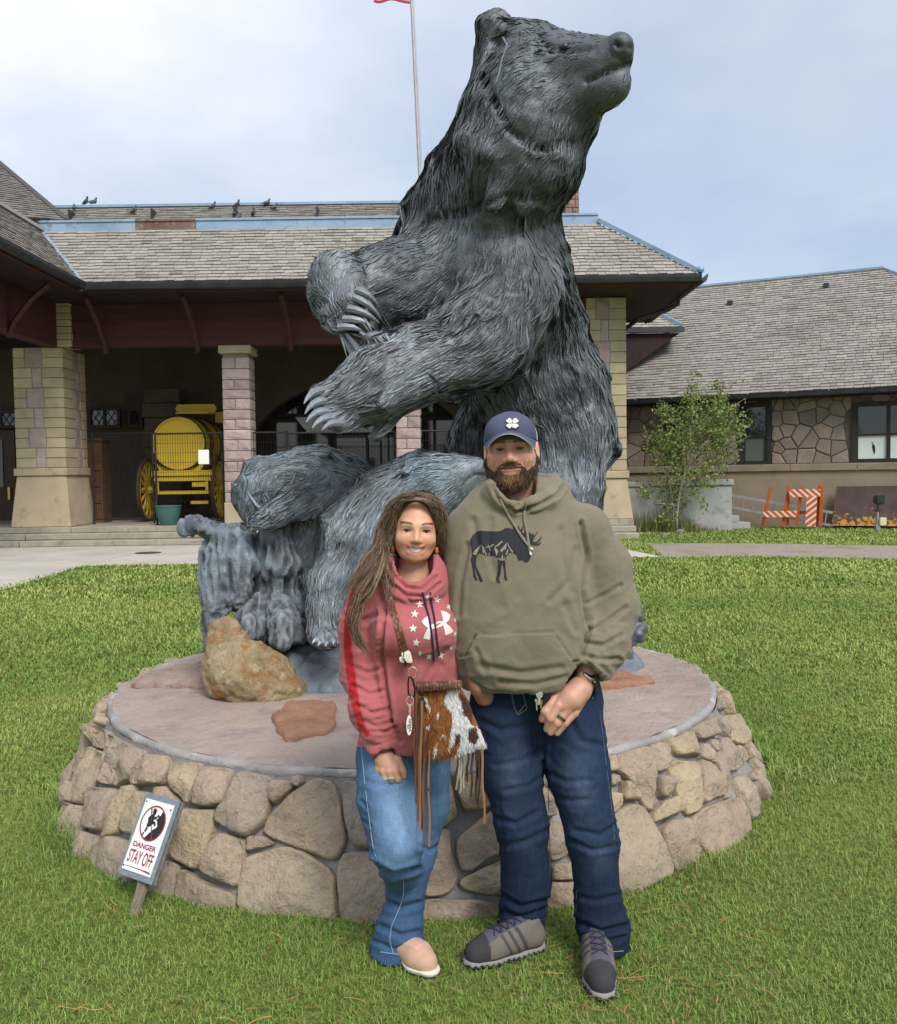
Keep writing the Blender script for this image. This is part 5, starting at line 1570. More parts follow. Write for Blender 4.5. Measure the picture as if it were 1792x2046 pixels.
# ---- small aspen with weeds and stones at its foot
TB = onz(1352,1064); TY = TB[1]
aspen = thing('aspen_tree', 'small leafy green aspen growing before the low concrete wall', 'tree', (TB[0], TB[1],0))
M_BARK = mat('aspen_bark', (0.33,0.31,0.25),(0.22,0.20,0.16),12,0.85,0.3,60,0.004)
tp = lambda x, y, dy=0.0: at(x, y, TY + dy)
trunk = MB()
trunk.tube([np.array([TB[0], TY, -.05]), tp(1352,1030), tp(1358,985), tp(1372,930), tp(1380,870), tp(1385,800), tp(1392,750)],[.038,.034,.03,.025,.019,.012,.005],8)
trunk.tube([np.array([TB[0] - .06, TY + .05,-.05]), tp(1345,1010,.1), tp(1335,950,.15), tp(1325,890,.2), tp(1322,845,.2)],[.03,.026,.02,.013,.005],7)
leaves_at = []
limbs = [((1358,985),(1410,930),(1455,880),(1500,848)),((1372,930),(1420,870),(1460,815),(1490,795)),((1335,950),(1300,920),(1283,890)),((1380,870),(1330,835),(1305,815)),
         ((1380,870),(1420,820),(1440,790)),((1352,1010),(1310,1005),(1280,985)),((1365,955),(1430,940),(1478,900)),((1385,800),(1410,770),(1430,760)),((1385,800),(1375,765),(1382,742)),
         ((1390,790),(1440,775),(1490,760)),((1345,1000),(1390,985),(1420,955)),((1335,950),(1290,965),(1277,975)),((1325,890),(1290,870),(1285,850)),((1372,910),(1440,900),(1500,870))]
for i, L in enumerate(limbs):
    dy = random.uniform(-.5,.5)
    P = [tp(x, y, dy * k / (len(L) - 1)) for k, (x, y) in enumerate(L)]
    trunk.tube(P, list(np.linspace(.014,.004, len(P))),5)
    leaves_at.append(P)
trunk.build('trunk', M_BARK, aspen, smooth=True)
LP = []
for cx, cy, r, n in ((1345,850,52,700),(1400,840,60,800),(1450,840,45,520),(1325,900,45,520),(1385,905,60,850),(1440,890,48,600),(1300,880,26,220),(1480,850,24,160),(1370,960,48,480),(1300,965,28,200),(1425,945,36,300),
                     (1345,1000,36,260),(1290,985,18,90),(1385,775,14,50),(1435,770,15,46),(1380,800,26,150),(1330,815,24,150),(1400,1010,22,70),(1330,1030,26,120),(1395,748,8,18),(1430,800,28,170),(1350,870,40,300),(1420,870,40,300)):
    q = rng.normal(size=(n, 3)); q = unit(q) * (rng.random((n, 1)) ** .45)
    c0 = tp(cx, cy, rng.uniform(-.35,.35)); r_ = r * pxm(TY)
    LP.append(c0 + q * r_ * np.array([1,1,.95]))
for P in leaves_at:
    for _ in range(26):
        k = random.randrange(len(P) - 1); u_ = random.random()
        LP.append((P[k] * (1 - u_) + P[k + 1] * u_ + rng.normal(0,.05,3))[None])
LP = np.concatenate(LP)
LP = LP[fbm(LP * 3.2,2,61) > -0.22]
n = len(LP)
def leaf_cloud(P, size, ml, parent, name, base, seed, hang=0.5, kind=None, **kw):
    n = len(P)
    nrm = unit(rng.normal(size=(n, 3)) + np.array([0,-.4,.4])); d = unit(np.cross(nrm, rng.normal(size=(n, 3))))
    s = np.cross(nrm, d); sz = size * rng.uniform(.6,1.25, n)[:, None]
    V = np.stack([P - d * sz, P + s * sz * .72 - d * sz * .15, P + s * sz * .45 + d * sz * .6, P + d * sz * 1.05, P - s * sz * .45 + d * sz * .6, P - s * sz * .72 - d * sz * .15],1)
    V[:, [1,5]] += (nrm * sz * .22)[:, None]
    i6 = np.arange(n)[:, None] * 6
    F = np.concatenate([i6 + [0,1,2,3], i6 + [0,3,4,5]])
    c = np.array(base)[None] * rng.uniform(.6,1.4,(n, 1))
    ye = rng.random(n) < .09
    c[ye] = np.array([0.30,0.27,0.05]) * rng.uniform(.7,1.2,(ye.sum(),1))
    return mk(name, V.reshape(-1,3), F, ml, parent, smooth=False, cols=np.repeat(c, 6,0), **kw)
t = NT('leaf')
a_ = t.node('ShaderNodeAttribute', attribute_name='col').outputs['Color']
tr = t.node('ShaderNodeBsdfTranslucent'); t.l.new(a_, tr.inputs[0])
mx = t.node('ShaderNodeMixShader', {0: 0.35}); t.l.new(t.b.outputs[0], mx.inputs[1]); t.l.new(tr.outputs[0], mx.inputs[2])
t.l.new(mx.outputs[0], t.n['Material Output'].inputs[0])
M_LEAF = t.done(a_, 0.5,0,0.35)
leaf_cloud(LP, .042, M_LEAF, aspen, 'crown', (0.215,0.275,0.085),5)
# weeds along the foot of the wall
n = 2600
wx = rng.uniform(Xat(1258, TY), Xat(1440, TY), n); wy = TY + rng.uniform(-.15,.5, n)
dens = vnoise(np.stack([wx * 1.6,0 * wx, 0 * wx],1),77)
k = rng.random(n) < .35 + .5 * dens + .35 * (wx < Xat(1340, TY)); wx, wy = wx[k], wy[k]; n = len(wx)
hh = (.16 + .42 * rng.random(n) ** 1.6) * (1 + .45 * vnoise(np.stack([wx * 1.6,0 * wx, 0 * wx],1),78)) * np.where(wx > Xat(1390, TY),.55,1)
q = np.linspace(0,1,4); ang = rng.uniform(0,6.28, n); ln = rng.uniform(.05,.35, n) * hh
pth = np.stack([wx, wy, 0 * wx],1)[:, None] + np.stack([np.cos(ang), np.sin(ang),0 * ang],1)[:, None] * (ln[:, None] * q ** 2)[:, :, None] + np.array([0,0,1.]) * (hh[:, None] * q)[:, :, None]
V, F = strips(pth, rng.uniform(.006,.018, n),.1, None, [1,.9,.7,.1])
cw = np.where((rng.random(n) < .28)[:, None], np.array([.30,.26,.11]), np.array([.115,.16,.045])) * rng.uniform(.6,1.35,(n, 1))
mk('weeds', V, F, M_GRASS, None, smooth=False, cols=np.repeat(cw, 12,0), label='tall straggling weeds along the foot of the low wall', cat='weeds', kind='stuff')
for (x, y, r, lab) in ((1395,1055,.17, 'rough grey brown rock under the aspen near the wall corner'),(1358,1060,.10, 'pale small rock at the foot of the aspen trunk'),(1328,1066,.08, 'flat little stone among the weeds')):
    g_ = onz(x, y + 6)
    blob_rock('rock', [((g_[0], g_[1], r * .45),(r * 1.15, r, r * .75)),((g_[0] + r * .4, g_[1], r * .6),(r * .6, r * .7, r * .55))], mat('yard_rock', (0.25,0.20,0.16),(0.18,0.145,0.12),8,0.95,0.7,40,.02), lab, int(x),.02,.05,.03,10)
# ================================================================== bronze bears
def bronze(name, base, pat, metal=0.35, rough=0.5, bump=0.6, attr=True):
    t = NT(name)
    p = t.pos()
    c = t.mix(t.ramp(t.noise(p, 5,6,0.65),[(0.36,0.0),(0.68,1.0)]), base, pat)
    c = t.mix(t.ramp(t.noise(p, 1.6,4,0.6),[(0.5,0.0),(0.72,0.5)]), c, (pat[0] * 0.8, pat[1] * 1.0, pat[2] * 1.12))
    c = t.mix(t.ramp(t.noise(p, 2.3,5,0.7),[(0.62,0.0),(0.72,0.4)]), c, (base[0] * 1.5, base[1] * 1.1, base[2] * 0.9))
    if attr:
        a = t.node('ShaderNodeAttribute', attribute_name='col').outputs['Color']
        c = t.mix(1.0, c, a, 'MULTIPLY')
    t.bump(t.noise(p, 95,4,0.6), bump, 0.006)
    return t.done(c, rough, metal, 0.5)
M_BRZ = bronze('bronze_dark', (0.094,0.100,0.107),(0.185,0.212,0.232))
M_BRZC = bronze('bronze_patina', (0.15,0.172,0.19),(0.275,0.32,0.35),0.22)
M_BRZM = bronze('bronze_mound', (0.10,0.12,0.14),(0.20,0.23,0.26),0.2,0.6,1.0)
M_BRZS = bronze('bronze_stump', (0.115,0.132,0.152),(0.225,0.255,0.285),0.2,0.6,1.0)
def px_r(px, Y): return px * Y / FPX
def BP(x, y, Y): return at(x, y, Y)
def body_chain(s, pts, k=0.12):
    P = [BP(x, y, Y) for x, y, Y, r in pts]; rs = [px_r(r, Y) for x, y, Y, r in pts]
    s.chain(P, rs, k)
def flow_field(bones):
    """bones: list of point lists, hair runs from first to last"""
    A, D = [],[]
    for pl in bones:
        for a, b in zip(pl[:-1], pl[1:]):
            a, b = np.array(a), np.array(b)
            for u in np.linspace(0,1,5):
                A.append(a + (b - a) * u); D.append(unit(b - a))
    A, D = np.array(A), np.array(D)
    def f(P, N):
        out = np.zeros_like(P)
        for i in range(0, len(P),20000):
            d2 = ((P[i:i + 20000, None, :] - A[None]) ** 2).sum(-1)
            w = 1 / (d2 ** 2.5 + 1e-6)
            out[i:i + 20000] = (w[:, :, None] * D[None]).sum(1) / w.sum(1)[:, None]
        out = unit(out)
        n1 = np.stack([fbm(P * 2.6 + 3.3 * j, 2,400 + j) for j in range(3)],1)
        n2 = np.stack([fbm(P * 9 + 1.7 * j, 2,500 + j) for j in range(3)],1)
        out = out + 0.55 * n1 + 0.40 * n2 + np.array([0,0,-0.18])
        out = out - N * (out * N).sum(1, keepdims=True)
        return unit(out)
    return f
def fur(P, N, fl, L, W, bvh, lift=0.006, m=5, wave=0.25, sink=0.004):
    """carved locks: ridged ribbons that hug the surface and lift a little towards the tip"""
    n = len(P)
    t_ = np.linspace(0,1, m)
    S = unit(np.cross(N, fl))
    sw = rng.normal(0, wave, n)
    curve = np.sin(t_[None, :] * np.pi * 0.9) * sw[:, None] * L[:, None] * 0.35
    hgt = -sink + (lift * rng.uniform(0.3,1.5, n))[:, None] * np.sin(np.clip(t_ * 1.25,0,1) * np.pi * 0.62)[None, :]
    path = P[:, None] + fl[:, None] * (L[:, None] * t_)[:, :, None] + S[:, None] * curve[:, :, None]
    flat = path.reshape(-1,3)
    Q = np.empty_like(flat); NN = np.empty_like(flat)
    fn = bvh.find_nearest
    for i, p in enumerate(flat.tolist()):
        r_ = fn(p)
        Q[i] = r_[0]; NN[i] = r_[1]
    path = Q.reshape(n, m, 3); Nm = NN.reshape(n, m, 3)
    sm = Nm.copy(); sm[:, 1:-1] = (Nm[:, :-2] + Nm[:, 1:-1] + Nm[:, 2:]) / 3
    path = path + unit(sm) * hgt[:, :, None]
    V, F = strips(path, W, 0.45, S, np.interp(t_, [0,.2,.6,.85,1],[.55,1,.95,.6,.08]))
    return V, F
NOFLAP = [at(1000,130,4.8), at(830,560,5.0), at(1180,290,4.8), at(985,60,4.8), at(680,590,4.7), at(660,815,4.4), at(1120,90,4.7)]
def flaps(s, bones, n, L, r, lift, weight=None, lmask=None):
    """overlapping masses of coat: tilted tongues laid along the fur"""
    V, F = s.net(); N0 = vnormals(V, F)
    w = None if weight is None else weight
    P, N = sample_surface(V, F, n, w)
    N = unit(N)
    fl = flow_field(bones)(P, N)
    mk_ = np.ones(n) if lmask is None else lmask(P)
    for p, nn, f, q in zip(P, N, fl, mk_):
        if q < .35 or (L > .15 and min(np.linalg.norm(p - c_) for c_ in NOFLAP) < .30): continue
        l = L * random.uniform(.6,1.3); rr = r * random.uniform(.7,1.3)
        s.rc(p - nn * rr * .72, p + f * l + nn * (lift * random.uniform(.5,1.4) - rr * .28), rr, rr * .42,0.012, flat=nn, fs=.6)
def furry(name, s, bones, n, L, W, m, parent, lift=0.006, amp=0.02, frq=6.0, weight=None, post=None, lmask=None, relax_it=1, hair='fur', nflap=0, flapL=.14, flapr=.05, flaplift=.02, tint=None):
    if nflap: flaps(s, bones, nflap, flapL, flapr, flaplift, weight, lmask)
    V, F = s.net()
    V = relax(V, F, relax_it, 0.4)
    N = vnormals(V, F)
    r_ = 1 - np.abs(fbm(V * frq, 3,200)); r2 = 1 - np.abs(fbm(V * frq * 2.1,2,210))
    msk = np.ones(len(V)) if lmask is None else lmask(V)
    V = V + N * (amp * msk * (1.3 * (r_ - 0.8) + 0.7 * (r2 - 0.8)))[:, None]
    if post is not None: V = post(V, vnormals(V, F))
    tn = (lambda P: np.ones(len(P))) if tint is None else tint
    body = mk(name, V, F, m, parent, cols=0.8 * tn(V)[:, None] * np.ones((1,3)))
    P, Nn = sample_surface(V, F, n, weight)
    bvh = BVHTree.FromPolygons(V.tolist(), F.tolist())
    fl = flow_field(bones)(P, unit(Nn))
    sz = 0.55 + 1.5 * np.clip(fbm(P * 3.4,2,230) * .8 + .5,0,1) ** 1.6 + 1.1 * (rng.random(n) < .06)
    if lmask is not None: sz = sz * (0.25 + 0.75 * lmask(P))
    Ls = L * sz * rng.uniform(0.6,1.35, n); Ws = W * rng.uniform(0.5,1.3, n) * sz ** .8
    fv, ffc = fur(P, unit(Nn), fl, Ls, Ws, bvh, lift)
    cl = (tn(P) * (0.62 + 0.65 * rng.random(n) ** 1.4) * (1 + .25 * fbm(P * 5,2,240)))[:, None] * np.ones((1,3))
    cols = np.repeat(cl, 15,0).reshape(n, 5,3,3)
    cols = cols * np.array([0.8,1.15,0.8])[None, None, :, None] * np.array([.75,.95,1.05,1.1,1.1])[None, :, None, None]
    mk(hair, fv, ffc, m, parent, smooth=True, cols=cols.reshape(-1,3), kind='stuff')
    return V, F, body
def carve(lines, width, depth, V, N, region=None):
    """press grooves into the side that faces the camera; lines in picture points"""
    x, y = proj(V)
    view = unit(V - CAM)
    facing = (N * view).sum(1) < -0.05
    sel = facing if region is None else facing & region(x, y)
    dmin = np.full(len(V),1e9)
    for L in lines:
        for (x0, y0),(x1, y1) in zip(L[:-1], L[1:]):
            dx, dy = x1 - x0, y1 - y0
            tt = np.clip(((x - x0) * dx + (y - y0) * dy) / (dx * dx + dy * dy + 1e-9),0,1)
            dmin = np.minimum(dmin, np.hypot(x - x0 - tt * dx, y - y0 - tt * dy))
    g = np.exp(-(dmin / width) ** 2) * depth * sel
    return V - N * g[:, None]
def claw(a, b, r, parent, m, bend=(0,0,0)):
    a, b = np.array(a), np.array(b); mid = (a + b) / 2 + np.array(bend)
    pts = [a, (a + mid) / 2 + np.array(bend) * .2, mid, (mid + b) / 2 + np.array(bend) * .2, b]
    V = MB().tube(pts, [r, r * .95, r * .75, r * .48, r * .12],8)
    mb = V.build('claw', m, parent, smooth=True)
    me = mb.data
    ca = me.color_attributes.new('col', 'FLOAT_COLOR', 'POINT')
    ca.data.foreach_set('color', np.ones(len(me.vertices) * 4, dtype=np.float32) * 1.6)
    return mb

# ---------------------------------------------------------------- the standing bear
bear = thing('bear_statue', 'giant bronze grizzly rearing up with its head turned skyward', 'statue', (BP(1080,1200,5.35)[0],5.35, PLH))
torso = [(1125,880,5.45,88),(1080,780,5.40,122),(1030,650,5.32,128),(978,530,5.27,152),(962,460,5.36,154),(978,392,5.13,128),(1030,305,4.92,130),(1052,222,4.86,120),(1048,150,4.85,97)]
s = SDF((-1.6,3.9,0.35),(1.7,6.5,4.9),0.0165)
body_chain(s, torso, 0.07)
body_chain(s, [(1140,770,5.32,72),(1144,870,5.28,73),(1120,985,5.25,72),(1100,1140,5.2,66),(1092,1260,5.15,58)],0.12)       # near hind leg
body_chain(s, [(1095,1270,5.15,55),(1035,1300,5.0,42)],0.08)
body_chain(s, [(1010,800,5.65,80),(955,880,5.72,55),(948,1000,5.75,46),(945,1150,5.75,55),(930,1270,5.7,55)],0.10)          # far hind leg
body_chain(s, [(930,1280,5.7,48),(880,1295,5.6,38)],0.08)
body_chain(s, [(1030,600,5.0,94),(950,686,4.78,90),(835,726,4.6,70),(755,768,4.5,68),(695,797,4.43,54)],0.09)              # near arm
body_chain(s, [(880,545,5.15,95),(775,582,5.0,86),(700,575,4.88,66)],0.10)                                                         # far arm
s.ell(BP(672,580,4.74),(px_r(56,4.74),.16, px_r(72,4.74)),0.06)
body_chain(s, [(672,545,4.7,44),(690,605,4.62,40)],0.05)
for (x0, y0, x1, y1) in ((700,765,636,786),(698,782,642,803),(698,800,647,823),(705,816,660,837),(715,826,678,848)):          # near toes
    body_chain(s, [(x0, y0,4.40,24),(x1, y1,4.34,16)],0.022)
for (x0, y0, x1, y1) in ((690,560,722,585),(680,580,716,600),(672,600,704,622),(668,620,695,642),(664,640,686,658)):          # far toes
    body_chain(s, [(x0, y0,4.62,23),(x1, y1,4.56,15)],0.022)
# head
body_chain(s, [(1075,150,4.80,82),(1130,142,4.70,66),(1185,128,4.60,46),(1226,118,4.54,38)],0.06)      # muzzle
body_chain(s, [(1090,205,4.80,78),(1150,190,4.68,52),(1212,174,4.58,39),(1230,170,4.55,30)],0.04)      # lower jaw
body_chain(s, [(1085,255,4.82,92),(1150,235,4.75,48)],0.08)                                                    # throat ruff
body_chain(s, [(1100,310,4.85,70),(1152,262,4.8,36)],0.08)
s.ell(BP(1236,96,4.49),(px_r(30,4.5),.085, px_r(28,4.5)),0.02)
s.rc(BP(1085,84,4.76), BP(1140,82,4.66), px_r(28,4.7), px_r(17,4.7),0.03)                                       # brow
s.rc(BP(990,88,4.82), BP(983,52,4.80), px_r(40,4.8), px_r(35,4.8),0.04)                                         # near ear
s.ell(BP(992,74,4.66),(px_r(22,4.7),.07, px_r(26,4.7)),0.03, 'sub')
s.rc(BP(1040,110,5.15), BP(1052,75,5.16), px_r(30,5.1), px_r(22,5.1),0.05)                                      # far ear
# hind feet blend into the mound
bones = [[BP(1235,95,4.6), BP(1150,120,4.7), BP(1040,140,4.85), BP(1000,280,4.9), BP(970,430,5.0), BP(1010,560,5.1), BP(1090,760,5.2), BP(1140,900,5.2), BP(1110,1150,5.1)],
         [BP(1190,180,4.6), BP(1120,240,4.75), BP(1110,380,4.9), BP(1110,520,5.1), BP(1180,720,5.2), BP(1200,900,5.2)],
         [BP(1000,560,4.9), BP(930,690,4.7), BP(800,745,4.5), BP(690,800,4.4), BP(630,830,4.35)],
         [BP(860,500,5.05), BP(770,540,4.95), BP(670,530,4.75), BP(650,580,4.6), BP(720,640,4.55)],
         [BP(980,800,5.6), BP(945,950,5.7), BP(940,1150,5.7)]]
def soft_mask(P):
    """short fur on the muzzle, long elsewhere"""
    d = np.linalg.norm(P - BP(1245,110,4.52), axis=1)
    e = np.linalg.norm(P - BP(1215,165,4.55), axis=1)
    return np.clip(np.minimum(sstep(0.10,0.42, d), sstep(0.06,0.3, e)),0.10,1.0)
def bear_post(V, N):
    V = carve([[(1262,128),(1238,134),(1205,146),(1172,162)]],4.5,0.036, V, N)
    V = carve([[(962,150),(985,200),(1020,262),(1075,300),(1140,285)]],7,0.03, V, N)
    V = carve([[(860,440),(930,425),(1010,392),(1080,400),(1125,392)]],8,0.02, V, N)
    V = carve([[(1075,75),(1100,100),(1150,105),(1190,98)]],5,0.02, V, N)
    V = carve([[(1243,112),(1246,128)]],2.5,0.012, V, N)
    V = carve([[(1231,88),(1236,93)]],5.0,0.035, V, N)
    V = carve([[(1258,92),(1260,97)]],3.0,0.02, V, N)
    V = carve([[(1118,88),(1140,84)],[(1118,95),(1140,93)]],3.0,0.012, V, N)
    V = carve([[(1215,80),(1222,108),(1240,120),(1258,115)]],3.0,0.010, V, N)
    return V
def bear_tint(P):
    # forearms and paws carry more of the pale patina than the body
    d = np.full(len(P),9.0)
    for q, r in ((BP(820,740,4.55),.42),(BP(690,800,4.4),.4),(BP(670,580,4.7),.4),(BP(1160,900,5.2),.45)):
        d = np.minimum(d, np.linalg.norm(P - q, axis=1) / r)
    return 0.82 + 0.75 * (1 - sstep(0.3,1.1, d))
def bear_w(C):
    y_ = C[:, 1]
    return np.where(C[:, 2] < 0.9,.3,1.0) * (0.55 + soft_mask(C)) * np.where(np.linalg.norm(C - BP(1242,97,4.5), axis=1) < .10,0.0,1.0) * (polydist(*proj(C),[[(1262,128),(1205,146),(1172,162)]]) > 9)
bV, bF, bbody = furry('body', s, bones, 44000,0.095,0.0150, M_BRZ, bear, 0.0062,0.030,4.2, weight=bear_w, post=bear_post, lmask=soft_mask, relax_it=1, nflap=280, flapL=.20, flapr=.085, flaplift=.016, tint=bear_tint)
M_BRZK = bronze('bronze_black', (0.02,0.022,0.026),(0.04,0.045,0.05),0.3,0.35,0.1, False)
e0 = BP(1129,88,4.60)
tree_b = BVHTree.FromPolygons([tuple(v) for v in bV],[tuple(f) for f in bF])
def hit(bvh, x, y):
    r_ = bvh.ray_cast(Vector(CAM), Vector(unit(ray(x, y))))
    return np.array(r_[0]) if r_[0] is not None else None, (np.array(r_[1]) if r_[0] is not None else None)
ep, en = hit(tree_b, 1128,93)
if ep is not None:
    sv = SDF(ep - .06, ep + .06,.006).ell(ep - en * .004,(.026,.02,.018)); v_, f_ = sv.net()
    mk('eye', v_, f_, M_BRZK, bear)
for (x0, y0, x1, y1) in ((638,782,607,807),(642,802,609,827),(646,824,611,844),(659,837,623,856),(676,849,643,860)):
    claw(BP(x0 + 6, y0 - 2,4.32), BP(x1, y1,4.20), px_r(9,4.3), bear, M_BRZ, (-.005,-.01,.016))
for (x0, y0, x1, y1) in ((722,584,757,614),(716,598,762,638),(704,621,758,646),(695,642,748,656),(686,659,729,666)):
    claw(BP(x0 - 8, y0 - 4,4.52), BP(x1, y1,4.54), px_r(8.5,4.6), bear, M_BRZ, (0.008,-.03,.010))
# verdigris streaks below the ear, run-off on the bronze itself
strk = MB()
for L in ([(1012,75),(1016,95),(1006,125),(1000,150),(992,170)],[(1040,62),(1042,78),(1046,95)],[(1035,100),(1045,92),(1056,90)]):
    P = [hit(tree_b, x, y) for x, y in L]
    P = [p + n * .022 for p, n in P if p is not None]
    if len(P) > 1: strk.tube(P, [.006] + [.0045] * (len(P) - 2) + [.002],5, flat=.4)
strk.build('verdigris_streak', mat('verdigris', (0.17,0.235,0.22),(0.12,0.16,0.16),25,0.8), bear, kind='stuff')

# ---------------------------------------------------------------- mound, stump
stump = thing('stump_statue', 'bronze tree stump with a hanging bark slab on a rocky bronze mound', 'statue', (BP(640,1390,4.7)[0],4.9, PLH))
s = SDF((-1.75,4.0, PLH - .12),(1.3,6.5,1.1),0.02)
mz = PLH - .02
for x, Y, rx, ry, rz in ((600,4.95,.50,.36,.27),(700,4.95,.42,.38,.30),(520,5.05,.36,.3,.20),(820,5.15,.55,.5,.26),(980,5.3,.65,.6,.22),(1130,5.3,.42,.5,.17),(640,4.80,.34,.16,.20)):
    s.ell((Xat(x, Y, 1300), Y, mz),(rx, ry, rz),0.10)
V, F = s.net(); N = vnormals(V, F)
st = np.floor(fbm(V * 4,3,301) * 4) / 4
V = V + N * (0.045 * st + 0.05 * fbm(V * 8,4,302) + 0.022 * fbm(V * 26,3,303))[:, None]
mk('mound', V, F, M_BRZM, stump, cols=np.full((len(V),3),1.05))
s = SDF((-1.9,4.4,0.5),(-0.2,5.8,1.75),0.009)
SY = 4.95
def sch(pts, k=.05): body_chain(s, pts, k)
sch([(535,1258, SY, 62),(540,1200, SY, 52),(545,1120, SY, 56),(548,1062, SY, 52)],.06)
sch([(500,1110, SY, 30),(520,1060, SY, 30)],.04)
for pts in ([(520,1210, SY - .12,26),(495,1245, SY - .2,22),(470,1268, SY - .25,14)],[(555,1215, SY - .14,28),(568,1250, SY - .22,26),(560,1282, SY - .28,20)],[(580,1210, SY - .05,22),(610,1250, SY - .12,16),(630,1278, SY - .15,10)],
            [(500,1260, SY - .2,18),(480,1285, SY - .28,12)],[(585,1240, SY - .18,24),(600,1262, SY - .2,18)]):
    sch(pts, .04)
# bark slab peeling off to the left, with a broken branch stub
for pts in ([(448,1075,4.78,30),(440,1130,4.76,38),(432,1180,4.76,30),(424,1240,4.78,16),(418,1290,4.8,11)],[(488,1085,4.80,20),(482,1130,4.77,24),(470,1180,4.77,20),(462,1205,4.78,14)],[(462,1100,4.77,30),(456,1150,4.76,28)]):
    P = [BP(x, y, Y) for x, y, Y, r in pts]; rs = [px_r(r, Y) for x, y, Y, r in pts]
    s.chain(P, rs, .05, flat=(0.15,1,0), fs=.45)
sch([(448,1072,4.8,22),(418,1052,4.78,15),(395,1046,4.76,11),(372,1054,4.76,9)],.03)
sch([(470,1070,4.82,18),(510,1075,4.9,18)],.04)
V, F = s.net(); N = vnormals(V, F)
q = V * np.array([26,26,5.0])
rd = 1 - np.abs(fbm(q, 3,311)); rd2 = 1 - np.abs(fbm(V * np.array([55,55,14.]),2,313))
V = V + N * (0.05 * (rd - .75) + 0.022 * (rd2 - .75) + 0.03 * fbm(V * 8,2,312))[:, None]
mk('stump', V, F, M_BRZS, stump, cols=np.clip(0.35 + 1.05 * (rd - .55) * 2,.3,1.5)[:, None] * np.ones((1,3)))
# bronze foliage and rock at the far right of the base
s = SDF(BP(1210,1345,5.25) - [.1,.3,.1], BP(1310,1185,5.25) + [.1,.3,.1],0.010)
for x, y, r in ((1268,1212,14),(1276,1228,12),(1262,1228,15),(1272,1262,20),(1258,1275,16),(1282,1272,11),(1248,1310,19),(1242,1328,12),(1255,1245,12),(1245,1290,14)):
    s.ell(BP(x, y, 5.2),(px_r(r, 5.2),) * 3,.02)
V, F = s.net(); N = vnormals(V, F)
V = V + N * (0.022 * fbm(V * 24,3,321) + .02 * (1 - np.abs(fbm(V * 14,2,322)) - .8))[:, None]
mk('foliage_clump', V, F, M_BRZ, stump, cols=np.full((len(V),3),.9))

# ---------------------------------------------------------------- cub sitting, nose up
cubB = thing('bear_cub_statue', 'bronze bear cub sitting on the mound with its nose raised', 'statue', (BP(740,1270,4.85)[0],4.85, PLH + .2))
s = SDF((-1.0,4.1,0.45),(0.6,5.6,1.9),0.013)
CYb = 4.85
sch([(760,1150, CYb, 118),(750,1080, CYb, 105),(790,1010, CYb - .02,78),(845,975, CYb - .05,66),(870,968, CYb - .1,58)],.08)
sch([(700,1130, CYb - .1,68),(660,1160, CYb - .22,42),(648,1215, CYb - .26,31),(643,1262, CYb - .28,27)],.05)
sch([(643,1268, CYb - .28,26),(655,1278, CYb - .40,22)],.03)
sch([(800,1120, CYb - .1,60),(760,1220, CYb - .2,40),(745,1270, CYb - .25,32)],.06)
sch([(875,962, CYb - .10,52),(910,950, CYb - .13,40),(945,938, CYb - .16,26)],.04)
sch([(895,985, CYb - .12,36),(935,970, CYb - .16,22)],.03)
s.ell(BP(955,928, CYb - .18),(px_r(14,4.7),.04, px_r(12,4.7)),.02)
s.rc(BP(832,945, CYb - .12), BP(826,925, CYb - .12), px_r(25,4.75), px_r(19,4.75),.02)
s.rc(BP(860,938, CYb + .15), BP(868,920, CYb + .15), px_r(16,4.75), px_r(11,4.75),.02)
for (x0, y0, x1, y1) in ((645,1268,632,1280),(652,1272,642,1285),(660,1272,654,1286),(668,1268,666,1282)):
    sch([(x0, y0, CYb - .40,10),(x1, y1, CYb - .46,8)],.012)
bonesB = [[BP(950,940,4.65), BP(870,965,4.7), BP(800,1010,4.72), BP(750,1090,4.72), BP(740,1200,4.72)],[BP(700,1080,4.7), BP(660,1160,4.6), BP(645,1260,4.55)],[BP(820,1020,4.65), BP(800,1150,4.65), BP(760,1260,4.6)]]
muz = lambda c, a, b_: (lambda P: np.clip(sstep(a, b_, np.linalg.norm(P - c, axis=1)),0,1))
def postB(V, N):
    V = carve([[(966,950),(950,948),(935,958),(925,968)]],2.2,.016, V, N)
    V = carve([[(955,925),(958,928)]],3,.012, V, N)
    return carve([[(905,935),(913,933)]],2.6,.014, V, N)
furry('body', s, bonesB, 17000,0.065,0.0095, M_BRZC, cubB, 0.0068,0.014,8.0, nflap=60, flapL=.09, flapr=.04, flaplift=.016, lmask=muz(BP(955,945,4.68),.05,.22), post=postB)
for (x0, y0, x1, y1) in ((632,1279,624,1286),(642,1284,635,1291),(654,1285,650,1292),(666,1281,666,1289)):
    claw(BP(x0, y0, CYb - .46), BP(x1, y1, CYb - .5), px_r(4,4.4), cubB, M_BRZC, (0,0,.006))
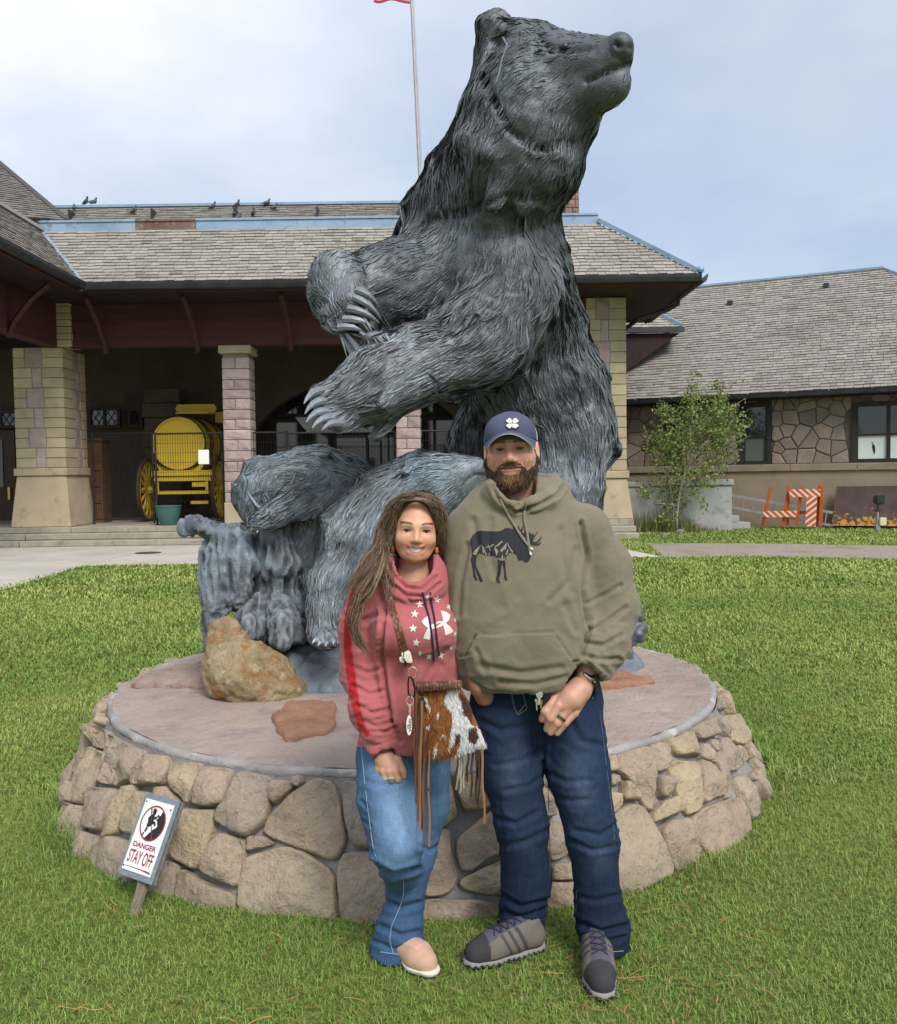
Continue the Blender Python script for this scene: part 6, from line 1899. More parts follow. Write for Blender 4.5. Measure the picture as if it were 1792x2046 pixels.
# ---------------------------------------------------------------- cub climbing over the stump
cubA = thing('bear_cub_statue', 'bronze bear cub draped head down over the tree stump', 'statue', (BP(620,1100,5.0)[0],5.0,.9))
s = SDF((-1.45,4.1,0.6),(0.25,5.8,1.95),0.013)
CA = 5.02
sch([(800,1030, CA + .12,55),(740,1010, CA + .06,58),(680,975, CA, 66),(625,955, CA - .03,62),(575,955, CA - .06,50)],.06)
sch([(575,960, CA - .06,48),(530,968, CA - .1,48),(510,990, CA - .14,44),(505,1020, CA - .16,30)],.04)
sch([(515,935, CA - .12,26),(498,932, CA - .14,16)],.02)
sch([(640,990, CA - .14,46),(590,1005, CA - .24,33),(545,1030, CA - .3,25),(517,1042, CA - .33,21)],.04)
for (x0, y0, x1, y1) in ((518,1036,502,1036),(516,1042,502,1046),(520,1048,508,1054),(526,1050,518,1058)):
    sch([(x0, y0, CA - .34,10),(x1, y1, CA - .36,7)],.012)
sch([(590,1000, CA + .1,34),(545,1060, CA + .05,24),(530,1075, CA + .02,20)],.04)
sch([(640,1010, CA - .02,52),(620,1060, CA, 46),(615,1110, CA + .02,42),(640,1200, CA + .02,38)],.06)
sch([(700,1030, CA, 56),(680,1120, CA - .02,50),(660,1230, CA - .02,40)],.06)
bonesA = [[BP(800,1010,5.0), BP(700,950,4.9), BP(620,930,4.9), BP(540,945,4.85), BP(500,1000,4.8)][::-1],[BP(650,960,4.8), BP(590,1000,4.7), BP(515,1045,4.6)],[BP(650,1000,4.85), BP(620,1100,4.9), BP(640,1210,4.9)]]
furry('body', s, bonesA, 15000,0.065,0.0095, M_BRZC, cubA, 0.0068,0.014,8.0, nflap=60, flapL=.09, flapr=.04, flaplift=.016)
for (x0, y0, x1, y1) in ((502,1036,494,1040),(502,1046,494,1051),(508,1054,501,1060),(518,1058,513,1065)):
    claw(BP(x0, y0, CA - .36), BP(x1, y1, CA - .38), px_r(4,4.6), cubA, M_BRZC, (0,0,.006))
# ================================================================== tools for people
AX = np.array([[1,0,0],[0,0,-1],[0,1,0]], float)      # head frame (right, up, out of the face) -> world
def rot_local(yaw=0, pitch=0, roll=0):
    cy, sy, cp, sp, cr, sr_ = math.cos(yaw), math.sin(yaw), math.cos(pitch), math.sin(pitch), math.cos(roll), math.sin(roll)
    Ry = np.array([[cy, 0, sy],[0,1,0],[-sy, 0, cy]]); Rx = np.array([[1,0,0],[0, cp, -sp],[0, sp, cp]]); Rz = np.array([[cr, -sr_, 0],[sr_, cr, 0],[0,0,1]])
    return Rz @ Rx @ Ry
class Frame:
    def __init__(self, c, yaw=0, pitch=0, roll=0, scale=1.0):
        self.c = np.array(c, float); self.M = AX @ rot_local(yaw, pitch, roll) * scale
    def w(self, P):
        return self.c + np.asarray(P, float) @ self.M.T
    def l(self, P):
        return (np.asarray(P, float) - self.c) @ np.linalg.inv(self.M).T
def inpoly(x, y, poly):
    ins = np.zeros(np.shape(x), bool); p = np.array(poly, float)
    for i in range(len(p)):
        (x0, y0),(x1, y1) = p[i], p[(i + 1) % len(p)]
        if y0 != y1:
            ins ^= ((y0 > y) != (y1 > y)) & (x < (x1 - x0) * (y - y0) / (y1 - y0) + x0)
    return ins
def facing(V, N):
    return (N * unit(V - CAM)).sum(1) < 0.0
def bvh_of(V, F):
    return BVHTree.FromPolygons(V.tolist(), np.asarray(F).tolist())
def decal(name, poly, bvh, m, parent, step=1.0, off=0.0016, holes=()):
    """flat print: the outline laid onto a garment's surface in small cells"""
    p = np.array(poly, float); x0, y0 = p.min(0) - step; x1, y1 = p.max(0) + step
    nx, ny = int((x1 - x0) / step) + 1, int((y1 - y0) / step) + 1
    gx_, gy_ = np.meshgrid(x0 + np.arange(nx) * step, y0 + np.arange(ny) * step, indexing='ij')
    ins = inpoly(gx_ + step / 2, gy_ + step / 2, poly)
    for h in holes: ins &= ~inpoly(gx_ + step / 2, gy_ + step / 2, h)
    idx = {}; V = []; F = []
    def vid(i, j):
        if (i, j) not in idx:
            q, n = hit(bvh, x0 + i * step, y0 + j * step)
            if q is None: idx[(i, j)] = -1
            else:
                idx[(i, j)] = len(V); V.append(q - unit(ray(x0 + i * step, y0 + j * step)) * off)
        return idx[(i, j)]
    for i, j in np.argwhere(ins):
        f = [vid(i, j), vid(i, j + 1), vid(i + 1, j + 1), vid(i + 1, j)]
        if min(f) >= 0:
            q = np.array([V[k] for k in f])
            if np.ptp(q[:, 1]) < 0.03: F.append(f)
    if F:
        return mk(name, np.array(V), np.array(F), m, parent, smooth=True)
def cord(name, pts, bvh, r, m, parent, off=None, n=6, sub_=5, taper=None):
    P = []
    pts = np.array(pts, float)
    tt = np.linspace(0, len(pts) - 1,(len(pts) - 1) * sub_ + 1)
    for t_ in tt:
        x, y = np.interp(t_, range(len(pts)), pts[:, 0]), np.interp(t_, range(len(pts)), pts[:, 1])
        q, nn = hit(bvh, x, y)
        if q is not None: P.append(q - unit(ray(x, y)) * (r if off is None else off))
    P = np.array(P)
    for _ in range(2): P[1:-1] = (P[:-2] + 2 * P[1:-1] + P[2:]) / 4
    return MB().tube(P, r if taper is None else list(np.linspace(r, r * taper, len(P))), n).build(name, m, parent, smooth=True)
def press(V, N, lines):
    """folds: (polyline in picture points, width px, depth m); negative depth raises a ridge"""
    x, y = proj(V); fc = facing(V, N)
    tot = np.zeros(len(V))
    for L, w, dpt in lines:
        d = polydist(x, y, [L])
        e = np.ones(len(V))
        tot += np.exp(-(d / w) ** 2) * dpt * e
        if dpt > 0:      # a soft swell beside each crease
            tot -= 0.45 * dpt * np.exp(-((d - 2.1 * w) / (1.1 * w)) ** 2)
    return V - N * (tot * fc)[:, None]
def wrinkle(V, N, scale, amp, seed, mask=None):
    q = V * np.asarray(scale, float)
    q = q + 0.6 * np.stack([fbm(V * 7 + 9 * j, 2, seed + 40 + j) for j in range(3)],1)
    r_ = 1 - np.abs(fbm(q, 3, seed)) * 1.6
    d = amp * (r_ - 0.55)
    if mask is not None: d = d * mask
    return V + N * d[:, None]

# ---------------------------------------------------------------- heads
def head_sdf(male):
    s = SDF((-.115,-.27,-.14),(.115,.135,.135),0.0024)
    k = 0.03
    if male:
        s.ell((0,.022,-.012),(.078,.090,.097),0)
        s.ell((0,-.040,.022),(.068,.076,.064),.04)
        for e in (-1,1):
            s.ell((e * .042,-.030,.050),(.030,.030,.030),.025)
            s.rc((e * .064,-.045,.0),(e * .040,-.088,.040),.018,.022,.03)
        s.ell((0,-.084,.062),(.028,.020,.022),.03)
        s.rc((-.042,.017,.070),(.042,.017,.070),.013,.013,.022)
        s.rc((0,.004,.084),(0,-.030,.104),.0085,.0125,.016)
        for e in (-1,1): s.ell((e * .0145,-.036,.092),(.010,.009,.012),.010)
        mouth = -.062
        s.rc((-.026, mouth + .005,.080),(.026, mouth + .005,.080),.0065,.0065,.012)
        s.rc((-.020, mouth - .006,.080),(.020, mouth - .006,.080),.0075,.0075,.012)
        s.rc((-.030, mouth, .084),(0, mouth - .001,.091),.002,.0024,.004, 'sub')
        s.rc((.030, mouth, .084),(0, mouth - .001,.091),.002,.0024,.004, 'sub')
        s.rc((0,-.07,-.028),(0,-.19,-.055),.064,.070,.04)
        ear, slit = (.083,-.012,-.010),.0046
    else:
        s.ell((0,.022,-.012),(.071,.085,.090),0)
        s.ell((0,-.034,.022),(.055,.066,.058),.04)
        for e in (-1,1):
            s.ell((e * .036,-.030,.052),(.026,.023,.026),.022)
            s.rc((e * .052,-.042,.0),(e * .030,-.076,.040),.014,.016,.03)
        s.ell((0,-.083,.058),(.021,.018,.020),.025)
        s.rc((-.036,.015,.070),(.036,.015,.070),.009,.009,.02)
        s.rc((0,.002,.081),(0,-.027,.096),.0065,.0100,.014)
        for e in (-1,1): s.ell((e * .0098,-.032,.087),(.0068,.0062,.009),.009)
        # smiling mouth, corners drawn up and out
        up = [(-.032,-.0475,.062),(-.018,-.0530,.074),(0,-.0545,.079),(.018,-.0530,.074),(.032,-.0475,.062)]
        lo_ = [(-.032,-.0475,.061),(-.018,-.0670,.071),(0,-.0725,.076),(.018,-.0670,.071),(.032,-.0475,.061)]
        s.chain([np.array(p) + [0,.0020,0] for p in up],[.003,.0040,.0042,.0040,.003],.010)
        s.chain([np.array(p) + [0,-.0010,0] for p in lo_],[.003,.0045,.0052,.0045,.003],.010)
        for zz in (.092,.084,.077):
            s.chain([(-.0285,-.0492, zz - .014),(-.015,-.0590, zz - .004),(0,-.0615, zz),(.015,-.0590, zz - .004),(.0285,-.0492, zz - .014)],[.0018,.0062,.0070,.0062,.0018],0, op='sub')
        s.rc((0,-.07,-.028),(0,-.22,-.045),.045,.050,.035)
        ear, slit = (.073,-.012,-.010),.0052
    for e in (-1,1):
        # sockets, lids, and the slit between them
        s.ell((e * .0315,.001,.088),(.019,.011,.014),.012, 'sub')
        s.ell((e * .0315,.0,.062),(.0165,.0140,.0150),.006)
        s.ell((e * .0315,-.0005,.076),(.0128, slit, .02),.0012, 'sub')
        s.ell((e * .0315,0,.060),(.0125,.0125,.0125),0, 'sub')
        if male: s.rc((e * .0072,-.043,.102),(e * .0075,-.040,.090),.0030,.0025,.003, 'sub')
        # ear: rim, lobe and hollow
        s.ell((e * ear[0], ear[1], ear[2]),(.0095,.033,.019),.008)
        s.ell((e * (ear[0] - .002), ear[1] - .026, ear[2] + .004),(.007,.011,.009),.008)
        s.ell((e * (ear[0] + .006), ear[1] + .003, ear[2] + .006),(.006,.018,.009),.004, 'sub')
    return s
def skin_cols(P, male):
    base = np.array([.64,.345,.25]) if male else np.array([.64,.335,.215])
    x, y, z = P[:, 0], P[:, 1], P[:, 2]
    c = np.repeat(base[None], len(P),0)
    def bl(w, col):
        nonlocal c
        w = np.clip(w, 0,1)[:, None]
        c = c * (1 - w) + np.array(col) * w
    front = sstep(.02,.06, z)
    for e in (-1,1):
        bl(front * (.55 if male else .35) * np.exp(-(((x - e * .042) / .024) ** 2 + ((y + .032) / .022) ** 2)),(.52,.20,.15))
        bl(.35 * front * np.exp(-(((x - e * .0315) / .020) ** 2 + ((y) / .012) ** 2)),(.36,.17,.12))
    bl(front * .4 * np.exp(-((x / .014) ** 2 + ((y + .034) / .016) ** 2)),(.55,.22,.16))
    if male:
        m = -.062
        bl(front * sstep(.031,.024, np.abs(x)) * sstep(.0125,.008, np.abs(y - m + .002)) * sstep(.068,.078, z),(.44,.17,.14))
        bl(front * sstep(.0026,.0012, np.abs(y - m)) * sstep(.032,.028, np.abs(x)) * sstep(.07,.08, z),(.16,.06,.05))
        for e in (-1,1): bl(front * .85 * sstep(.024,.019, np.abs(x - e * .034)) * sstep(.0062,.0035, np.abs(y - .0215 - .0025 * np.cos((x - e * .034) * 60))),(.12,.07,.045))
    else:
        cy_ = -.0620 + .0135 * (x / .032) ** 2
        hh_ = .0120 * np.sqrt(np.clip(1 - (x / .036) ** 2,0,1))
        inl = sstep(.0335,.030, np.abs(x)) * sstep(1.12,.9, np.abs(y - cy_) / (hh_ + 1e-4)) * sstep(.05,.06, z)
        bl(front * inl * .9,(.46,.135,.125))
        bl(front * sstep(.030,.026, np.abs(x)) * sstep(.0068,.0050, np.abs(y - cy_)) * sstep(.0745,.070, z + 6 * x * x) * sstep(.03,.045, z),(.10,.03,.03))
        for e in (-1,1):
            yb = .0205 + .004 * np.cos((x - e * .036) * 55)
            bl(front * .9 * sstep(.0215,.017, np.abs(x - e * .034)) * sstep(.0050,.0026, np.abs(y - yb)),(.06,.032,.022))
    for e in (-1,1):    # lashes
        bl(front * .8 * sstep(.0150,.0125, np.abs(x - e * .0315)) * sstep(.0016,.0006, np.abs(y - (.0042 if not male else .0033) + 9 * (x - e * .0315) ** 2)),(.06,.035,.03))
    return c
def eyes(frame, parent, male):
    m = vmat('eye_' + ('m' if male else 'w'),0.12, spec=0.6)
    for e in (-1,1):
        V, F, C = [],[],[]
        c0 = np.array([e * .0315,0,.060])
        nu, nv = 20,14
        for i in range(nv + 1):
            th_ = math.pi * i / nv
            for k in range(nu):
                a = 2 * math.pi * k / nu
                V.append(c0 + .0120 * np.array([math.sin(th_) * math.cos(a), math.sin(th_) * math.sin(a), math.cos(th_)]))
                C.append((.008,.007,.006) if th_ < .24 else ((.075,.035,.018) if th_ < .56 else (.62,.55,.50)))
        F = [[i * nu + k, i * nu + (k + 1) % nu, (i + 1) * nu + (k + 1) % nu, (i + 1) * nu + k] for i in range(nv) for k in range(nu)]
        mk('eye', frame.w(np.array(V)), np.array(F), m, parent, cols=np.array(C))
M_SKIN = vmat('skin', 0.46,0.3,420,0.0014,0.4,0.10,70, sss=0.12)
def hand_sdf(pts_px, Y, h=0.0024, k=0.0045, pad=.05):
    """chains of (x px, y px, depth offset, radius px)"""
    allp = np.array([at(x, y, Y + d) for ch in pts_px for x, y, d, r in ch])
    s = SDF(allp.min(0) - pad, allp.max(0) + pad, h)
    for ci, ch in enumerate(pts_px):
        s.chain([at(x, y, Y + d) for x, y, d, r in ch],[px_r(r * (.88 if ci else .95), Y) for x, y, d, r in ch], k if ci else .014)
    return s
def fabric(name, c1, c2, bump=0.35, bs=700, rough=0.9, sheen=0.15, heather=220, attr=True, lum=0.0):
    t = NT(name)
    p = t.pos()
    n = t.noise(p, heather, 3,0.7)
    a = t.node('ShaderNodeAttribute', attribute_name='col').outputs['Color'] if attr else None
    c = t.mix(t.ramp(n, [(0.30,0.0),(0.70,1.0)]), c1, c2)
    c = t.mix(t.ramp(t.noise(p, 9,4),[(0.4,0.0),(0.75,0.25)]), c, tuple(v * .8 for v in c1))
    if a is not None: c = t.mix(1.0, c, a, 'MULTIPLY')
    t.bump(t.math('ADD', t.noise(p, bs, 3,0.6), t.math('MULTIPLY', t.noise(p, 60,3),1.5)), bump, 0.003)
    t.b.inputs['Sheen Weight'].default_value = sheen
    return t.done(c, rough, 0,0.15)
def denim(name, c1, c2):
    t = NT(name)
    p = t.pos()
    a = t.node('ShaderNodeAttribute', attribute_name='col').outputs['Color']
    c = t.mix(t.ramp(t.noise(p, 330,3,0.7),[(0.35,0.0),(0.65,1.0)]), c1, c2)
    c = t.mix(t.ramp(t.noise(t.pos((1,1,.18)),90,4,0.7),[(0.45,0.0),(0.7,0.35)]), c, tuple(min(1, v * 1.5) for v in c2))
    c = t.mix(1.0, c, a, 'MULTIPLY')
    t.bump(t.math('ADD', t.noise(p, 600,3,0.6), t.math('MULTIPLY', t.noise(p, 45,3),1.5)),0.35,0.003)
    return t.done(c, 0.88,0,0.15)
def stitch(name, pts, bvh, m, parent, r=.0012, dash=0):
    return cord(name, pts, bvh, r, m, parent, off=.0022, n=4)
def shoe(parent, heel, toe, L, kind, up_roll=0.0):
    """shoe from heel point to toe point on the ground"""
    heel, toe = np.array(heel, float), np.array(toe, float)
    d = unit(toe - heel); sdv = np.cross(d, [0,0,1]); up = np.array([0,0,1.])
    W = lambda x, y, z: heel + sdv * x + d * y + up * z
    lo = np.minimum(heel, toe) - .12; hi = np.maximum(heel, toe) + .12; lo[2] = -.02; hi[2] = .22
    s = SDF(lo, hi, .0042); f = L / .30
    if kind == 'hiker':
        s.chain([W(0,.035 * f, .055), W(0,.12 * f, .060), W(.004,.20 * f, .048), W(.002,.255 * f, .042)],[.040,.043,.046,.040],.03)
        s.rc(W(0,.045 * f, .065), W(0,.05 * f, .105),.038,.038,.03)
        s.rc(W(0,.10 * f, .085), W(0,.17 * f, .068),.036,.034,.03)
        s.rc(W(0,.05 * f, .12), W(0,.055 * f, .20),.030,.030,0, 'sub')
    else:
        s.chain([W(0,.032 * f, .045), W(0,.12 * f, .046), W(.003,.20 * f, .038), W(.002,.245 * f, .034)],[.034,.038,.043,.036],.03)
        s.rc(W(0,.04 * f, .06), W(0,.05 * f, .10),.032,.033,.02)
        s.rc(W(0,.05 * f, .09), W(0,.06 * f, .16),.028,.028,0, 'sub')
    s.plane_cut((0,0,.018),(0,0,-1),.004)
    V, F = s.net(); N = vnormals(V, F)
    loc = np.stack([(V - heel) @ sdv, (V - heel) @ d / f, V[:, 2]],1)
    if kind == 'hiker':
        c = np.repeat(np.array([[.15,.128,.108]]), len(V),0)
        for a_, b_ in ((.085,.100),(.118,.130),(.150,.160)): c[(loc[:, 1] - .5 * loc[:, 2] > a_ - .03) & (loc[:, 1] - .5 * loc[:, 2] < b_ - .03) & (np.abs(loc[:, 0]) > .028)] = (.055,.05,.055)
        toe_ = (loc[:, 1] > .222) | (loc[:, 2] < .036); c[toe_] = (.042,.041,.044)
        ton = (np.abs(loc[:, 0]) < .026) & (loc[:, 1] > .06) & (loc[:, 1] < .185) & (N[:, 2] > .25); c[ton] = (.07,.067,.095)
        ves = (np.abs(loc[:, 0]) < .032) & (loc[:, 1] > .185) & (loc[:, 1] < .222); c[ves] = (.085,.082,.105)
    else:
        c = np.repeat(np.array([[.50,.31,.215]]), len(V),0)
        va = (np.abs(loc[:, 0]) < .029 - .10 * np.maximum(loc[:, 1] - .19,0)) & (loc[:, 1] < .225) & (N[:, 2] > .2); c[va] = (.56,.34,.27)
        ed = np.abs(np.abs(loc[:, 0]) - (.030 - .10 * np.maximum(loc[:, 1] - .19,0))) < .0035
        V = V + N * (0.002 * (ed & (loc[:, 1] < .228) & (N[:, 2] > .1)))[:, None]
    up_ = mk('shoe', V, F, vmat('shoe_upper_' + kind, 0.85,0.5,300,.002,0.2,0.12,60), parent, cols=c)
    # sole with a lugged or rippled rim
    s = SDF(lo, hi, .0042)
    w = .044 if kind == 'hiker' else .041
    s.chain([W(0,.03 * f, .02), W(0,.11 * f, .02), W(.004,.20 * f, .02), W(.002,.262 * f, .02)],[w - .006, w - .006, w + .003, w - .005],.02, flat=(0,0,1), fs=.6)
    s.plane_cut((0,0,.004),(0,0,-1),.003); s.plane_cut((0,0,.030 if kind == 'hiker' else .026),(0,0,1),.003)
    V, F = s.net(); N = vnormals(V, F)
    if kind == 'hiker':
        a = (V - heel) @ d
        V = V + N * (0.004 * np.sign(np.sin(a * 330)) * (V[:, 2] < .018) * (np.abs(N[:, 2]) < .6))[:, None]
        c = np.where((V[:, 2] > .017)[:, None], np.array([[.24,.23,.22]]), np.array([[.035,.035,.038]]))
    else:
        c = np.repeat(np.array([[.62,.58,.50]]), len(V),0)
    mk('sole', V, F, vmat('sole_' + kind, 0.8,0.2,200), up_, cols=c)
    if kind == 'hiker':
        ml = mat('lace', (0.035,0.03,0.05), rough=.9); bv = bvh_of(*s_net_cache(up_))
        for q in range(4):
            y0, y1 = .095 + q * .027,.118 + q * .027
            for e in (-1,1):
                P = []
                for u_ in np.linspace(0,1,6):
                    pt = W(e * (.024 - .048 * u_),(y0 + (y1 - y0) * u_) * f, .25)
                    r_ = bv.ray_cast(Vector(pt), Vector((0,0,-1)))
                    if r_[0] is not None: P.append(np.array(r_[0]) + [0,0,.003])
                if len(P) > 2: MB().tube(P, .0024,5).build('lace', ml, up_, smooth=True)
    return up_
def s_net_cache(o):
    me = o.data
    V = np.zeros(len(me.vertices) * 3, dtype=np.float32); me.vertices.foreach_get('co', V)
    return V.reshape(-1,3), np.array([list(p.vertices) for p in me.polygons])
def strand_mesh(paths, width, colors, ridge=.3):
    n, m, _ = paths.shape
    V, F = strips(paths, width, ridge, None, np.interp(np.linspace(0,1, m),[0,.7,1],[1,.9,.2]))
    return V, F, np.repeat(colors, m * 3,0)
# ================================================================== the man
MY = 2.95
mp = lambda x, y, d=0.0: at(x, y, MY + d)
mr = lambda r: px_r(r, MY)
man = thing('person', 'bearded person in olive moose hoodie, trucker cap and dark jeans, hand at pocket', 'person', (mp(1100,1950)[0],2.95,0))
HM = Frame(mp(1021,896), yaw=R(-7), pitch=R(2), roll=R(2.6), scale=1.0)
V, F = head_sdf(True).net()
hc = skin_cols(V, True)
parts_ = [(HM.w(V), F)]; cols_ = [hc]
headV, headF = HM.w(V), F
# left hand hooked by its thumb at the pocket (image right)
K = lambda zx, zy: (1007.4 + zx * .13228,1321.5 + zy * .13228)
def kc(*p): return [K(a, b) + (d, r) for a, b, d, r in p]
HL = [kc((1250,250,.06,23),(1130,430,.0,25),(1000,560,-.02,26),(900,640,-.025,23)),
      kc((800,520,-.01,18),(700,650,-.035,11.5),(620,760,-.045,10.5),(575,870,-.035,8.5)),
      kc((900,560,-.02,18),(815,670,-.045,11.5),(700,860,-.055,10.5),(645,1020,-.04,8.5)),
      kc((1000,590,-.02,17),(945,730,-.04,11.2),(800,930,-.05,10.2),(700,1070,-.04,8.2)),
      kc((1080,560,-.01,17),(1060,770,-.03,10.5),(915,930,-.04,9.2),(800,1080,-.035,7.6)),
      kc((1180,480,.0,18),(1060,700,-.015,16)),
      kc((860,420,.005,16),(790,470,.015,12),(740,560,.02,10))]
s = hand_sdf(HL, 2.86); v, f = s.net()
parts_.append((v, f)); cc = np.repeat(np.array([[.50,.27,.185]]), len(v),0)
x, y = proj(v)
for tip in ((575,890),(648,1030),(700,1085),(795,1092)):
    tx, ty = K(*tip); w_ = np.exp(-(((x - tx) / 6) ** 2 + ((y - ty) / 6) ** 2))[:, None]; cc = cc * (1 - .35 * w_) + np.array([.60,.33,.26]) * .35 * w_
for kn in ((815,670),(945,725),(700,650),(1060,765),(700,860),(800,930),(915,930)):
    tx, ty = K(*kn); w_ = np.exp(-(((x - tx) / 8) ** 2 + ((y - ty) / 8) ** 2))[:, None]; cc = cc * (1 - .4 * w_) + np.array([.50,.22,.15]) * .4 * w_
cols_.append(cc)
# right hand, pushed into the pocket
HRp = [[(930,1322,.08,20),(943,1345,.02,20),(958,1368,.0,22),(968,1392,.02,20)],[(950,1342,-.015,12),(968,1356,-.035,9),(980,1368,-.035,7.5)],[(945,1355,-.01,15),(955,1380,-.005,15)]]
s = hand_sdf(HRp, 2.88,.004); v, f = s.net(); parts_.append((v, f)); cols_.append(np.repeat(np.array([[.45,.22,.14]]), len(v),0))
# covered torso and limbs, so that the figure is whole beneath its clothes
s = SDF(mp(860,2000,-.25), mp(1300,960,.25) + [0,0,.05],.012)
s.chain([mp(1035,1080,.03), mp(1040,1250,.03), mp(1070,1390,.05)],[mr(80), mr(85), mr(70)],.1, flat=(0,1,0), fs=.5)
s.chain([mp(1170,1070), mp(1215,1210,.02), mp(1170,1350,-.07)],[mr(32), mr(28), mr(20)],.03)
s.chain([mp(930,1070,.05), mp(912,1200,.1), mp(938,1325,.0)],[mr(30), mr(25), mr(18)],.03)
s.chain([mp(1010,1420,.03), mp(1040,1640,.03), mp(1045,1850,.09)],[mr(32), mr(26), mr(18)],.03)
s.chain([mp(1145,1420,.03), mp(1185,1680,-.0), mp(1212,1900,.0)],[mr(32), mr(26), mr(18)],.03)
s.rc(mp(1035,1060,.03), mp(1025,985,.02), mr(38), mr(24),.05)
v, f = s.net(); parts_.append((v, f)); cols_.append(np.repeat(np.array([[.5,.27,.18]]), len(v),0))
V, F = joinVF(parts_)
mbody = mk('body', V, F, M_SKIN, man, cols=np.concatenate(cols_))
eyes(HM, mbody, True)
# ---- beard: a dense mass and single hairs
s = SDF((-.115,-.20,-.05),(.115,.02,.135),.003)
s.chain([(-.076,.0,.005),(-.074,-.045,.012),(-.056,-.078,.040),(-.030,-.099,.062),(0,-.106,.066),(.030,-.099,.062),(.056,-.078,.040),(.074,-.045,.012),(.076,.0,.005)],[.002,.011,.017,.020,.021,.020,.017,.011,.002],.02)
s.chain([(-.028,-.052,.080),(-.012,-.049,.089),(0,-.0485,.091),(.012,-.049,.089),(.028,-.052,.080)],[.005,.0055,.0045,.0055,.005],.006)
for e in (-1,1): s.chain([(e * .028,-.052,.080),(e * .036,-.070,.072),(e * .030,-.088,.068)],[.006,.009,.013],.010)
s.rc((-.014,-.083,.082),(.014,-.083,.082),.0055,.0055,.008)
s.rc((-.024,-.064,.095),(.024,-.064,.095),.0075,.0075,.003, 'sub')
bv_, bf_ = s.net(); bN = vnormals(bv_, bf_)
def beard_col(P):
    w_ = np.exp(-((P[:, 0] / .030) ** 2 + ((P[:, 1] + .090) / .020) ** 2))[:, None] + .55 * np.exp(-((P[:, 0] / .034) ** 2 + ((P[:, 1] + .050) / .010) ** 2))[:, None]
    w_ = np.clip(w_, 0,1)
    return np.array([.060,.034,.020]) * (1 - w_) + np.array([.25,.135,.065]) * w_
beard = mk('beard', HM.w(bv_), bf_, vmat('beard_mass', 0.9), man, cols=beard_col(bv_) * .8)
P, N = sample_surface(bv_, bf_, 5200, lambda c: np.where((c[:, 2] > .0) & (c[:, 1] < .0),1.0,0.05)); N = unit(N)
n = len(P)
fl = unit(np.stack([P[:, 0] * 4,-1 + 0 * P[:, 0],.35 + 0 * P[:, 0]],1) + rng.normal(0,.35,(n, 3)) + N * .45)
t_ = np.linspace(0,1,4)
Lh = rng.uniform(.006,.017, n) * np.where(P[:, 1] > -.06,.55,1.0)
pt = P[:, None] + fl[:, None] * (Lh[:, None] * t_)[:, :, None] + np.array([0,-1,0]) * (Lh[:, None] * .3 * t_ ** 2)[:, :, None]
cb = beard_col(P) * rng.uniform(.5,1.9,(n, 1))
V, F, C = strand_mesh(HM.w(pt.reshape(-1,3)).reshape(n, 4,3), rng.uniform(.0008,.0016, n), cb)
mk('whiskers', V, F, vmat('whisker', 0.6), beard, cols=C, kind='stuff')
# stubble thinning out over the cheeks
P, N = sample_surface(headV, headF, 1000, lambda c: (lambda L: ((L[:, 2] > .0) & (L[:, 1] < -.022) & (L[:, 1] > -.12)) * np.exp(-np.maximum(0, L[:, 1] + .075 - .9 * np.abs(L[:, 0])) / .012))(HM.l(c)))
n = len(P); fl = unit(unit(N) * .5 + np.array([0,0,-1.]) + rng.normal(0,.3,(n, 3)))
V, F, C = strand_mesh(P[:, None] + fl[:, None] * (rng.uniform(.002,.006, n)[:, None] * np.linspace(0,1,3))[:, :, None], rng.uniform(.0006,.0011, n), np.array([.16,.09,.055]) * rng.uniform(.7,1.4,(n, 1)))
mk('stubble', V, F, bpy.data.materials['whisker'], beard, cols=C, kind='stuff')
# short hair at the temples
P, N = sample_surface(headV, headF, 2600, lambda c: (lambda L: ((np.abs(L[:, 0]) > .062) & (np.abs(L[:, 0]) < .0775) & (np.hypot(L[:, 1] + .012, L[:, 2] + .014) > .030) & (L[:, 1] > -.02) & (L[:, 1] < .06) & (L[:, 2] < .030) & (L[:, 2] > -.1)) * 1.0)(HM.l(c)))
n = len(P); fl = unit(unit(N) * .5 + np.array([0,.4,-1]) + rng.normal(0,.2,(n, 3)))
pt = P[:, None] + fl[:, None] * (.006 * np.linspace(0,1,3))[None, :, None]
V, F, C = strand_mesh(pt, rng.uniform(.001,.0018, n), np.array([.07,.042,.028]) * rng.uniform(.6,1.5,(n, 1)))
mk('hair', V, F, vmat('short_hair', 0.7), man, cols=C, kind='stuff')
# ---- cap
s = SDF((-.12,-.02,-.14),(.12,.15,.13),.003)
s.ell((0,.030,-.010),(.0885,.090,.108),0)
s.rc((-.026,.056,.046),(.026,.056,.046),.048,.048,.03)
s.ell((0,.022,-.014),(.0845,.084,.102),0, 'sub')
s.plane_cut((0,.020,0),(0,-1,.10),.002)
v, f = s.net(); N = vnormals(v, f)
front = v[:, 2] > .022 - .25 * np.maximum(v[:, 1] - .06,0)
c = np.where(front[:, None], np.array([[.078,.085,.135]]), np.array([[.40,.40,.43]]))
under = np.exp(-((v[:, 2] - .022 + .25 * np.maximum(v[:, 1] - .06,0)) / .002) ** 2)
c = c * (1 - .6 * under[:, None])
c[np.abs(v[:, 0]) < .0012] *= .6
t = NT('cap_cloth'); a = t.node('ShaderNodeAttribute', attribute_name='col').outputs['Color']; p = t.pos()
t.bump(t.noise(p, 500,3),0.4,.002); M_CAP = t.done(a, .9,0,.15)
cap = mk('cap', HM.w(v), f, M_CAP, man, cols=c)
nu, nv = 41,14
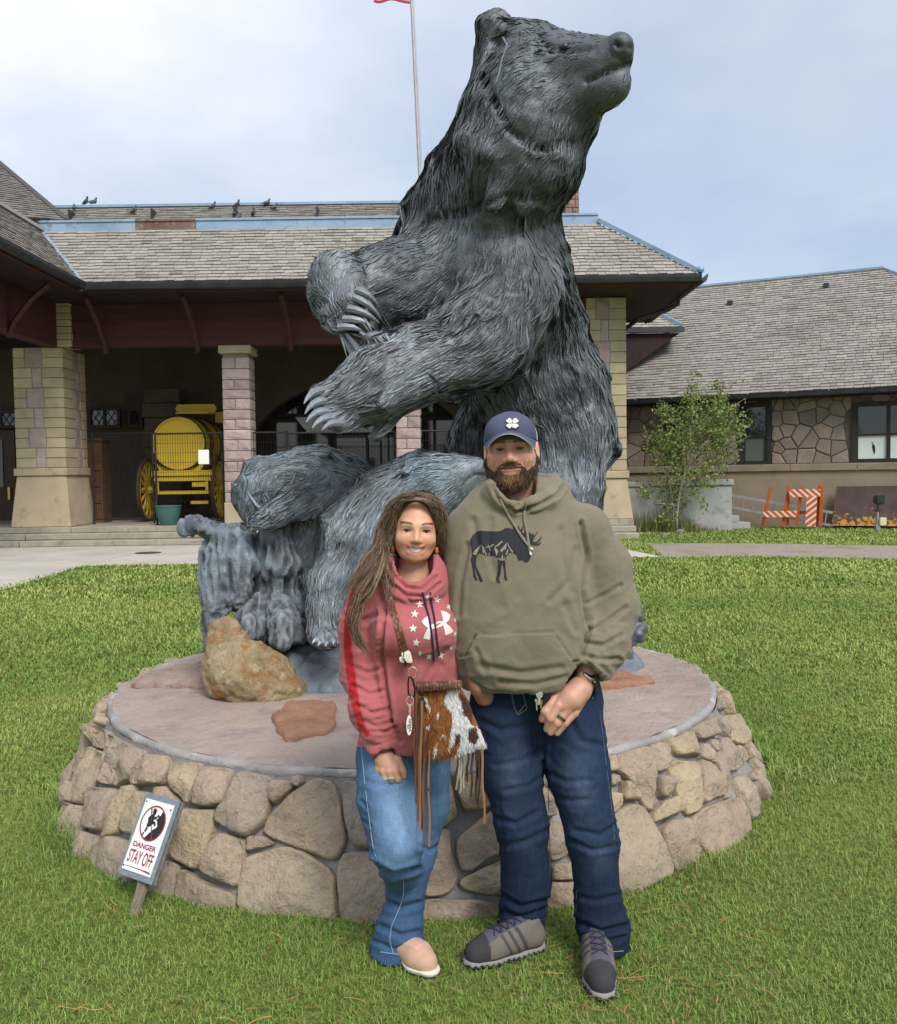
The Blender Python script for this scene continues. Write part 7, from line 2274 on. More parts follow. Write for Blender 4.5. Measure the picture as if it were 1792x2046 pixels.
def bill(u, vv, th_):
    x = u * (.083 - .004 * vv)
    z0 = .005 + .092 * math.sqrt(max(0,1 - (u * .93) ** 2))
    y0 = .050 - .036 * u * u
    return (x * (1 + .02 * vv), y0 + .004 - .006 * vv - .030 * (u * u) * vv * .55 + th_, z0 + vv * .068 * (1 - .55 * u * u) ** .8)
Vb = [bill(-1 + 2 * i / (nu - 1), j / (nv - 1), e) for e in (.0022,-.0022) for j in range(nv) for i in range(nu)]
o2 = nu * nv
Fb = [[j * nu + i, j * nu + i + 1,(j + 1) * nu + i + 1,(j + 1) * nu + i] for j in range(nv - 1) for i in range(nu - 1)]
Fb += [[o2 + k for k in q[::-1]] for q in Fb]
ring_ = [i for i in range(nu)] + [j * nu + nu - 1 for j in range(1, nv)] + [(nv - 1) * nu + i for i in range(nu - 2,-1,-1)] + [j * nu for j in range(nv - 2,0,-1)]
Fb += [[ring_[k], ring_[(k + 1) % len(ring_)], o2 + ring_[(k + 1) % len(ring_)], o2 + ring_[k]] for k in range(len(ring_))]
Vb = np.array(Vb); cb = np.repeat(np.array([[.085,.09,.135]]), len(Vb),0); cb[o2:] = (.07,.072,.10)
edge_ = [e * o2 + (nv - 1) * nu + i for e in (0,1) for i in range(nu)]; cb[edge_] = (.36,.36,.40)
mk('bill', HM.w(Vb), np.array(Fb), M_CAP, cap, cols=cb)
capB = bvh_of(HM.w(v), f)
M_EMB = mat('cap_emblem', (0.62,0.62,0.68), rough=0.5)
M_EMBD = mat('cap_emblem_edge', (0.012,0.013,0.03), rough=0.6)
C0 = (1023.5,845.5)
def clover(sc, dy=0):
    out = []
    for a in (45,135,225,315):
        ca, sa = math.cos(R(a)), math.sin(R(a))
        pts = [(.10,0),(.35,-.30),(.75,-.47),(1.08,-.36),(1.10,-.10),(.98,0),(1.10,.10),(1.08,.36),(.75,.47),(.35,.30)]
        out.append([(C0[0] + sc * (px_ * ca - py_ * sa), C0[1] + dy - sc * .82 * (px_ * sa + py_ * ca)) for px_, py_ in pts])
    return out
for pl in clover(14.2,.8): decal('emblem_edge', pl, capB, M_EMBD, cap, .6,.003)
for pl in clover(12.6): decal('clover_leaf', pl, capB, M_EMB, cap, .5,.006)
decal('clover_stem', [(1022.6,846),(1024.4,846),(1026,854),(1024,855.5)], capB, M_EMB, cap, .5,.006)
# ---- hoodie
s = SDF(np.append(mp(850,1420,.3)[:2] - [0,.62],.72), mp(1320,930,.34),.0062)
FLt = dict(flat=(0,1,0), fs=.62)
s.chain([mp(1028,1052), mp(1030,1110), mp(1036,1190,-.01), mp(1043,1280,-.015), mp(1052,1345,-.005)],[mr(96), mr(124), mr(130), mr(132), mr(124)],.08, **FLt)
s.rc(mp(930,1064,.03), mp(1168,1052,.03), mr(43), mr(46),.07)
s.rc(mp(985,1020,.03), mp(1085,1012,.03), mr(46), mr(50),.06)
s.chain([mp(1168,1068,.03), mp(1208,1130,.04), mp(1222,1212,.03), mp(1208,1285,-.03), mp(1188,1328,-.075)],[mr(50), mr(50), mr(51), mr(46), mr(37)],.035)
s.chain([mp(932,1080,.05), mp(916,1150,.09), mp(908,1215,.09), mp(922,1285,.05), mp(936,1318,.01)],[mr(44), mr(40), mr(38), mr(34), mr(28)],.03)
# folded hood round the neck
hood = [(1023,1004,-.115),(1000,994,-.10),(984,975,-.065),(985,958,.02),(1010,962,.11),(1060,962,.13),(1104,966,.07),(1112,978,-.01),(1090,991,-.075),(1060,1001,-.105),(1030,1005,-.115)]
s.chain([mp(*q) for q in hood],[mr(8), mr(12), mr(14), mr(15), mr(18), mr(19), mr(18), mr(15), mr(12), mr(11), mr(8)],.016)
hood2 = [(1030,1014,-.115),(1004,1007,-.10),(980,990,-.06),(972,970,.03),(1010,975,.14),(1075,974,.15),(1122,980,.08),(1126,994,.0),(1100,1004,-.075),(1064,1013,-.105)]
s.chain([mp(*q) for q in hood2],[mr(8), mr(11), mr(14), mr(16), mr(18), mr(19), mr(17), mr(14), mr(12), mr(9)],.012)
s.rc(mp(1031,1045,-.02), mp(1023,900,-.01), mr(42), mr(46),.01, 'sub')
s.rc(mp(1028,985,-.06), mp(1028,940,-.06), mr(40), mr(44),.008, 'sub')
# open hem and cuffs
s.plane_cut(mp(1052,1386,-.14),(.05,.0,-1),.006)
s.chain([mp(1052,1385,.0), mp(1055,1460,0)],[mr(112), mr(112)],.006, op='sub', **FLt)
s.rc(mp(1168,1360,-.1), mp(1128,1450,-.14), mr(37), mr(46),.004, 'sub')
s.rc(mp(944,1334,-.0), mp(960,1380,-.04), mr(21), mr(22),.006, 'sub')
v, f = s.net(); v = relax(v, f, 2,.5); N = vnormals(v, f)
x, y = proj(v)
pocket = [(951,1268),(1106,1262),(1152,1330),(1142,1378),(1060,1384),(975,1376),(934,1350),(926,1316)]
fc = facing(v, N)
pk = inpoly(x, y, pocket) & fc & (x > 920)
pd = polydist(x, y, [pocket[:3],[pocket[-1], pocket[0]],[pocket[-2], pocket[-1]]])
v = v + N * ((pk * .006 * sstep(0,4, pd)))[:, None]
N = vnormals(v, f)
armm = sstep(1150,1185, x) * sstep(1010,1080, y)
v = wrinkle(v, N, (11,11,22),.011,701, armm * (0.35 + .65 * sstep(1180,1300, y)))
v = wrinkle(v, N, (8,8,10),.009,705,(1 - armm) * (0.5 + .5 * sstep(1150,1350, y)))
N = vnormals(v, f)
v = press(v, N, [([(1160,1045),(1172,1110),(1163,1180),(1176,1258)],4,.016),([(1176,1258),(1160,1310)],4,.016),
                 ([(1174,1205),(1205,1190),(1240,1170)],4,.007),([(1180,1262),(1215,1240),(1250,1215)],4.5,.009),([(1172,1285),(1205,1290),(1240,1270)],4,.009),([(1165,1310),(1200,1318),(1236,1316)],4,.010),([(1195,1325),(1215,1345)],4,.008),
                 ([(1120,1060),(1125,1120),(1140,1180)],7,.006),([(1150,1100),(1140,1160),(1100,1200)],6,.005),([(945,1040),(955,1090)],6,.005),([(980,1040),(975,1100),(990,1150)],6,.004),
                 ([(1130,1210),(1150,1260)],6,.006),([(960,1330),(1040,1345),(1120,1335)],6,.006),([(1000,1362),(1070,1368),(1130,1352)],5,.006),([(950,1300),(970,1340)],5,.005),
                 (pocket[:3],1.6,.004),([pocket[-1], pocket[0]],1.6,.004),([(1110,1270),(1142,1318)],1.8,.003),
                 ([(1213,1050),(1232,1110),(1240,1180)],1.6,.003),([(1142,1322),(1165,1316),(1210,1352)],2.2,.006),([(918,1312),(942,1306)],2,.005),([(984,972),(992,992),(1010,1012),(1030,1022)],3,.010),([(1128,968),(1112,990),(1075,1010),(1032,1022)],3.5,.012),([(1015,1005),(1024,1016),(1036,1008)],2,.006),([(935,1090),(920,1160),(916,1230)],5,.008)])
N = vnormals(v, f)
col = np.ones((len(v),3)) * (1 + .10 * fbm(v * 9,3,720))[:, None]
x, y = proj(v); sm_ = np.exp(-(polydist(x, y, [pocket[:3],[pocket[-1], pocket[0]]]) / 1.3) ** 2) * fc
col = col * (1 - .25 * sm_)[:, None]
M_HOOD = fabric('olive_fleece', (0.178,0.152,0.104),(0.212,0.183,0.128), heather=300)
hood_o = mk('hoodie', v, f, M_HOOD, man, cols=col)
HB = bvh_of(v, f)
M_STR = fabric('olive_cord', (0.20,0.175,0.125),(0.26,0.23,0.17), attr=False)
cord('drawstring', [(999,997),(1010,1020),(1022,1040),(1043,1074),(1055,1090),(1063,1097)], HB, .0042, M_STR, hood_o, off=.005)
cord('drawstring', [(1053,998),(1048,1020),(1047,1035),(1052,1058),(1056,1085),(1060,1108)], HB, .0042, M_STR, hood_o, off=.006)
M_AGL = mat('cord_tip', (0.65,0.63,0.58), rough=.4)
cord('cord_tip', [(1060,1094),(1064,1098.5)], HB, .0036, M_AGL, hood_o, off=.006); cord('cord_tip', [(1059,1103),(1060.5,1109)], HB, .0036, M_AGL, hood_o, off=.007)
# ---- printed moose
mz_ = lambda L: [(912.6 + a * .10582,1031.1 + b * .10582) for a, b in L]
M_PRN = mat('print_ink', (0.017,0.018,0.024),(0.024,0.025,0.032),300,.8)
M_PRL = mat('print_bare', (0.26,0.225,0.155), rough=.9)
decal('moose_print', mz_([(258,430),(300,360),(380,292),(470,275),(600,285),(780,290),(860,265),(910,230),(960,220),(1040,240),(1060,255),(1085,185),(1110,210),(1165,262),(1210,320),(1300,470),(1320,600),(1350,670),(1385,740),(1385,810),(1340,868),(1300,872),(1250,842),(1235,805),(1210,848),(1190,825),(1155,845),(1160,800),(1135,770),(1135,740),(1085,710),(1060,690),(1000,690),(950,740),(915,830),
    (920,1000),(935,1140),(960,1215),(915,1212),(890,1160),(895,1060),(880,960),(852,880),(832,1050),(797,1170),(817,1270),(765,1250),(735,1190),(778,1050),(772,880),(768,800),(740,770),(700,745),(560,750),(500,720),(430,690),(380,740),
    (372,800),(357,880),(372,960),(432,1090),(493,1225),(450,1245),(420,1200),(397,1130),(342,985),(322,972),(342,1050),(357,1140),(397,1215),(345,1202),(315,1140),(298,980),(258,810),(283,760),(290,690),(270,560),(254,480)]), HB, M_PRN, hood_o, .55,.0018)
decal('antler_print', mz_([(1360,300),(1400,330),(1420,360),(1440,305),(1446,345),(1470,370),(1527,270),(1505,345),(1452,430),(1440,488),(1510,482),(1617,362),(1592,435),(1510,525),(1602,487),(1560,548),(1480,562),(1400,548),(1362,450)]), HB, M_PRN, hood_o, .5,.0018)
decal('antler_print', mz_([(1110,215),(1150,240),(1162,165),(1190,245),(1203,262),(1257,178),(1240,262),(1225,305),(1265,325),(1307,248),(1296,330),(1315,410),(1200,335)]), HB, M_PRN, hood_o, .5,.0018)
for pl in ([(296,715),(330,660),(440,555),(466,537),(420,605),(400,660),(375,742),(330,735)],[(466,537),(505,590),(570,745),(552,745),(490,620)],[(480,600),(510,680),(505,715),(490,690)],[(540,605),(603,548),(640,640),(640,690),(612,610),(595,585)],[(620,575),(682,523),(722,560),(690,548),(640,590)],
           [(700,600),(850,463),(888,530),(860,490),(830,520),(790,560),(760,570),(725,600)],[(705,620),(735,600),(780,660),(770,695),(750,760),(735,690)],[(785,680),(955,493),(935,560),(920,640),(890,620),(850,690),(830,650)],[(955,493),(1000,590),(1062,670),(1055,700),(1020,660),(985,600),(965,560)],[(950,640),(975,630),(955,715),(915,745),(930,690)],
           [(600,740),(612,680),(628,742)],[(835,810),(862,700),(880,815)],[(770,790),(850,820),(915,815),(912,835),(840,840),(765,805)],[(895,800),(905,760),(918,805)]):
    decal('mountain_print', mz_(pl), HB, M_PRL, hood_o, .4,.0030)
# ---- jeans
s = SDF(np.append(mp(900,1960,.3)[:2] - [0,.6],.0), np.append(mp(1300,1340,.3)[:2],1.0),.0065)
s.rc(mp(1010,1385,.04), mp(1135,1385,.04), mr(68), mr(68),.03, flat=(0,1,0), fs=.82)
s.chain([mp(1002,1420,.03), mp(1020,1540,.02), mp(1042,1640,.02), mp(1052,1755,.05), mp(1042,1832,.055), mp(1038,1872,.05)],[mr(65), mr(60), mr(51), mr(49), mr(45), mr(47)],.03)
s.plane_cut(mp(1038,1862,.03),(-.18,0,-1),.004)
s.rc(mp(1076,1440,.03), mp(1089,1503,.02), mr(46), mr(24),.03)
s.chain([mp(1140,1420,.03), mp(1157,1545,.0), mp(1184,1680,-.03), mp(1194,1800,-.02), mp(1204,1850,-.035), mp(1211,1888,-.06), mp(1211,1935,-.07)],[mr(65), mr(60), mr(49), mr(45), mr(48), mr(40), mr(40)],.03)
s.plane_cut(mp(1211,1908,-.10),(0,0,-1),.004)
s.rc(mp(1038,1870,.05), mp(1036,1930,.05), mr(41), mr(41),.004, 'sub')
s.rc(mp(1211,1920,-.06), mp(1211,1975,-.07), mr(35), mr(35),.004, 'sub')
v, f = s.net(); v = relax(v, f, 2,.5); N = vnormals(v, f); x, y = proj(v)
kn = np.exp(-((y - 1655) / 60) ** 2); hm_ = sstep(1740,1840, y); cr = np.exp(-((y - 1480) / 60) ** 2)
v = wrinkle(v, N, (13,13,15),.008,740,.25 + .6 * kn + 1.0 * hm_ + .5 * cr); N = vnormals(v, f)
v = press(v, N, [([(985,1632),(1030,1646),(1075,1622)],5,.006),([(1000,1690),(1050,1682),(1095,1660)],6,.006),([(1140,1680),(1185,1700),(1232,1690)],4.5,.007),([(1150,1660),(1200,1668),(1230,1650)],5,.006),
                 ([(990,1530),(1040,1520),(1082,1500)],5,.004),([(1010,1580),(1060,1570),(1090,1545)],5,.004),([(1098,1545),(1130,1562),(1180,1560)],5,.005),([(1100,1590),(1140,1600),(1175,1598)],5,.004),
                 ([(1003,1790),(1040,1812),(1095,1800)],5,.009),([(995,1822),(1040,1832),(1090,1815)],5,.008),([(1150,1840),(1200,1862),(1250,1850)],5,.012),([(1160,1870),(1210,1882),(1245,1872)],4,.009),([(1150,1790),(1190,1800),(1235,1790)],5,.006),
                 ([(1085,1400),(1088,1470),(1086,1525)],3.5,.008),([(1085,1525),(1092,1560)],5,.01),([(1135,1430),(1160,1480),(1205,1490)],6,.006),([(960,1440),(1000,1460),(1060,1450)],6,.005),
                 ([(998,1600),(1010,1760)],3,.002)])
N = vnormals(v, f); x, y = proj(v)
fade = np.exp(-(((x - 1160) / 30) ** 2 + ((y - 1570) / 75) ** 2)) + .8 * np.exp(-(((x - 1020) / 26) ** 2 + ((y - 1560) / 70) ** 2)) + .7 * np.exp(-(((x - 1195) / 26) ** 2 + ((y - 1715) / 30) ** 2)) + .5 * np.exp(-(((x - 1040) / 30) ** 2 + ((y - 1690) / 22) ** 2))
fade = fade * facing(v, N) * (.7 + .6 * fbm(v * np.array([14,14,30]),3,760))
dk = sstep(1680,1850, y) * .35
col = np.ones((len(v),3)) * (1 - dk)[:, None] + np.clip(fade, 0,1.3)[:, None] * np.array([3.0,2.2,1.5])
M_DEN = denim('indigo_denim', (0.0105,0.0195,0.043),(0.019,0.034,0.071))
mjeans = mk('jeans', v, f, M_DEN, man, cols=col)
JB = bvh_of(v, f)
M_THR = mat('seam_thread', (0.30,0.27,0.22), rough=.9); M_THB = mat('seam_thread_blue', (0.10,0.13,0.20), rough=.9)
for L, m_ in (([(1198,1420),(1214,1550),(1226,1650),(1228,1690)], M_THB),([(1094,1545),(1098,1640),(1100,1750),(1088,1838)], M_THB),([(1152,1780),(1150,1840)], M_THB),([(993,1836),(1030,1848),(1080,1852)], M_THR),([(1178,1896),(1212,1902),(1246,1900)], M_THR),
              ([(1022,1384),(1026,1410),(1034,1428)], M_THR),([(1044,1384),(1050,1405),(1054,1416),(1036,1428)], M_THR),([(1050,1406),(1036,1424)], M_THR),([(962,1385),(980,1378),(1000,1362)], M_THB),([(1182,1386),(1184,1396)], M_THR)):
    stitch('seam', L, JB, m_, mjeans)
# ---- shoes
hL, tL = onz(1082,1896), onz(936,1934)
shoe(man, [hL[0], hL[1],0],[tL[0], tL[1],0],.285, 'hiker')
tR = onz(1208,2006); shoe(man, [tR[0] + .012, tR[1] + .285,0],[tR[0], tR[1],0],.285, 'hiker')
# ---- watch, ring
wc = np.array(at(*K(1185,300),2.815)); wd = unit(np.array(at(*K(1180,470),2.86)) - np.array(at(*K(1320,240),2.90)))
M_WBLK = mat('watch_resin', (0.012,0.012,0.013), rough=.45); M_WMET = mat('watch_steel', (0.52,0.52,0.52), rough=.3, metal=.9); M_LCD = mat('watch_lcd', (0.36,0.40,0.36), rough=.3)
watch = thing('wrist_watch', 'black and steel digital watch on the wrist by the pocket', 'watch', wc)
ax_ = unit(np.array(at(*K(1130,430),2.86)) - np.array(at(*K(1250,250),2.92)))
fn_ = unit(CAM - wc); fn_ = unit(fn_ - ax_ * (fn_ @ ax_)); sd_ = np.cross(ax_, fn_)
wctr = np.array(at(*K(1190,340),2.888))
rw = px_r(26.5,2.88)
V, F, nn_ = [],[],40
for i in range(nn_):
    a = 2 * math.pi * i / nn_
    o_ = fn_ * math.cos(a) * rw + sd_ * math.sin(a) * rw * 1.06
    od = unit(o_)
    for w_, th_ in ((-.011,0),(-.011,.004),(.011,.004),(.011,0)): V.append(wctr + o_ + ax_ * w_ + od * th_)
F = [[i * 4 + k, ((i + 1) % nn_) * 4 + k, ((i + 1) % nn_) * 4 + (k + 1) % 4, i * 4 + (k + 1) % 4] for i in range(nn_) for k in range(4)]
mk('strap', np.array(V), np.array(F), M_WBLK, watch, smooth=False)
def plate(c, hx_, hy_, th_, name, m, parent, cut=.3, bev=0):
    pts = [(hx_, hy_ * (1 - cut)),(hx_ * (1 - cut), hy_),(-hx_ * (1 - cut), hy_),(-hx_, hy_ * (1 - cut)),(-hx_, -hy_ * (1 - cut)),(-hx_ * (1 - cut),-hy_),(hx_ * (1 - cut),-hy_),(hx_, -hy_ * (1 - cut))]
    MB().prism([c + sd_ * a + ax_ * b_ for a, b_ in pts], fn_ * th_).build(name, m, parent, bevel=bev)
fc_ = wctr + fn_ * (rw + .002)
plate(fc_, .0215,.0205,.009, 'case', M_WMET, watch, .32,.0015)
plate(fc_ + fn_ * .0092,.0165,.016,.0014, 'bezel', M_WBLK, watch, .25)
plate(fc_ + fn_ * .0107,.0105,.0075,.0006, 'display', M_LCD, watch, .12)
for q in (-.007,.0,.007):
    MB().prism([fc_ + fn_ * .0114 + sd_ * (q + a) + ax_ * (b_ - .001) for a, b_ in ((-.0022,-.004),(.0022,-.004),(.0022,.004),(-.0022,.004))], fn_ * .0003).build('digit', M_WBLK, watch)
for e in (-1,1): plate(fc_ + sd_ * e * .026 - fn_ * .004,.005,.012,.007, 'lug', M_WMET, watch, .2)
rg = np.array(at(*K(850,845),2.86 - .048)); rdv = unit(np.array(at(*K(800,930),2.81)) - np.array(at(*K(945,730),2.82)))
V = []
e1 = unit(np.cross(rdv, [0,1,.2])); e2 = np.cross(rdv, e1)
for i in range(28):
    a = 2 * math.pi * i / 28
    for w_, th_ in ((-.0035,0),(-.0035,.0022),(.0035,.0022),(.0035,0)):
        V.append(rg + (e1 * math.cos(a) + e2 * math.sin(a)) * (px_r(10.9,2.82) + th_) + rdv * w_)
F = [[i * 4 + k, ((i + 1) % 28) * 4 + k, ((i + 1) % 28) * 4 + (k + 1) % 4, i * 4 + (k + 1) % 4] for i in range(28) for k in range(4)]
mk('finger_ring', np.array(V), np.array(F), mat('silicone_ring', (0.05,0.055,0.06), rough=.6), None, label='dark grey band ring on the finger over the jeans pocket', cat='ring')
# ---- bunch of keys dangling from the pocket
keys = thing('key_bunch', 'bunch of keys with a black fob hanging from the jeans pocket', 'keys', at(*K(540,480),2.80))
M_KEY = mat('nickel_key', (0.70,0.68,0.62), rough=.35, metal=.8); M_BRS = mat('brass_key', (0.45,0.33,0.14), rough=.4, metal=.8)
def flatp(px, Y, th_, name, m): return MB().prism([at(*K(*q), Y) for q in px], np.array([0, th_, 0])).build(name, m, keys)
flatp([(490,470),(520,445),(560,450),(585,485),(580,530),(550,560),(548,640),(520,660),(503,650),(508,560),(485,530),(478,495)],2.800,.003, 'key', M_KEY)
flatp([(465,570),(485,560),(500,590),(498,740),(485,740),(478,620),(462,600)],2.806,.003, 'key', M_KEY)
flatp([(560,575),(580,590),(575,630),(565,700),(545,715),(540,640),(555,620)],2.812,.003, 'key', M_BRS)
flatp([(610,460),(660,445),(710,460),(720,500),(700,560),(640,630),(590,660),(585,600),(595,510)],2.815,.012, 'key_fob', M_WBLK)
for (a_, b_, r_) in ((548,415,30),(632,400,26),(600,370,22)):
    cpt = np.array(at(*K(a_, b_),2.806)); rr_ = r_ * .13228 * pxm(2.8)
    MB().tube([cpt + np.array([math.cos(q) * rr_ * .7,0.002 * math.sin(3 * q), math.sin(q) * rr_ * 1.2]) for q in np.linspace(0,2 * math.pi, 20)],.0011,6).build('split_ring', M_KEY, keys, smooth=True)
# ================================================================== the woman
FY_ = 2.92
fp = lambda x, y, d=0.0: at(x, y, FY_ + d)
fr_ = lambda r: px_r(r, FY_)
woman = thing('person', 'smiling long-haired person in pink starred sweatshirt and faded flared jeans', 'person', (fp(810,1950)[0], FY_, 0))
HW = Frame(fp(830,1057), yaw=R(5), pitch=R(1), roll=R(-4.0))
V, F = head_sdf(False).net()
hw_local = V.copy()
parts_ = [(HW.w(V), F)]; cols_ = [skin_cols(V, False)]
fheadV, fheadF = HW.w(V), F
Q = lambda zx, zy: (699.3 + zx * .17857,1469.6 + zy * .17857)
def qc(*p): return [Q(a, b) + (d, r) for a, b, d, r in p]
HH = [qc((360,180,.03,19),(390,270,.0,20),(430,350,-.01,21)), qc((370,290,.0,17),(350,380,-.01,14),(395,470,-.02,8)),
      qc((390,330,-.01,15),(375,400,-.03,8.5),(395,485,-.035,7.2),(425,495,-.01,6.5)),
      qc((440,340,-.01,15),(440,405,-.035,8.8),(462,495,-.04,7.6),(490,500,-.01,6.5)),
      qc((490,330,-.01,15),(505,405,-.035,8.8),(532,490,-.04,7.6),(550,495,-.01,6.5)),
      qc((520,280,.0,14),(560,350,-.01,9.5),(590,400,-.02,8),(602,455,-.025,6.5)),
      qc((345,360,-.0,12),(330,400,-.01,8),(345,455,-.02,7))]
s = hand_sdf(HH, 2.83); v, f = s.net()
parts_.append((v, f)); cc = np.repeat(np.array([[.53,.285,.19]]), len(v),0); x, y = proj(v)
for kn in ((375,395),(440,400),(505,400)):
    tx, ty = Q(*kn); w_ = np.exp(-(((x - tx) / 7) ** 2 + ((y - ty) / 6) ** 2))[:, None]; cc = cc * (1 - .35 * w_) + np.array([.55,.25,.17]) * .35 * w_
cols_.append(cc)
s = SDF(fp(660,1960,-.3), fp(960,1090,.3) + [0,0,.05],.012)
s.chain([fp(820,1190,.03), fp(825,1380,.04), fp(815,1480,.05)],[fr_(50), fr_(50), fr_(55)],.08, flat=(0,1,0), fs=.55)
s.chain([fp(725,1190,.03), fp(714,1335,.02), fp(762,1490,-.08)],[fr_(22), fr_(20), fr_(15)],.03)
s.chain([fp(785,1500,.03), fp(792,1690,-.06), fp(806,1900,.24)],[fr_(36), fr_(26), fr_(14)],.03)
s.chain([fp(850,1500,.06), fp(842,1700,.05), fp(798,1890,.04)],[fr_(34), fr_(24), fr_(16)],.03)
s.rc(fp(822,1180,.02), fp(828,1110,.03), fr_(36), fr_(26),.04)
v, f = s.net(); parts_.append((v, f)); cols_.append(np.repeat(np.array([[.5,.27,.18]]), len(v),0))
V, F = joinVF(parts_)
fbody = mk('body', V, F, M_SKIN, woman, cols=np.concatenate(cols_))
eyes(HW, fbody, False)
# teeth: a row of small rounded blocks on the curve of the mouth
M_TOOTH = mat('teeth', (0.80,0.76,0.70), rough=.25, spec=.5)
for i in range(10):
    a = (i - 4.5) * .0057
    w_ = .0027 if abs(i - 4.5) > 1 else .0030
    zc = .0760 - 15 * a * a; yc = -.0578 + 9.5 * a * a
    hgt = .0064 - 4.6 * a * a
    P_ = [(a + dx, yc - .0030 + dy * hgt, zc + dz) for dx, dy, dz in ((-w_, -1,0),(w_, -1,0),(w_, 1,.0008),(-w_, 1,.0008))]
    B_ = [(q[0], q[1], q[2] - .005) for q in P_]
    MB().hexa([HW.w(q) for q in (B_[0], B_[1], P_[1], P_[0], B_[3], B_[2], P_[2], P_[3])]).build('tooth', M_TOOTH, fbody, smooth=True, bevel=.0007, seg=2)
# ---- hair: scalp mass and wavy locks
s = SDF((-.12,-.16,-.14),(.12,.14,.12),.0035)
s.ell((0,.030,-.018),(.083,.092,.095),0)
s.ell((0,-.02,-.040),(.083,.10,.066),.03)
s.chain([(-.076,.03,.02),(-.083,-.03,.0),(-.088,-.09,-.01)],[.016,.018,.02],.02)
s.chain([(.074,.03,.02),(.078,-.03,.0),(.076,-.09,-.02)],[.014,.014,.014],.02)
s.ell((0,-.010,.075),(.066,.108,.082),.008, 'sub')
s.ell((0,-.10,.05),(.055,.06,.08),.01, 'sub')
hv, hf = s.net(); hN = vnormals(hv, hf)
hv = hv + hN * (.005 * fbm(hv * 38,3,800))[:, None]
M_HAIR = NT('brown_hair'); a = M_HAIR.node('ShaderNodeAttribute', attribute_name='col').outputs['Color']; M_HAIR = M_HAIR.done(a, .45,0,.4)
hair = mk('hair', HW.w(hv), hf, M_HAIR, woman, cols=np.repeat(np.array([[.062,.040,.028]]), len(hv),0))
paths, wds, hcs = [],[],[]
def locks(n, guides, spread0, spread1, wave, col, w=(.0007,.0016), m=22, cs=.65):
    """guides: each a list of (x px, y px, depth offset); hairs run between neighbouring guides"""
    n = int(n * 2.2); G = []
    for g_ in guides:
        P = np.array([fp(*q) for q in g_]); tt = np.linspace(0, len(P) - 1, m)
        G.append(np.stack([np.interp(tt, range(len(P)), P[:, i]) for i in range(3)],1))
    G = np.array(G)
    for g_ in range(3): G[:, 1:-1] = (G[:, :-2] + 2 * G[:, 1:-1] + G[:, 2:]) / 4
    k = rng.uniform(0, len(G) - 1, n); i = np.floor(k).astype(int); u_ = (k - i)[:, None, None]
    i2 = np.minimum(i + 1, len(G) - 1)
    P = G[i] * (1 - u_) + G[i2] * u_
    t_ = np.linspace(0,1, m)
    sp = spread0 + (spread1 - spread0) * t_
    ctr = rng.normal(0,1,(n, 1,3))
    P = P + ctr * sp[None, :, None] * np.array([1,.7,.6])
    cl = rng.integers(0, max(6, n // 26), n); ph = rng.uniform(0,6.28,400)[cl]; fr__ = (3.2 + 1.6 * rng.random(400))[cl]
    wv = wave * np.sin(fr__[:, None] * 6.28 * t_[None] + ph[:, None]) * sstep(.05,.35, t_)[None]
    wv2 = wave * np.cos(fr__[:, None] * 6.28 * t_[None] + ph[:, None] * 1.3) * sstep(.05,.35, t_)[None]
    P = P + np.stack([wv, wv2 * .6,0 * wv],-1)
    cut = rng.uniform(.72,1.0, n)
    tt = t_[None] * cut[:, None]
    idx = tt * (m - 1); i0 = np.clip(np.floor(idx).astype(int),0, m - 2); fr2 = (idx - i0)[..., None]
    P = np.take_along_axis(P, i0[..., None].repeat(3,-1),1) * (1 - fr2) + np.take_along_axis(P, (i0 + 1)[..., None].repeat(3,-1),1) * fr2
    paths.append(P); wds.append(rng.uniform(*w, n))
    c_ = np.array(col)[None] * rng.uniform(1 - cs, 1 + cs, (n, 1)); li = rng.random(n) < .30
    c_[li] = np.array([.33,.225,.14]) * rng.uniform(.6,1.25,(li.sum(),1))
    hcs.append(c_)
DKH = (.085,.052,.034)
# over the crown to the left, past the ear, down over the shoulder
locks(620,[[(836,985,-.02),(808,986,-.02),(785,1006,-.02),(776,1040,-.02),(768,1080,-.03),(752,1118,-.05),(735,1148,-.09),(718,1172,-.11)],
            [(836,984,.0),(800,988,.01),(776,1018,.01),(766,1060,.0),(752,1100,-.02),(735,1130,-.05),(716,1155,-.08),(700,1180,-.09)],
            [(838,985,.05),(795,998,.06),(770,1040,.05),(757,1085,.03),(742,1115,.0),(722,1142,-.03),(702,1168,-.05),(688,1198,-.06)]],.004,.012,.0085, DKH)
locks(260,[[(840,990,-.055),(815,990,-.065),(796,1005,-.06),(786,1032,-.045),(780,1070,-.03),(770,1110,-.045),(760,1140,-.09)],
            [(842,990,-.055),(812,988,-.05),(790,1004,-.05),(781,1040,-.035),(774,1082,-.03),(760,1120,-.06),(748,1150,-.09)]],.002,.006,.0045, DKH)
# along the hairline
locks(300,[[(828,999,-.088),(808,999,-.086),(794,1010,-.074),(786,1036,-.055),(780,1070,-.04),(770,1105,-.04)],[(830,993,-.07),(806,992,-.07),(789,1006,-.06),(780,1036,-.045),(774,1076,-.035),(762,1112,-.04)]],.002,.006,.004, DKH)
locks(300,[[(828,999,-.088),(848,1001,-.086),(862,1012,-.074),(872,1034,-.055),(877,1062,-.035),(880,1100,-.0)],[(830,993,-.07),(852,994,-.07),(870,1008,-.06),(880,1034,-.04),(884,1070,-.02),(884,1110,.02)]],.002,.006,.004, DKH)
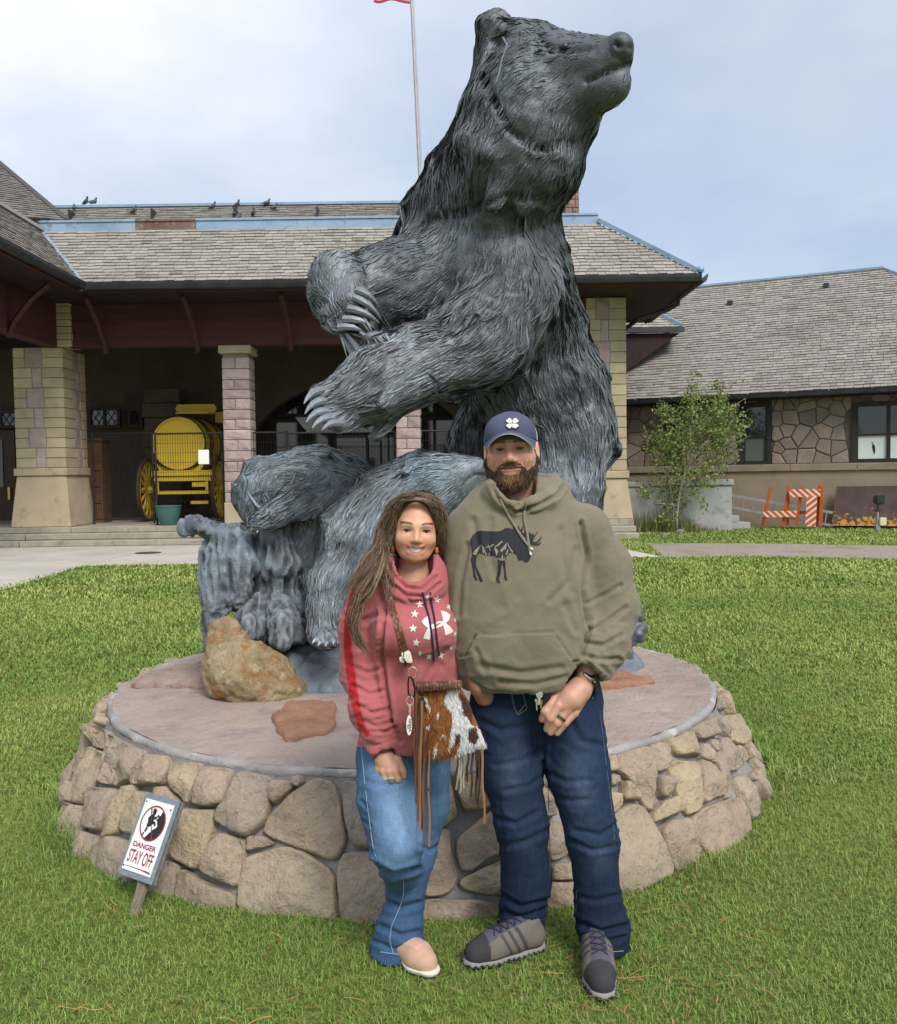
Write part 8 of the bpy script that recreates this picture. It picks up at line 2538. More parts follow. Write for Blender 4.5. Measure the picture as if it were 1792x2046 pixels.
# long thin ends down the front of the sleeve
locks(150,[[(752,1130,-.06),(730,1165,-.10),(712,1195,-.11),(703,1230,-.115),(712,1265,-.12),(728,1290,-.125),(738,1312,-.125)],
            [(742,1135,-.05),(722,1170,-.09),(706,1200,-.10),(698,1240,-.11),(704,1270,-.115),(718,1290,-.12),(727,1300,-.12)]],.004,.006,.004,(.10,.06,.04),(.001,.002))
locks(60,[[(768,1100,-.06),(757,1150,-.13),(735,1185,-.13),(716,1215,-.12),(706,1245,-.12),(716,1280,-.125),(735,1305,-.125)]],.004,.010,.006,(.12,.075,.05),(.0009,.0018))
# crown to the right and behind the far shoulder
locks(480,[[(836,985,-.02),(862,988,-.02),(878,1008,-.02),(885,1040,-.01),(887,1080,.01),(884,1115,.03),(886,1150,.05)],
            [(838,985,.0),(868,992,.01),(884,1018,.02),(889,1056,.03),(888,1100,.05),(884,1140,.07),(888,1175,.08)]],.003,.007,.004,(.06,.036,.024))
locks(200,[[(834,990,-.055),(856,994,-.062),(870,1008,-.055),(877,1034,-.035),(878,1070,-.01),(876,1105,.01)]],.003,.005,.004, DKH)
# crown top and back
locks(360,[[(820,986,.0),(800,990,.05),(785,1020,.08),(778,1070,.08),(770,1120,.06),(745,1160,.03)],[(840,982,.03),(835,990,.09),(830,1030,.11),(826,1080,.11),(820,1140,.10),(812,1190,.11)],[(850,984,.02),(872,994,.07),(880,1030,.09),(880,1080,.09),(872,1130,.09),(866,1180,.10)]],.006,.012,.006,(.07,.042,.028))
# wind-blown single hairs
locks(26,[[(770,1080,-.05),(782,1130,-.12),(784,1170,-.135),(788,1215,-.14)],[(772,1090,-.05),(776,1130,-.10),(778,1180,-.13),(776,1230,-.135)]],.004,.010,.004,(.09,.05,.03),(.0008,.0013))
V, F, C = strand_mesh(np.concatenate(paths), np.concatenate(wds), np.concatenate(hcs))
mk('locks', V, F, M_HAIR, hair, cols=C, kind='stuff')
# ---- sweatshirt
s = SDF(np.append(fp(640,1530,.34)[:2] - [0,.66],.62), fp(960,1080,.34),.0055)
FW = dict(flat=(0,1,0), fs=.68)
s.chain([fp(815,1195), fp(826,1262,-.01), fp(826,1340,.0), fp(820,1420,.01), fp(815,1480,.015), fp(815,1530,.015)],[fr_(66), fr_(82), fr_(80), fr_(86), fr_(88), fr_(88)],.06, **FW)
s.plane_cut(fp(812,1492,0),(-.03,0,-1),.004)
s.chain([fp(812,1480,.015), fp(812,1560,.015)],[fr_(80), fr_(80)],.005, op='sub', **FW)
s.ell(fp(792,1262,-.085),(fr_(44),.07, fr_(42)),.05); s.ell(fp(862,1265,-.075),(fr_(42),.07, fr_(42)),.05)
s.rc(fp(735,1182,.02), fp(880,1178,.03), fr_(32), fr_(30),.05)
s.chain([fp(733,1185,.01), fp(716,1255,.02), fp(720,1345,.0), fp(738,1420,-.05), fp(762,1488,-.085)],[fr_(36), fr_(38), fr_(38), fr_(35), fr_(29)],.025)
s.chain([fp(882,1190,.03), fp(900,1250,.10), fp(925,1230,.17)],[fr_(32), fr_(30), fr_(26)],.03)
# cowl neck in soft rolls
for yb, rx, ry_, dip, r_ in ((1119,46,.056,44,8),(1130,53,.064,47,9),(1143,58,.070,46,9.5),(1157,61,.072,38,9.5),(1170,61,.070,26,8)):
    ring_ = []
    for a in np.linspace(0,2 * math.pi, 25):
        fx, fy_ = math.cos(a), math.sin(a)            # fy_ < 0 is towards the camera
        ring_.append(fp(826 + rx * fx, yb + dip * max(0,-fy_) - 9 * max(0, fy_) - 5 * (fx < 0) * abs(fx),-.012 + ry_ * fy_))
    s.chain(ring_, [fr_(r_)] * 25,.010)
s.rc(fp(826,1180,.0), fp(826,1060,.0), fr_(38), fr_(40),.006, 'sub')
s.rc(fp(826,1132,-.035), fp(826,1060,-.05), fr_(38), fr_(42),.006, 'sub')
s.rc(fp(770,1510,-.1), fp(780,1560,-.11), fr_(22), fr_(25),.004, 'sub')
v, f = s.net(); v = relax(v, f, 2,.5); N = vnormals(v, f); x, y = proj(v)
arm_ = sstep(775,755, x) * sstep(1190,1230, y)
v = wrinkle(v, N, (9,9,24),.013,820, arm_ * (.4 + .6 * sstep(1250,1420, y)))
v = wrinkle(v, N, (8,8,9),.009,825,(1 - arm_) * sstep(1190,1230, y)); N = vnormals(v, f)
v = press(v, N, [([(768,1215),(762,1290),(770,1370),(782,1440)],4,.016),([(782,1440),(800,1480)],4,.010),([(700,1330),(735,1345),(760,1335)],4,.007),([(705,1370),(740,1388),(765,1380)],4,.008),([(715,1410),(745,1425),(775,1418)],4,.008),([(725,1440),(752,1452),(782,1442)],3.5,.008),
                 ([(742,1462),(770,1462),(790,1452)],3,.007),([(745,1490),(775,1482),(796,1472)],2,.003),([(880,1330),(850,1400),(835,1450)],6,.006),([(890,1300),(860,1340),(840,1380)],6,.005),([(735,1455),(800,1466),(850,1466)],2.0,.004),
                 ([(690,1230),(725,1240),(755,1228)],5,.006),([(772,1122),(786,1150),(812,1174),(842,1178),(872,1152)],3,.010),([(766,1136),(782,1166),(812,1190),(848,1192),(878,1166)],3,.010),([(790,1128),(806,1150),(830,1164)],2.5,.006),([(770,1150),(790,1182),(822,1202),(860,1198)],3,.007),([(760,1190),(775,1230)],5,.006)])
N = vnormals(v, f); x, y = proj(v); fc = facing(v, N)
red = [(729,1140),(701,1181),(687,1237),(687,1300),(693,1356),(703,1410),(716,1458),(733,1473),(741,1466),(729,1451),(718,1405),(711,1356),(703,1300),(701,1237),(721,1179),(750,1140)]
rd = inpoly(x, y, red)
col = np.ones((len(v),3)) * (1 + .06 * fbm(v * 12,3,830))[:, None]
col[rd] = np.array([1.0,.13,.16]) * (0.9 + .1 * ((x[rd] // 3 + y[rd] // 3) % 2))[:, None]
M_PINKF = fabric('pink_heather', (0.37,0.092,0.10),(0.45,0.145,0.148), heather=300, bs=650)
sweat = mk('sweatshirt', v, f, M_PINKF, woman, cols=col)
SB = bvh_of(v, f)
M_WPR = mat('white_print', (0.66,0.64,0.58), rough=.7); M_NAVY = fabric('navy_cord', (0.018,0.015,0.045),(0.03,0.025,0.06), attr=False)
SZ = lambda L: [(788.2 + a * .17371,1161.5 + b * .17371) for a, b in L]
def star(cx, cy, r, rot=0, sx=1.0):
    return SZ([(cx + sx * r * (1 if k % 2 == 0 else .42) * math.sin(k * math.pi / 5 + rot), cy - r * (1 if k % 2 == 0 else .42) * math.cos(k * math.pi / 5 + rot)) for k in range(10)])
for cx, cy, r, ro, sx in ((380,195,44,.3,.6),(490,210,47,.2,1),(628,292,40,.5,.85),(290,265,47,-.1,1),(232,374,50,.1,1),(213,540,52,0,1),(250,705,50,.15,1),(293,830,42,.3,.7),(397,865,48,0,.9),(530,850,52,.1,1),(648,768,38,.3,.55),(698,605,42,0,.5),(700,440,40,0,.4)):
    decal('star_print', star(cx, cy, r, ro, sx), SB, M_WPR, sweat, .45,.0016)
decal('logo_print', SZ([(395,390),(352,418),(314,458),(338,502),(386,534),(350,600),(331,655),(405,674),(420,605),(420,545),(470,543),(530,520),(560,505),(575,560),(585,622),(640,602),(682,575),(640,520),(590,482),(632,440),(642,385),(595,350),(530,336),(552,410),(560,458),(505,462),(448,492),(412,500),(412,440)]), SB, M_WPR, sweat, .45,.0016, holes=[SZ([(440,520),(490,485),(540,472),(520,496),(470,520)])])
cord('drawstring', SZ([(322,128),(365,290),(402,430),(440,700),(455,915)]), SB, .0034, M_NAVY, sweat, off=.004)
cord('drawstring', SZ([(412,130),(430,280),(455,400),(492,700),(515,850)]), SB, .0034, M_NAVY, sweat, off=.004)
# ---- jeans, faded and flared
s = SDF(np.append(fp(660,1960,.36)[:2] - [0,.7],.0), np.append(fp(940,1380,.36)[:2],.95),.006)
s.rc(fp(790,1470,.02), fp(838,1470,.04), fr_(52), fr_(52),.03, flat=(0,1,0), fs=.85)
s.chain([fp(772,1512,.01), fp(776,1590,-.06), fp(790,1685,-.13)],[fr_(62), fr_(60), fr_(52)],.03)                                  # thigh brought forward to the bent knee
s.chain([fp(792,1690,-.11), fp(805,1760,.03), fp(808,1860,.20),(fp(806,1905,.26))],[fr_(50), fr_(34), fr_(30), fr_(32)],.02)    # its shin, going back behind
s.chain([fp(848,1510,.06), fp(850,1610,.06), fp(832,1710,.05), fp(812,1790,.04), fp(800,1850,.03), fp(793,1895,.03), fp(789,1940,.03)],[fr_(56), fr_(46), fr_(36), fr_(34), fr_(42), fr_(50), fr_(54)],.03)
s.plane_cut(fp(790,1912,.03),(-.30,.0,-1),.004)
s.rc(fp(792,1902,.03), fp(788,1970,.03), fr_(41), fr_(48),.004, 'sub')
v, f = s.net(); v = relax(v, f, 2,.5); N = vnormals(v, f); x, y = proj(v)
v = wrinkle(v, N, (6,6,22),.010,850,.3 + .8 * sstep(1740,1850, y)); N = vnormals(v, f)
v = press(v, N, [([(745,1725),(785,1748),(832,1735)],5,.016),([(728,1560),(760,1570),(800,1560)],5,.004),([(722,1600),(735,1615)],3,.006),([(726,1640),(742,1652)],3,.006),([(838,1690),(860,1700),(875,1690)],4,.006),([(838,1540),(838,1620),(836,1690)],4,.010),([(770,1800),(800,1815),(835,1805)],5,.006),([(760,1850),(800,1870),(838,1862)],6,.009),([(748,1880),(790,1898),(835,1880)],4,.007),([(732,1690),(750,1712)],3,.006)])
N = vnormals(v, f); x, y = proj(v); fc = facing(v, N)
fade = 1.3 * np.exp(-(((x - 800) / 34) ** 2 + ((y - 1650) / 85) ** 2)) + .5 * np.exp(-(((x - 780) / 30) ** 2 + ((y - 1560) / 60) ** 2)) + .5 * np.exp(-(((x - 870) / 22) ** 2 + ((y - 1580) / 90) ** 2)) + .2 * sstep(1800,1700, y)
edge_ = np.exp(-(polydist(x, y, [[(716,1490),(728,1580),(742,1700)]]) / 10) ** 2)
col = np.ones((len(v),3)) * (1 - .2 * sstep(1740,1800, y))[:, None] + np.clip(fade * (.8 + .6 * fbm(v * np.array([20,20,8]),3,860)),0,2)[:, None] * np.array([1.7,1.25,.85]) * fc[:, None]
col = col * (1 - .25 * edge_[:, None])
M_DEN2 = denim('faded_denim', (0.040,0.085,0.17),(0.062,0.12,0.22))
fjeans = mk('jeans', v, f, M_DEN2, woman, cols=col)
FJ = bvh_of(v, f)
M_THW = mat('seam_pale', (0.22,0.29,0.38), rough=.9)
for L in ([(722,1490),(728,1560),(738,1640),(746,1700),(760,1730)],[(806,1748),(806,1790),(796,1820),(782,1850),(778,1880),(786,1905)],[(760,1902),(800,1908),(836,1886)]):
    stitch('seam', L, FJ, M_THW, fjeans, .0016)
# ---- slip-on shoes
hS, tS = onz(770,1905), onz(868,1954)
shoe(woman, [hS[0] + .012, hS[1] + .03,0],[tS[0], tS[1],0],.245, 'slip')
h2 = fp(806,1905,.30); shoe(woman, [h2[0], h2[1] + .10,0],[h2[0] + .03, h2[1] - .14,0],.245, 'slip')
# ---- ring and earrings
rg = np.array(at(*Q(470,478),2.83 - .042)); V = []
for i in range(28):
    a = 2 * math.pi * i / 28
    for w_, th_ in ((-.0035,0),(-.0035,.0018),(.0035,.0018),(.0035,0)):
        V.append(rg + np.array([math.cos(a), math.sin(a),0]) * (px_r(7.9,2.79) + th_) + np.array([.0,0, w_]))
F = [[i * 4 + k, ((i + 1) % 28) * 4 + k, ((i + 1) % 28) * 4 + (k + 1) % 4, i * 4 + (k + 1) % 4] for i in range(28) for k in range(4)]
fring = thing('silver_ring', 'wide silver ring on the closed hand below the pink cuff', 'ring', rg)
mk('band', np.array(V), np.array(F), mat('silver', (0.6,0.58,0.55), rough=.3, metal=.9), fring)
MB().box(rg[0] - .008, rg[0] + .008, rg[1] - .0175, rg[1] - .0125, rg[2] - .0075, rg[2] + .0075).build('plate', mat('silver_plate', (0.62,0.60,0.56), rough=.25, metal=.9), fring, bevel=.002)
M_ORB = mat('orange_bead', (0.62,0.16,0.03),(0.5,0.12,0.02),60,.3, spec=.6); M_TURQ = mat('turquoise_bead', (0.14,0.30,0.36),(0.4,0.45,0.48),300,.3)
for (ex_, ey2, dd, lab) in ((784.5,1090,-.02, 'beaded orange earring hanging before the long locks'),(872,1092,.0, 'beaded orange earring hanging beside the olive sleeve')):
    er = thing('earring', lab, 'earring', fp(ex_, ey2, dd), 'pair of orange beaded earrings')
    MB().tube([fp(ex_ - 1, ey2 - 10, dd), fp(ex_ + 1, ey2 - 6, dd - .004), fp(ex_, ey2 + 1, dd)],.0009,6).build('hook', M_KEY, er)
    MB().lathe([(0,-.0115),(.004,-.0105),(.0062,-.006),(.0066,0),(.0062,.006),(.004,.0105),(0,.0115)], fp(ex_ + .5, ey2 + 8, dd), n=14, caps=False).build('bead', M_ORB, er, smooth=True)
    for k in range(4):
        MB().lathe([(0,-.003),(.003,-.0015),(.0033,0),(.003,.0015),(0,.003)], fp(ex_ - 3 + 2.2 * k, ey2 + 17.5 + (k % 2) * 1.5, dd - .002), n=10, caps=False).build('small_bead', M_TURQ, er, smooth=True)

# ================================================================== handbag
BY = 2.70
bg = lambda zx, zy, d=0.0: at(788.2 + zx * .17371,1161.5 + zy * .17371, BY + d)
bag = thing('handbag', 'brown and white cowhide shoulder bag with leather fringe', 'handbag', bg(600,2000))
NU, NV = 64,64
Lft = [(238,1268),(235,1400),(225,1600),(215,1800),(216,1985),(240,2040)]; Rgt = [(768,1232),(850,1380),(910,1550),(980,1700),(1045,1850),(1050,1905)]
vv = np.linspace(0,1, NV); li = lambda P, k: np.interp(vv, np.linspace(0,1, len(P)),[q[k] for q in P])
lx, ly, rx_, ry_ = li(Lft, 0), li(Lft, 1), li(Rgt, 0), li(Rgt, 1)
Vf, Vk, UVz = [],[],[]
for j in range(NV):
    for i in range(NU):
        u_ = i / (NU - 1)
        zx = lx[j] + (rx_[j] - lx[j]) * u_; zy = ly[j] + (ry_[j] - ly[j]) * u_ + 55 * math.sin(math.pi * u_) * vv[j] ** 4
        bl_ = (math.sin(math.pi * u_) ** .45) * (math.sin(math.pi * min(1,.10 + .9 * vv[j])) ** .4 if vv[j] > .5 else (.45 + .55 * min(1, vv[j] * 2)))
        Vf.append(bg(zx, zy, -.030 * bl_)); Vk.append(bg(zx, zy, .028 * bl_ + .002)); UVz.append((zx, zy))
UVz = np.array(UVz); Vf, Vk = np.array(Vf), np.array(Vk); n0 = NU * NV
F = np.array([[j * NU + i, (j + 1) * NU + i, (j + 1) * NU + i + 1, j * NU + i + 1] for j in range(NV - 1) for i in range(NU - 1)])
def hide_col(z):
    w = z + 26 * np.stack([fbm(np.stack([z[:, 0] / 60, z[:, 1] / 160,0 * z[:, 0]],1),3,900), fbm(np.stack([z[:, 0] / 60, z[:, 1] / 160,0 * z[:, 0] + 5],1),3,901)],1)
    x, y = w[:, 0], w[:, 1]
    c = np.repeat(np.array([[.27,.105,.032]]), len(z),0) * (1 + .5 * fbm(np.stack([z[:, 0] / 30, z[:, 1] / 130,0 * z[:, 0]],1),3,902))[:, None]
    dk = inpoly(x, y, [(235,1290),(350,1340),(385,1480),(300,1560),(240,1500)]) | inpoly(x, y, [(240,1800),(400,1760),(380,1900),(260,1960)]); c[dk] = np.array([.085,.035,.018])
    wh = inpoly(x, y, [(610,1240),(765,1232),(745,1330),(830,1470),(780,1500),(880,1640),(1000,1720),(1060,1900),(900,1950),(700,2040),(690,2000),(760,1850),(700,1850),(615,1960),(640,1800),(650,1650),(645,1500),(560,1390)])
    wh |= inpoly(x, y, [(330,1330),(370,1350),(425,1470),(405,1485),(360,1400)]) | inpoly(x, y, [(480,1505),(500,1520),(490,1580),(475,1570)]) | inpoly(x, y, [(415,1640),(420,1680),(340,1740),(330,1720)]) | inpoly(x, y, [(500,1850),(480,1960),(430,2010),(460,1920)]) | inpoly(x, y, [(560,1770),(580,1780),(520,1850)])
    c[wh] = np.array([.66,.65,.64])
    for pl in ([(850,1690),(950,1690),(975,1800),(910,1890),(850,1830)],[(765,1260),(820,1330),(880,1450),(915,1610),(850,1600),(790,1480)],[(690,1760),(750,1750),(740,1850),(690,1860)]):
        q = inpoly(x, y, pl); c[q] = np.array([.075,.038,.026])
    return c
cf = hide_col(UVz)
M_HIDE = vmat('cowhide', 0.75,0.4,500,.002,.2,.15,160, sheen=.1)
mk('front_panel', Vf, F, M_HIDE, bag, cols=cf)
mk('back_panel', Vk, F[:, ::-1], mat('bag_leather', (0.13,0.055,0.025),(0.19,0.085,0.035),20,.6), bag)
sel = rng.integers(0, n0,5200); P = Vf[sel] + rng.normal(0,.0015,(5200,3)); P[:, 1] -= .0005
t_ = np.linspace(0,1,3)
fl = unit(np.array([.12,-.12,-1.0]) + rng.normal(0,.18,(5200,3)))
pt = P[:, None] + fl[:, None] * (rng.uniform(.006,.014,5200)[:, None] * t_)[:, :, None] + np.array([0,-1,0]) * (.0022 * np.sin(t_ * np.pi))[None, :, None]
V, Fh, C = strand_mesh(pt, rng.uniform(.0008,.0016,5200), cf[sel] * rng.uniform(.75,1.25,(5200,1)))
mk('hide_hair', V, Fh, vmat('hide_hair', .6), bag, cols=C, kind='stuff')
t = NT('croc_leather'); p = t.pos()
c = t.mix(t.ramp(t.noise(p, 35,4),[(0.35,0.0),(0.65,1.0)]),(0.16,0.058,0.025),(0.28,0.115,0.045))
vo = t.node('ShaderNodeTexVoronoi', {'Scale': 120.0}); t.l.new(t.pos((1,1,.6)), vo.inputs['Vector'])
c = t.mix(t.ramp(vo.outputs['Distance'],[(0.32,0.0),(0.5,0.75)]), c, (0.05,0.018,0.012))
t.bump(vo.outputs['Distance'],0.8,.002); M_CROC = t.done(c, .4,0,.5)
top = [(243,1150,245,1272),(400,1146,400,1262),(560,1140,560,1250),(700,1136,700,1240),(768,1134,770,1234)]
Vt, Ft = [],[]
for (ax0, ay0, bx0, by0) in top:
    for zx, zy, d in ((ax0, ay0,-.026),(bx0, by0,-.032),(bx0, by0,.03),(ax0, ay0,.024)): Vt.append(bg(zx, zy, d))
for i in range(4):
    for k in range(4): Ft.append([i * 4 + k, i * 4 + (k + 1) % 4,(i + 1) * 4 + (k + 1) % 4,(i + 1) * 4 + k])
Ft += [[0,1,2,3],[19,18,17,16]]
MB().add(Vt, Ft).build('top_band', M_CROC, bag, bevel=.002)
for k in range(14):     # whipstitch lacing over the band
    zx = 262 + k * 36
    MB().tube([bg(zx - 6,1205,-.031), bg(zx + 2,1225,-.036), bg(zx + 6,1262,-.036)],.0022,5).build('lacing', mat('dark_lace', (0.05,0.02,0.012), rough=.6) if k == 0 else bpy.data.materials['dark_lace'], bag)
# strap: over the shoulder, down the front to the bag
sp_ = [(757,1128),(762,1140),(769,1160),(778,1195),(788,1230),(800,1270),(808,1300),(816,1330)]
P = []
for x_, y_ in np.stack([np.interp(np.linspace(0,7,40), range(8),[q[k] for q in sp_]) for k in (0,1)],1):
    q, nn = hit(SB, x_, y_)
    if q is not None: P.append((q, x_, y_))
Pc = np.array([q for q, _, _ in P])
for _ in range(6): Pc[1:-1] = (Pc[:-2] + 2 * Pc[1:-1] + Pc[2:]) / 4
Vs, Fs = [],[]
for i, q in enumerate(Pc):
    d_ = unit(Pc[min(i + 1, len(Pc) - 1)] - Pc[max(i - 1,0)]); vw = unit(q - CAM); sd2 = unit(np.cross(d_, vw))
    hw_ = px_r(7.0,2.8)
    for e, o_ in ((-1,.004),(1,.004),(1,.0065),(-1,.0065)): Vs.append(q + sd2 * e * hw_ - vw * o_)
for i in range(len(Pc) - 1):
    for k in range(4): Fs.append([i * 4 + k, i * 4 + (k + 1) % 4,(i + 1) * 4 + (k + 1) % 4,(i + 1) * 4 + k])
MB().add(Vs, Fs).build('strap', M_CROC, bag)
# the strap goes on over the shoulder and down behind
MB().tube([Pc[0] + [0,-.006,0], fp(757,1118,.0), fp(765,1125,.07), fp(790,1180,.13), fp(840,1300,.15), fp(905,1365,-.05), bg(770,1180,.0)],.010,6, flat=.25, upv=(0,1,0)).build('rear_strap', M_CROC, bag, smooth=True)
def ring(name, c, rx__, rz__, r_, m, parent, yaw=0.0):
    MB().tube([c + np.array([math.cos(a) * rx__ * math.cos(yaw), math.cos(a) * rx__ * math.sin(yaw), math.sin(a) * rz__]) for a in np.linspace(0,2 * math.pi, 26)], r_, 8).build(name, m, parent, smooth=True)
M_BRS2 = mat('aged_brass', (0.55,0.47,0.34), rough=.3, metal=.9); M_CARA = mat('black_clip', (0.02,0.018,0.02), rough=.35, metal=.5)
ring('strap_ring', bg(210,1050,-.02), px_r(8.0,2.68), px_r(11,2.68),.0026, M_BRS2, bag)
MB().tube([bg(195,1105,-.02), bg(215,1180,-.02), bg(245,1250,-.02)],.007,6, flat=.4).build('tab', M_CROC, bag)
# fringe
M_FRA = [mat('fringe_tan', (0.27,0.125,0.048), rough=.75), mat('fringe_brown', (0.15,0.062,0.03), rough=.75), mat('fringe_dark', (0.045,0.022,0.016), rough=.75), mat('fringe_sage', (0.25,0.25,0.17), rough=.75)]
def fringe(x0, y0, x1, y1, m, d=0.0, w=5.0, tw=0.6):
    pts = []
    for u_ in np.linspace(0,1,12):
        pts.append(at(x0 + (x1 - x0) * u_ + 1.1 * math.sin(u_ * 9 + x0), y0 + (y1 - y0) * u_, BY + d + .004 * math.sin(u_ * 5 + y0)))
    MB().tube(pts, list(np.linspace(px_r(w / 2,2.7), px_r(w / 2 * .8,2.7),12)),6, flat=.3, upv=(0,1,0)).build('fringe', m, bag)
for i, (x0, y0, x1, y1, mi, w_) in enumerate(((829,1390,829,1560,1,4.5),(833,1385,831,1605,1,4.5),(837,1390,835,1640,1,4.5),(842,1400,838,1660,0,6),(846,1420,846,1640,1,4.5),(849,1450,845,1690,1,3.6),(856,1500,858,1692,0,4.5),(853,1480,855,1580,2,4),(840,1395,833,1540,2,4))):
    fringe(x0, y0, x1, y1, M_FRA[mi],-.030 - .003 * i, w_)
for i, (x0, y0, x1, y1, mi, w_) in enumerate(((916,1510,908,1572,2,4.5),(920,1509,912,1578,3,4),(924,1508,919,1585,3,4.5),(928,1507,926,1575,3,4),(936,1505,932,1562,2,4.5),(944,1503,941,1592,2,5),(953,1500,951,1608,2,5.5),(958,1498,956,1618,2,5),(962,1497,968,1646,0,5.2))):
    fringe(x0, y0, x1, y1, M_FRA[mi],-.005 - .003 * i, w_)
# ---- carabiner, key ring and oval tag
kc_ = thing('key_tag', 'white oval tag with black letters hanging from a black clip', 'key tag', bg(170,1650))
MB().tube([bg(*q, -.035) for q in ((165,1105),(155,1170),(160,1290),(190,1335),(225,1320),(235,1230),(215,1130),(185,1095),(165,1105))],.0026,7).build('clip', M_CARA, kc_, smooth=True)
ring('key_ring', bg(178,1375,-.036), px_r(7,2.66), px_r(9,2.66),.0011, M_KEY, kc_)
for k in range(4): ring('chain_link', bg(176,1432 + k * 26,-.037), px_r(2.0,2.66), px_r(3.2,2.66),.0008, M_KEY, kc_, .6 * (k % 2))
tagp = [(168 + 33 * math.cos(a),1655 + 116 * math.sin(a)) for a in np.linspace(0,2 * math.pi, 28, endpoint=False)]
MB().prism([bg(*q, -.040) for q in tagp],(0,.003,0)).build('tag', mat('tag_white', (0.72,0.71,0.66), rough=.4), kc_)
def text_mesh(body, size=1.0, sx=1.0, bold=0.0):
    cu = bpy.data.curves.new('lettering', 'FONT'); cu.body = body; cu.size = size; cu.align_x = 'CENTER'; cu.align_y = 'CENTER'; cu.offset = bold
    o = bpy.data.objects.new('lettering', cu); COL.objects.link(o)
    dg = bpy.context.evaluated_depsgraph_get()
    me = bpy.data.meshes.new_from_object(o.evaluated_get(dg))
    bpy.data.objects.remove(o); bpy.data.curves.remove(cu)
    V = np.zeros(len(me.vertices) * 3, dtype=np.float32); me.vertices.foreach_get('co', V); V = V.reshape(-1,3).astype(float)
    F = [list(p.vertices) for p in me.polygons]
    bpy.data.meshes.remove(me)
    V[:, 0] *= sx
    return V, F
M_INK = mat('black_ink', (0.012,0.012,0.012), rough=.6)
for txt, off_, sz_ in (('SIERRA', 10,52),('RV', -16,40)):
    V, F = text_mesh(txt, 1.0,1.0,.01)
    w_ = np.ptp(V[:, 0]); k_ = (150 if txt == 'SIERRA' else 48) / w_
    # lettering runs down the tag
    W_ = np.array([bg(168 + off_ + p[1] * sz_ * .8,1655 + (18 if txt == 'RV' else 0) + p[0] * k_, -.0408) for p in V])
    mk('letters', W_, F, M_INK, kc_, smooth=False)
# ---- white claw clip on the strap
hc_ = thing('hair_clip', 'cream claw hair clip fastened on the bag strap', 'hair clip', bg(150,870))
M_CLIP = mat('cream_plastic', (0.72,0.69,0.55), rough=.35, spec=.5)
cq = np.array(hit(SB, *SZ([(140,870)])[0])[0]); dpt = cq[1] - BY - .022
for sgn, px_ in ((1,[(110,820),(160,798),(185,830),(208,925),(190,942),(140,935),(108,880)]),(-1,[(95,815),(75,835),(85,865),(52,880),(60,920),(90,940),(115,935),(108,880)])):
    MB().prism([bg(*q, dpt - .008 * (1 + sgn)) for q in px_],(0,.012,0)).build('jaw', M_CLIP, hc_, bevel=.002, seg=2)
for i in range(4):
    for j in range(3):
        c_ = bg(138 + j * 18 + i * 5,840 + i * 24, dpt - .0175)
        MB().lathe([(0,-.0015),(.0016,-.0004),(.0016,.002)], c_, 'y', 8, caps=False).build('stud', M_CLIP, hc_)
MB().tube([bg(98,870, dpt - .004), bg(112,880, dpt - .010), bg(104,900, dpt - .004)],.003,6).build('spring', M_KEY, hc_)

# ================================================================== danger sign
C_TL, C_TR, C_BR, C_BL = np.array([-1.2027,3.480,.3752]), np.array([-1.0402,3.380,.3738]), np.array([-1.1187,3.260,.1027]), np.array([-1.2809,3.360,.1053])
sU, sV = C_BR - C_BL, C_TL - C_BL
sW_, sH_ = np.linalg.norm(sU), np.linalg.norm(sV); sU, sV = sU / sW_, unit(sV - (sV @ (sU / sW_)) * sU / sW_) ; sN = np.cross(sU, sV)
if sN @ (C_BL - CAM) > 0: sN = -sN
sign = thing('danger_sign', 'white danger stay off sign on a stake leaning against the stone plinth', 'sign', np.append(onz(256,1836)[:2],0))
def sg(u_, v_, o_=0.0): return C_BL + sU * u_ * sW_ + sV * v_ * sH_ + sN * o_
def sboard(u0, u1, v0, v1, o0, o1, name, m, parent=sign, **kw):
    return MB().hexa([sg(u0, v0, o0), sg(u1, v0, o0), sg(u1, v1, o0), sg(u0, v1, o0), sg(u0, v0, o1), sg(u1, v0, o1), sg(u1, v1, o1), sg(u0, v1, o1)]).build(name, m, parent, **kw)
M_PLY = mat('grey_painted_ply', (0.20,0.235,0.27),(0.15,0.175,0.20),30,.7,.3,90,.002, c3=(0.33,0.34,0.34), s3=40, lo3=.62, hi3=.72)
M_PLYE = mat('ply_edge', (0.20,0.17,0.13),(0.10,0.085,0.07),60,.9, stretch=(1,1,1))
sboard(0,1,0,1,-.0065,0, 'board', M_PLY, bevel=.0012)
for k in range(3): sboard(.004,.996,.003,.997,-.0085 - .008 * k - .0055,-.0075 - .008 * k, 'ply_layer', M_PLYE if k % 2 == 0 else M_PLY)
face = sboard(.085,.915,.075,.93,.0005,.0022, 'sign_face', mat('sign_white', (0.76,0.76,0.74),(0.70,0.70,0.69),40,.45))
for u_, v_ in ((.13,.895),(.86,.87),(.115,.115),(.87,.11)):
    MB().tube([sg(u_, v_, .002), sg(u_, v_, .0042)],.0032,10).build('screw', mat('screw_dark', (0.03,0.03,0.03), rough=.5, metal=.5), face)
M_SRED = mat('sign_red', (0.33,0.018,0.022),(0.26,0.015,0.02),60,.5); M_SBLK = mat('sign_black', (0.016,0.015,0.018), rough=.5)
def sflat(pts, name, m, o_=.0030): 
    V = np.array([sg(u_, v_, o_) for u_, v_ in pts]); 
    from mathutils.geometry import tessellate_polygon
    tr = tessellate_polygon([[Vector((u_, v_, 0)) for u_, v_ in pts]])
    mk(name, V, [list(q) for q in tr], m, face, smooth=False)
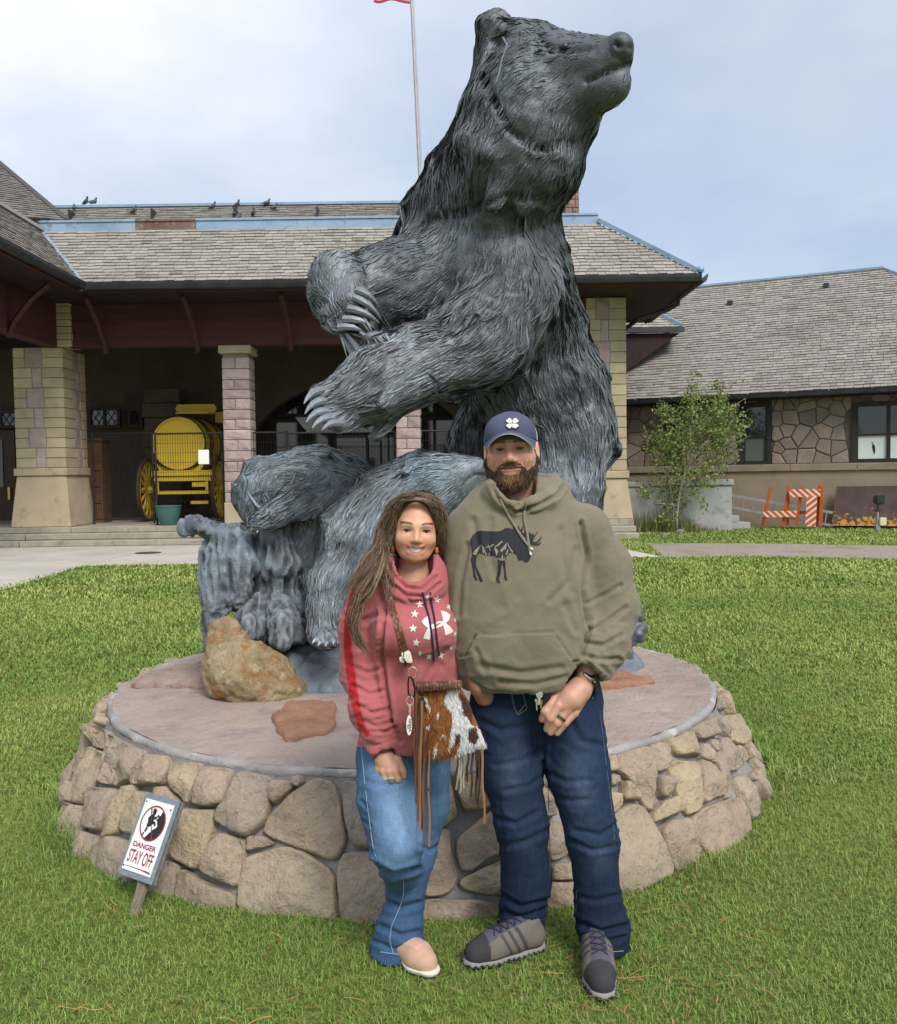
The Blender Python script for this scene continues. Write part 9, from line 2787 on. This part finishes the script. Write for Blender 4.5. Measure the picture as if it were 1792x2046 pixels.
# circle: ring, dark cliff, climber, slash. Sign-local drawing in (u, v)
cu_, cv_, ru, rv = .50,.665,.345,.225
asp_ = sW_ / sH_; rv = ru * asp_
el = lambda r_, a: (cu_ + r_ * ru * math.cos(a), cv_ + r_ * rv * math.sin(a))
NN = 56
V = np.array([sg(*el(r_, 2 * math.pi * i / NN),.0034) for r_ in (1.0,.91) for i in range(NN)])
mk('ring', V, np.array([[i, (i + 1) % NN, NN + (i + 1) % NN, NN + i] for i in range(NN)]), M_SRED, face, smooth=False)
cl = [el(.92, a) for a in np.linspace(R(-108), R(56),22)]
cl += [(cu_ + q[0] * ru, cv_ + q[1] * rv) for q in ((.42,.62),(.44,.52),(.22,.45),(.30,.36),(.16,.22),(.32,.16),(.34,.02),(.44,-.06),(.36,-.20),(.22,-.28),(.02,-.50),(-.10,-.66))]
sflat(cl, 'cliff', M_SBLK)
for pl in ([(-.30,.78),(-.16,.84),(.04,.72),(-.02,.66),(.02,.56),(-.06,.44),(-.22,.46),(-.30,.60)],[(-.34,.46),(-.05,.48),(-.02,.30),(.02,.10),(-.10,-.02),(-.42,.02),(-.50,.22)],[(-.02,.38),(.12,.40),(.24,.56),(.30,.54),(.16,.28),(.0,.20)],
           [(-.40,.02),(-.08,-.02),(-.04,-.14),(-.28,-.28),(-.44,-.22)],[(-.12,.06),(.10,.14),(.22,.06),(.28,-.10),(.18,-.14),(.10,-.02),(-.06,-.10)],[(-.40,-.26),(-.24,-.32),(-.34,-.56),(-.46,-.54)],[(-.50,-.58),(-.38,-.60),(-.48,-.76),(-.46,-.88),(-.54,-.86),(-.58,-.72)]):
    sflat([(cu_ + a * ru, cv_ + b_ * rv) for a, b_ in pl], 'climber', M_SBLK)
sflat([el(.95, R(118)), el(.95, R(124)), el(.95, R(-64)), el(.95, R(-70))], 'slash', M_SRED, .0038)
for txt, v_, wd_, ht_ in (('DANGER', .385,.66,.062),('STAY OFF', .245,.70,.155)):
    V, F = text_mesh(txt, 1.0,1.0,.028 if txt == 'DANGER' else .014)
    V[:, 0] = (V[:, 0] - (V[:, 0].max() + V[:, 0].min()) / 2) / np.ptp(V[:, 0]) * wd_; V[:, 1] = (V[:, 1] - (V[:, 1].max() + V[:, 1].min()) / 2) / np.ptp(V[:, 1]) * ht_
    mk('letters', np.array([sg(.5 + p[0], v_ + p[1],.0031) for p in V]), F, M_SRED, face, smooth=False)
sflat([(.15,.118),(.60,.117),(.84,.104),(.855,.125),(.80,.128),(.60,.128),(.15,.124)], 'underline', M_SRED)
M_STK = mat('weathered_stake', (0.24,0.195,0.14),(0.16,0.13,0.095),8,.9,.6,40,.006, stretch=(6,6,1))
g0 = np.append(onz(256,1836)[:2],-.05); s0 = sg(.50,.55,-.040)
MB().bar(g0 + [0,.01,0], s0,.040,.022, sN).build('stake', M_STK, sign, bevel=.003)
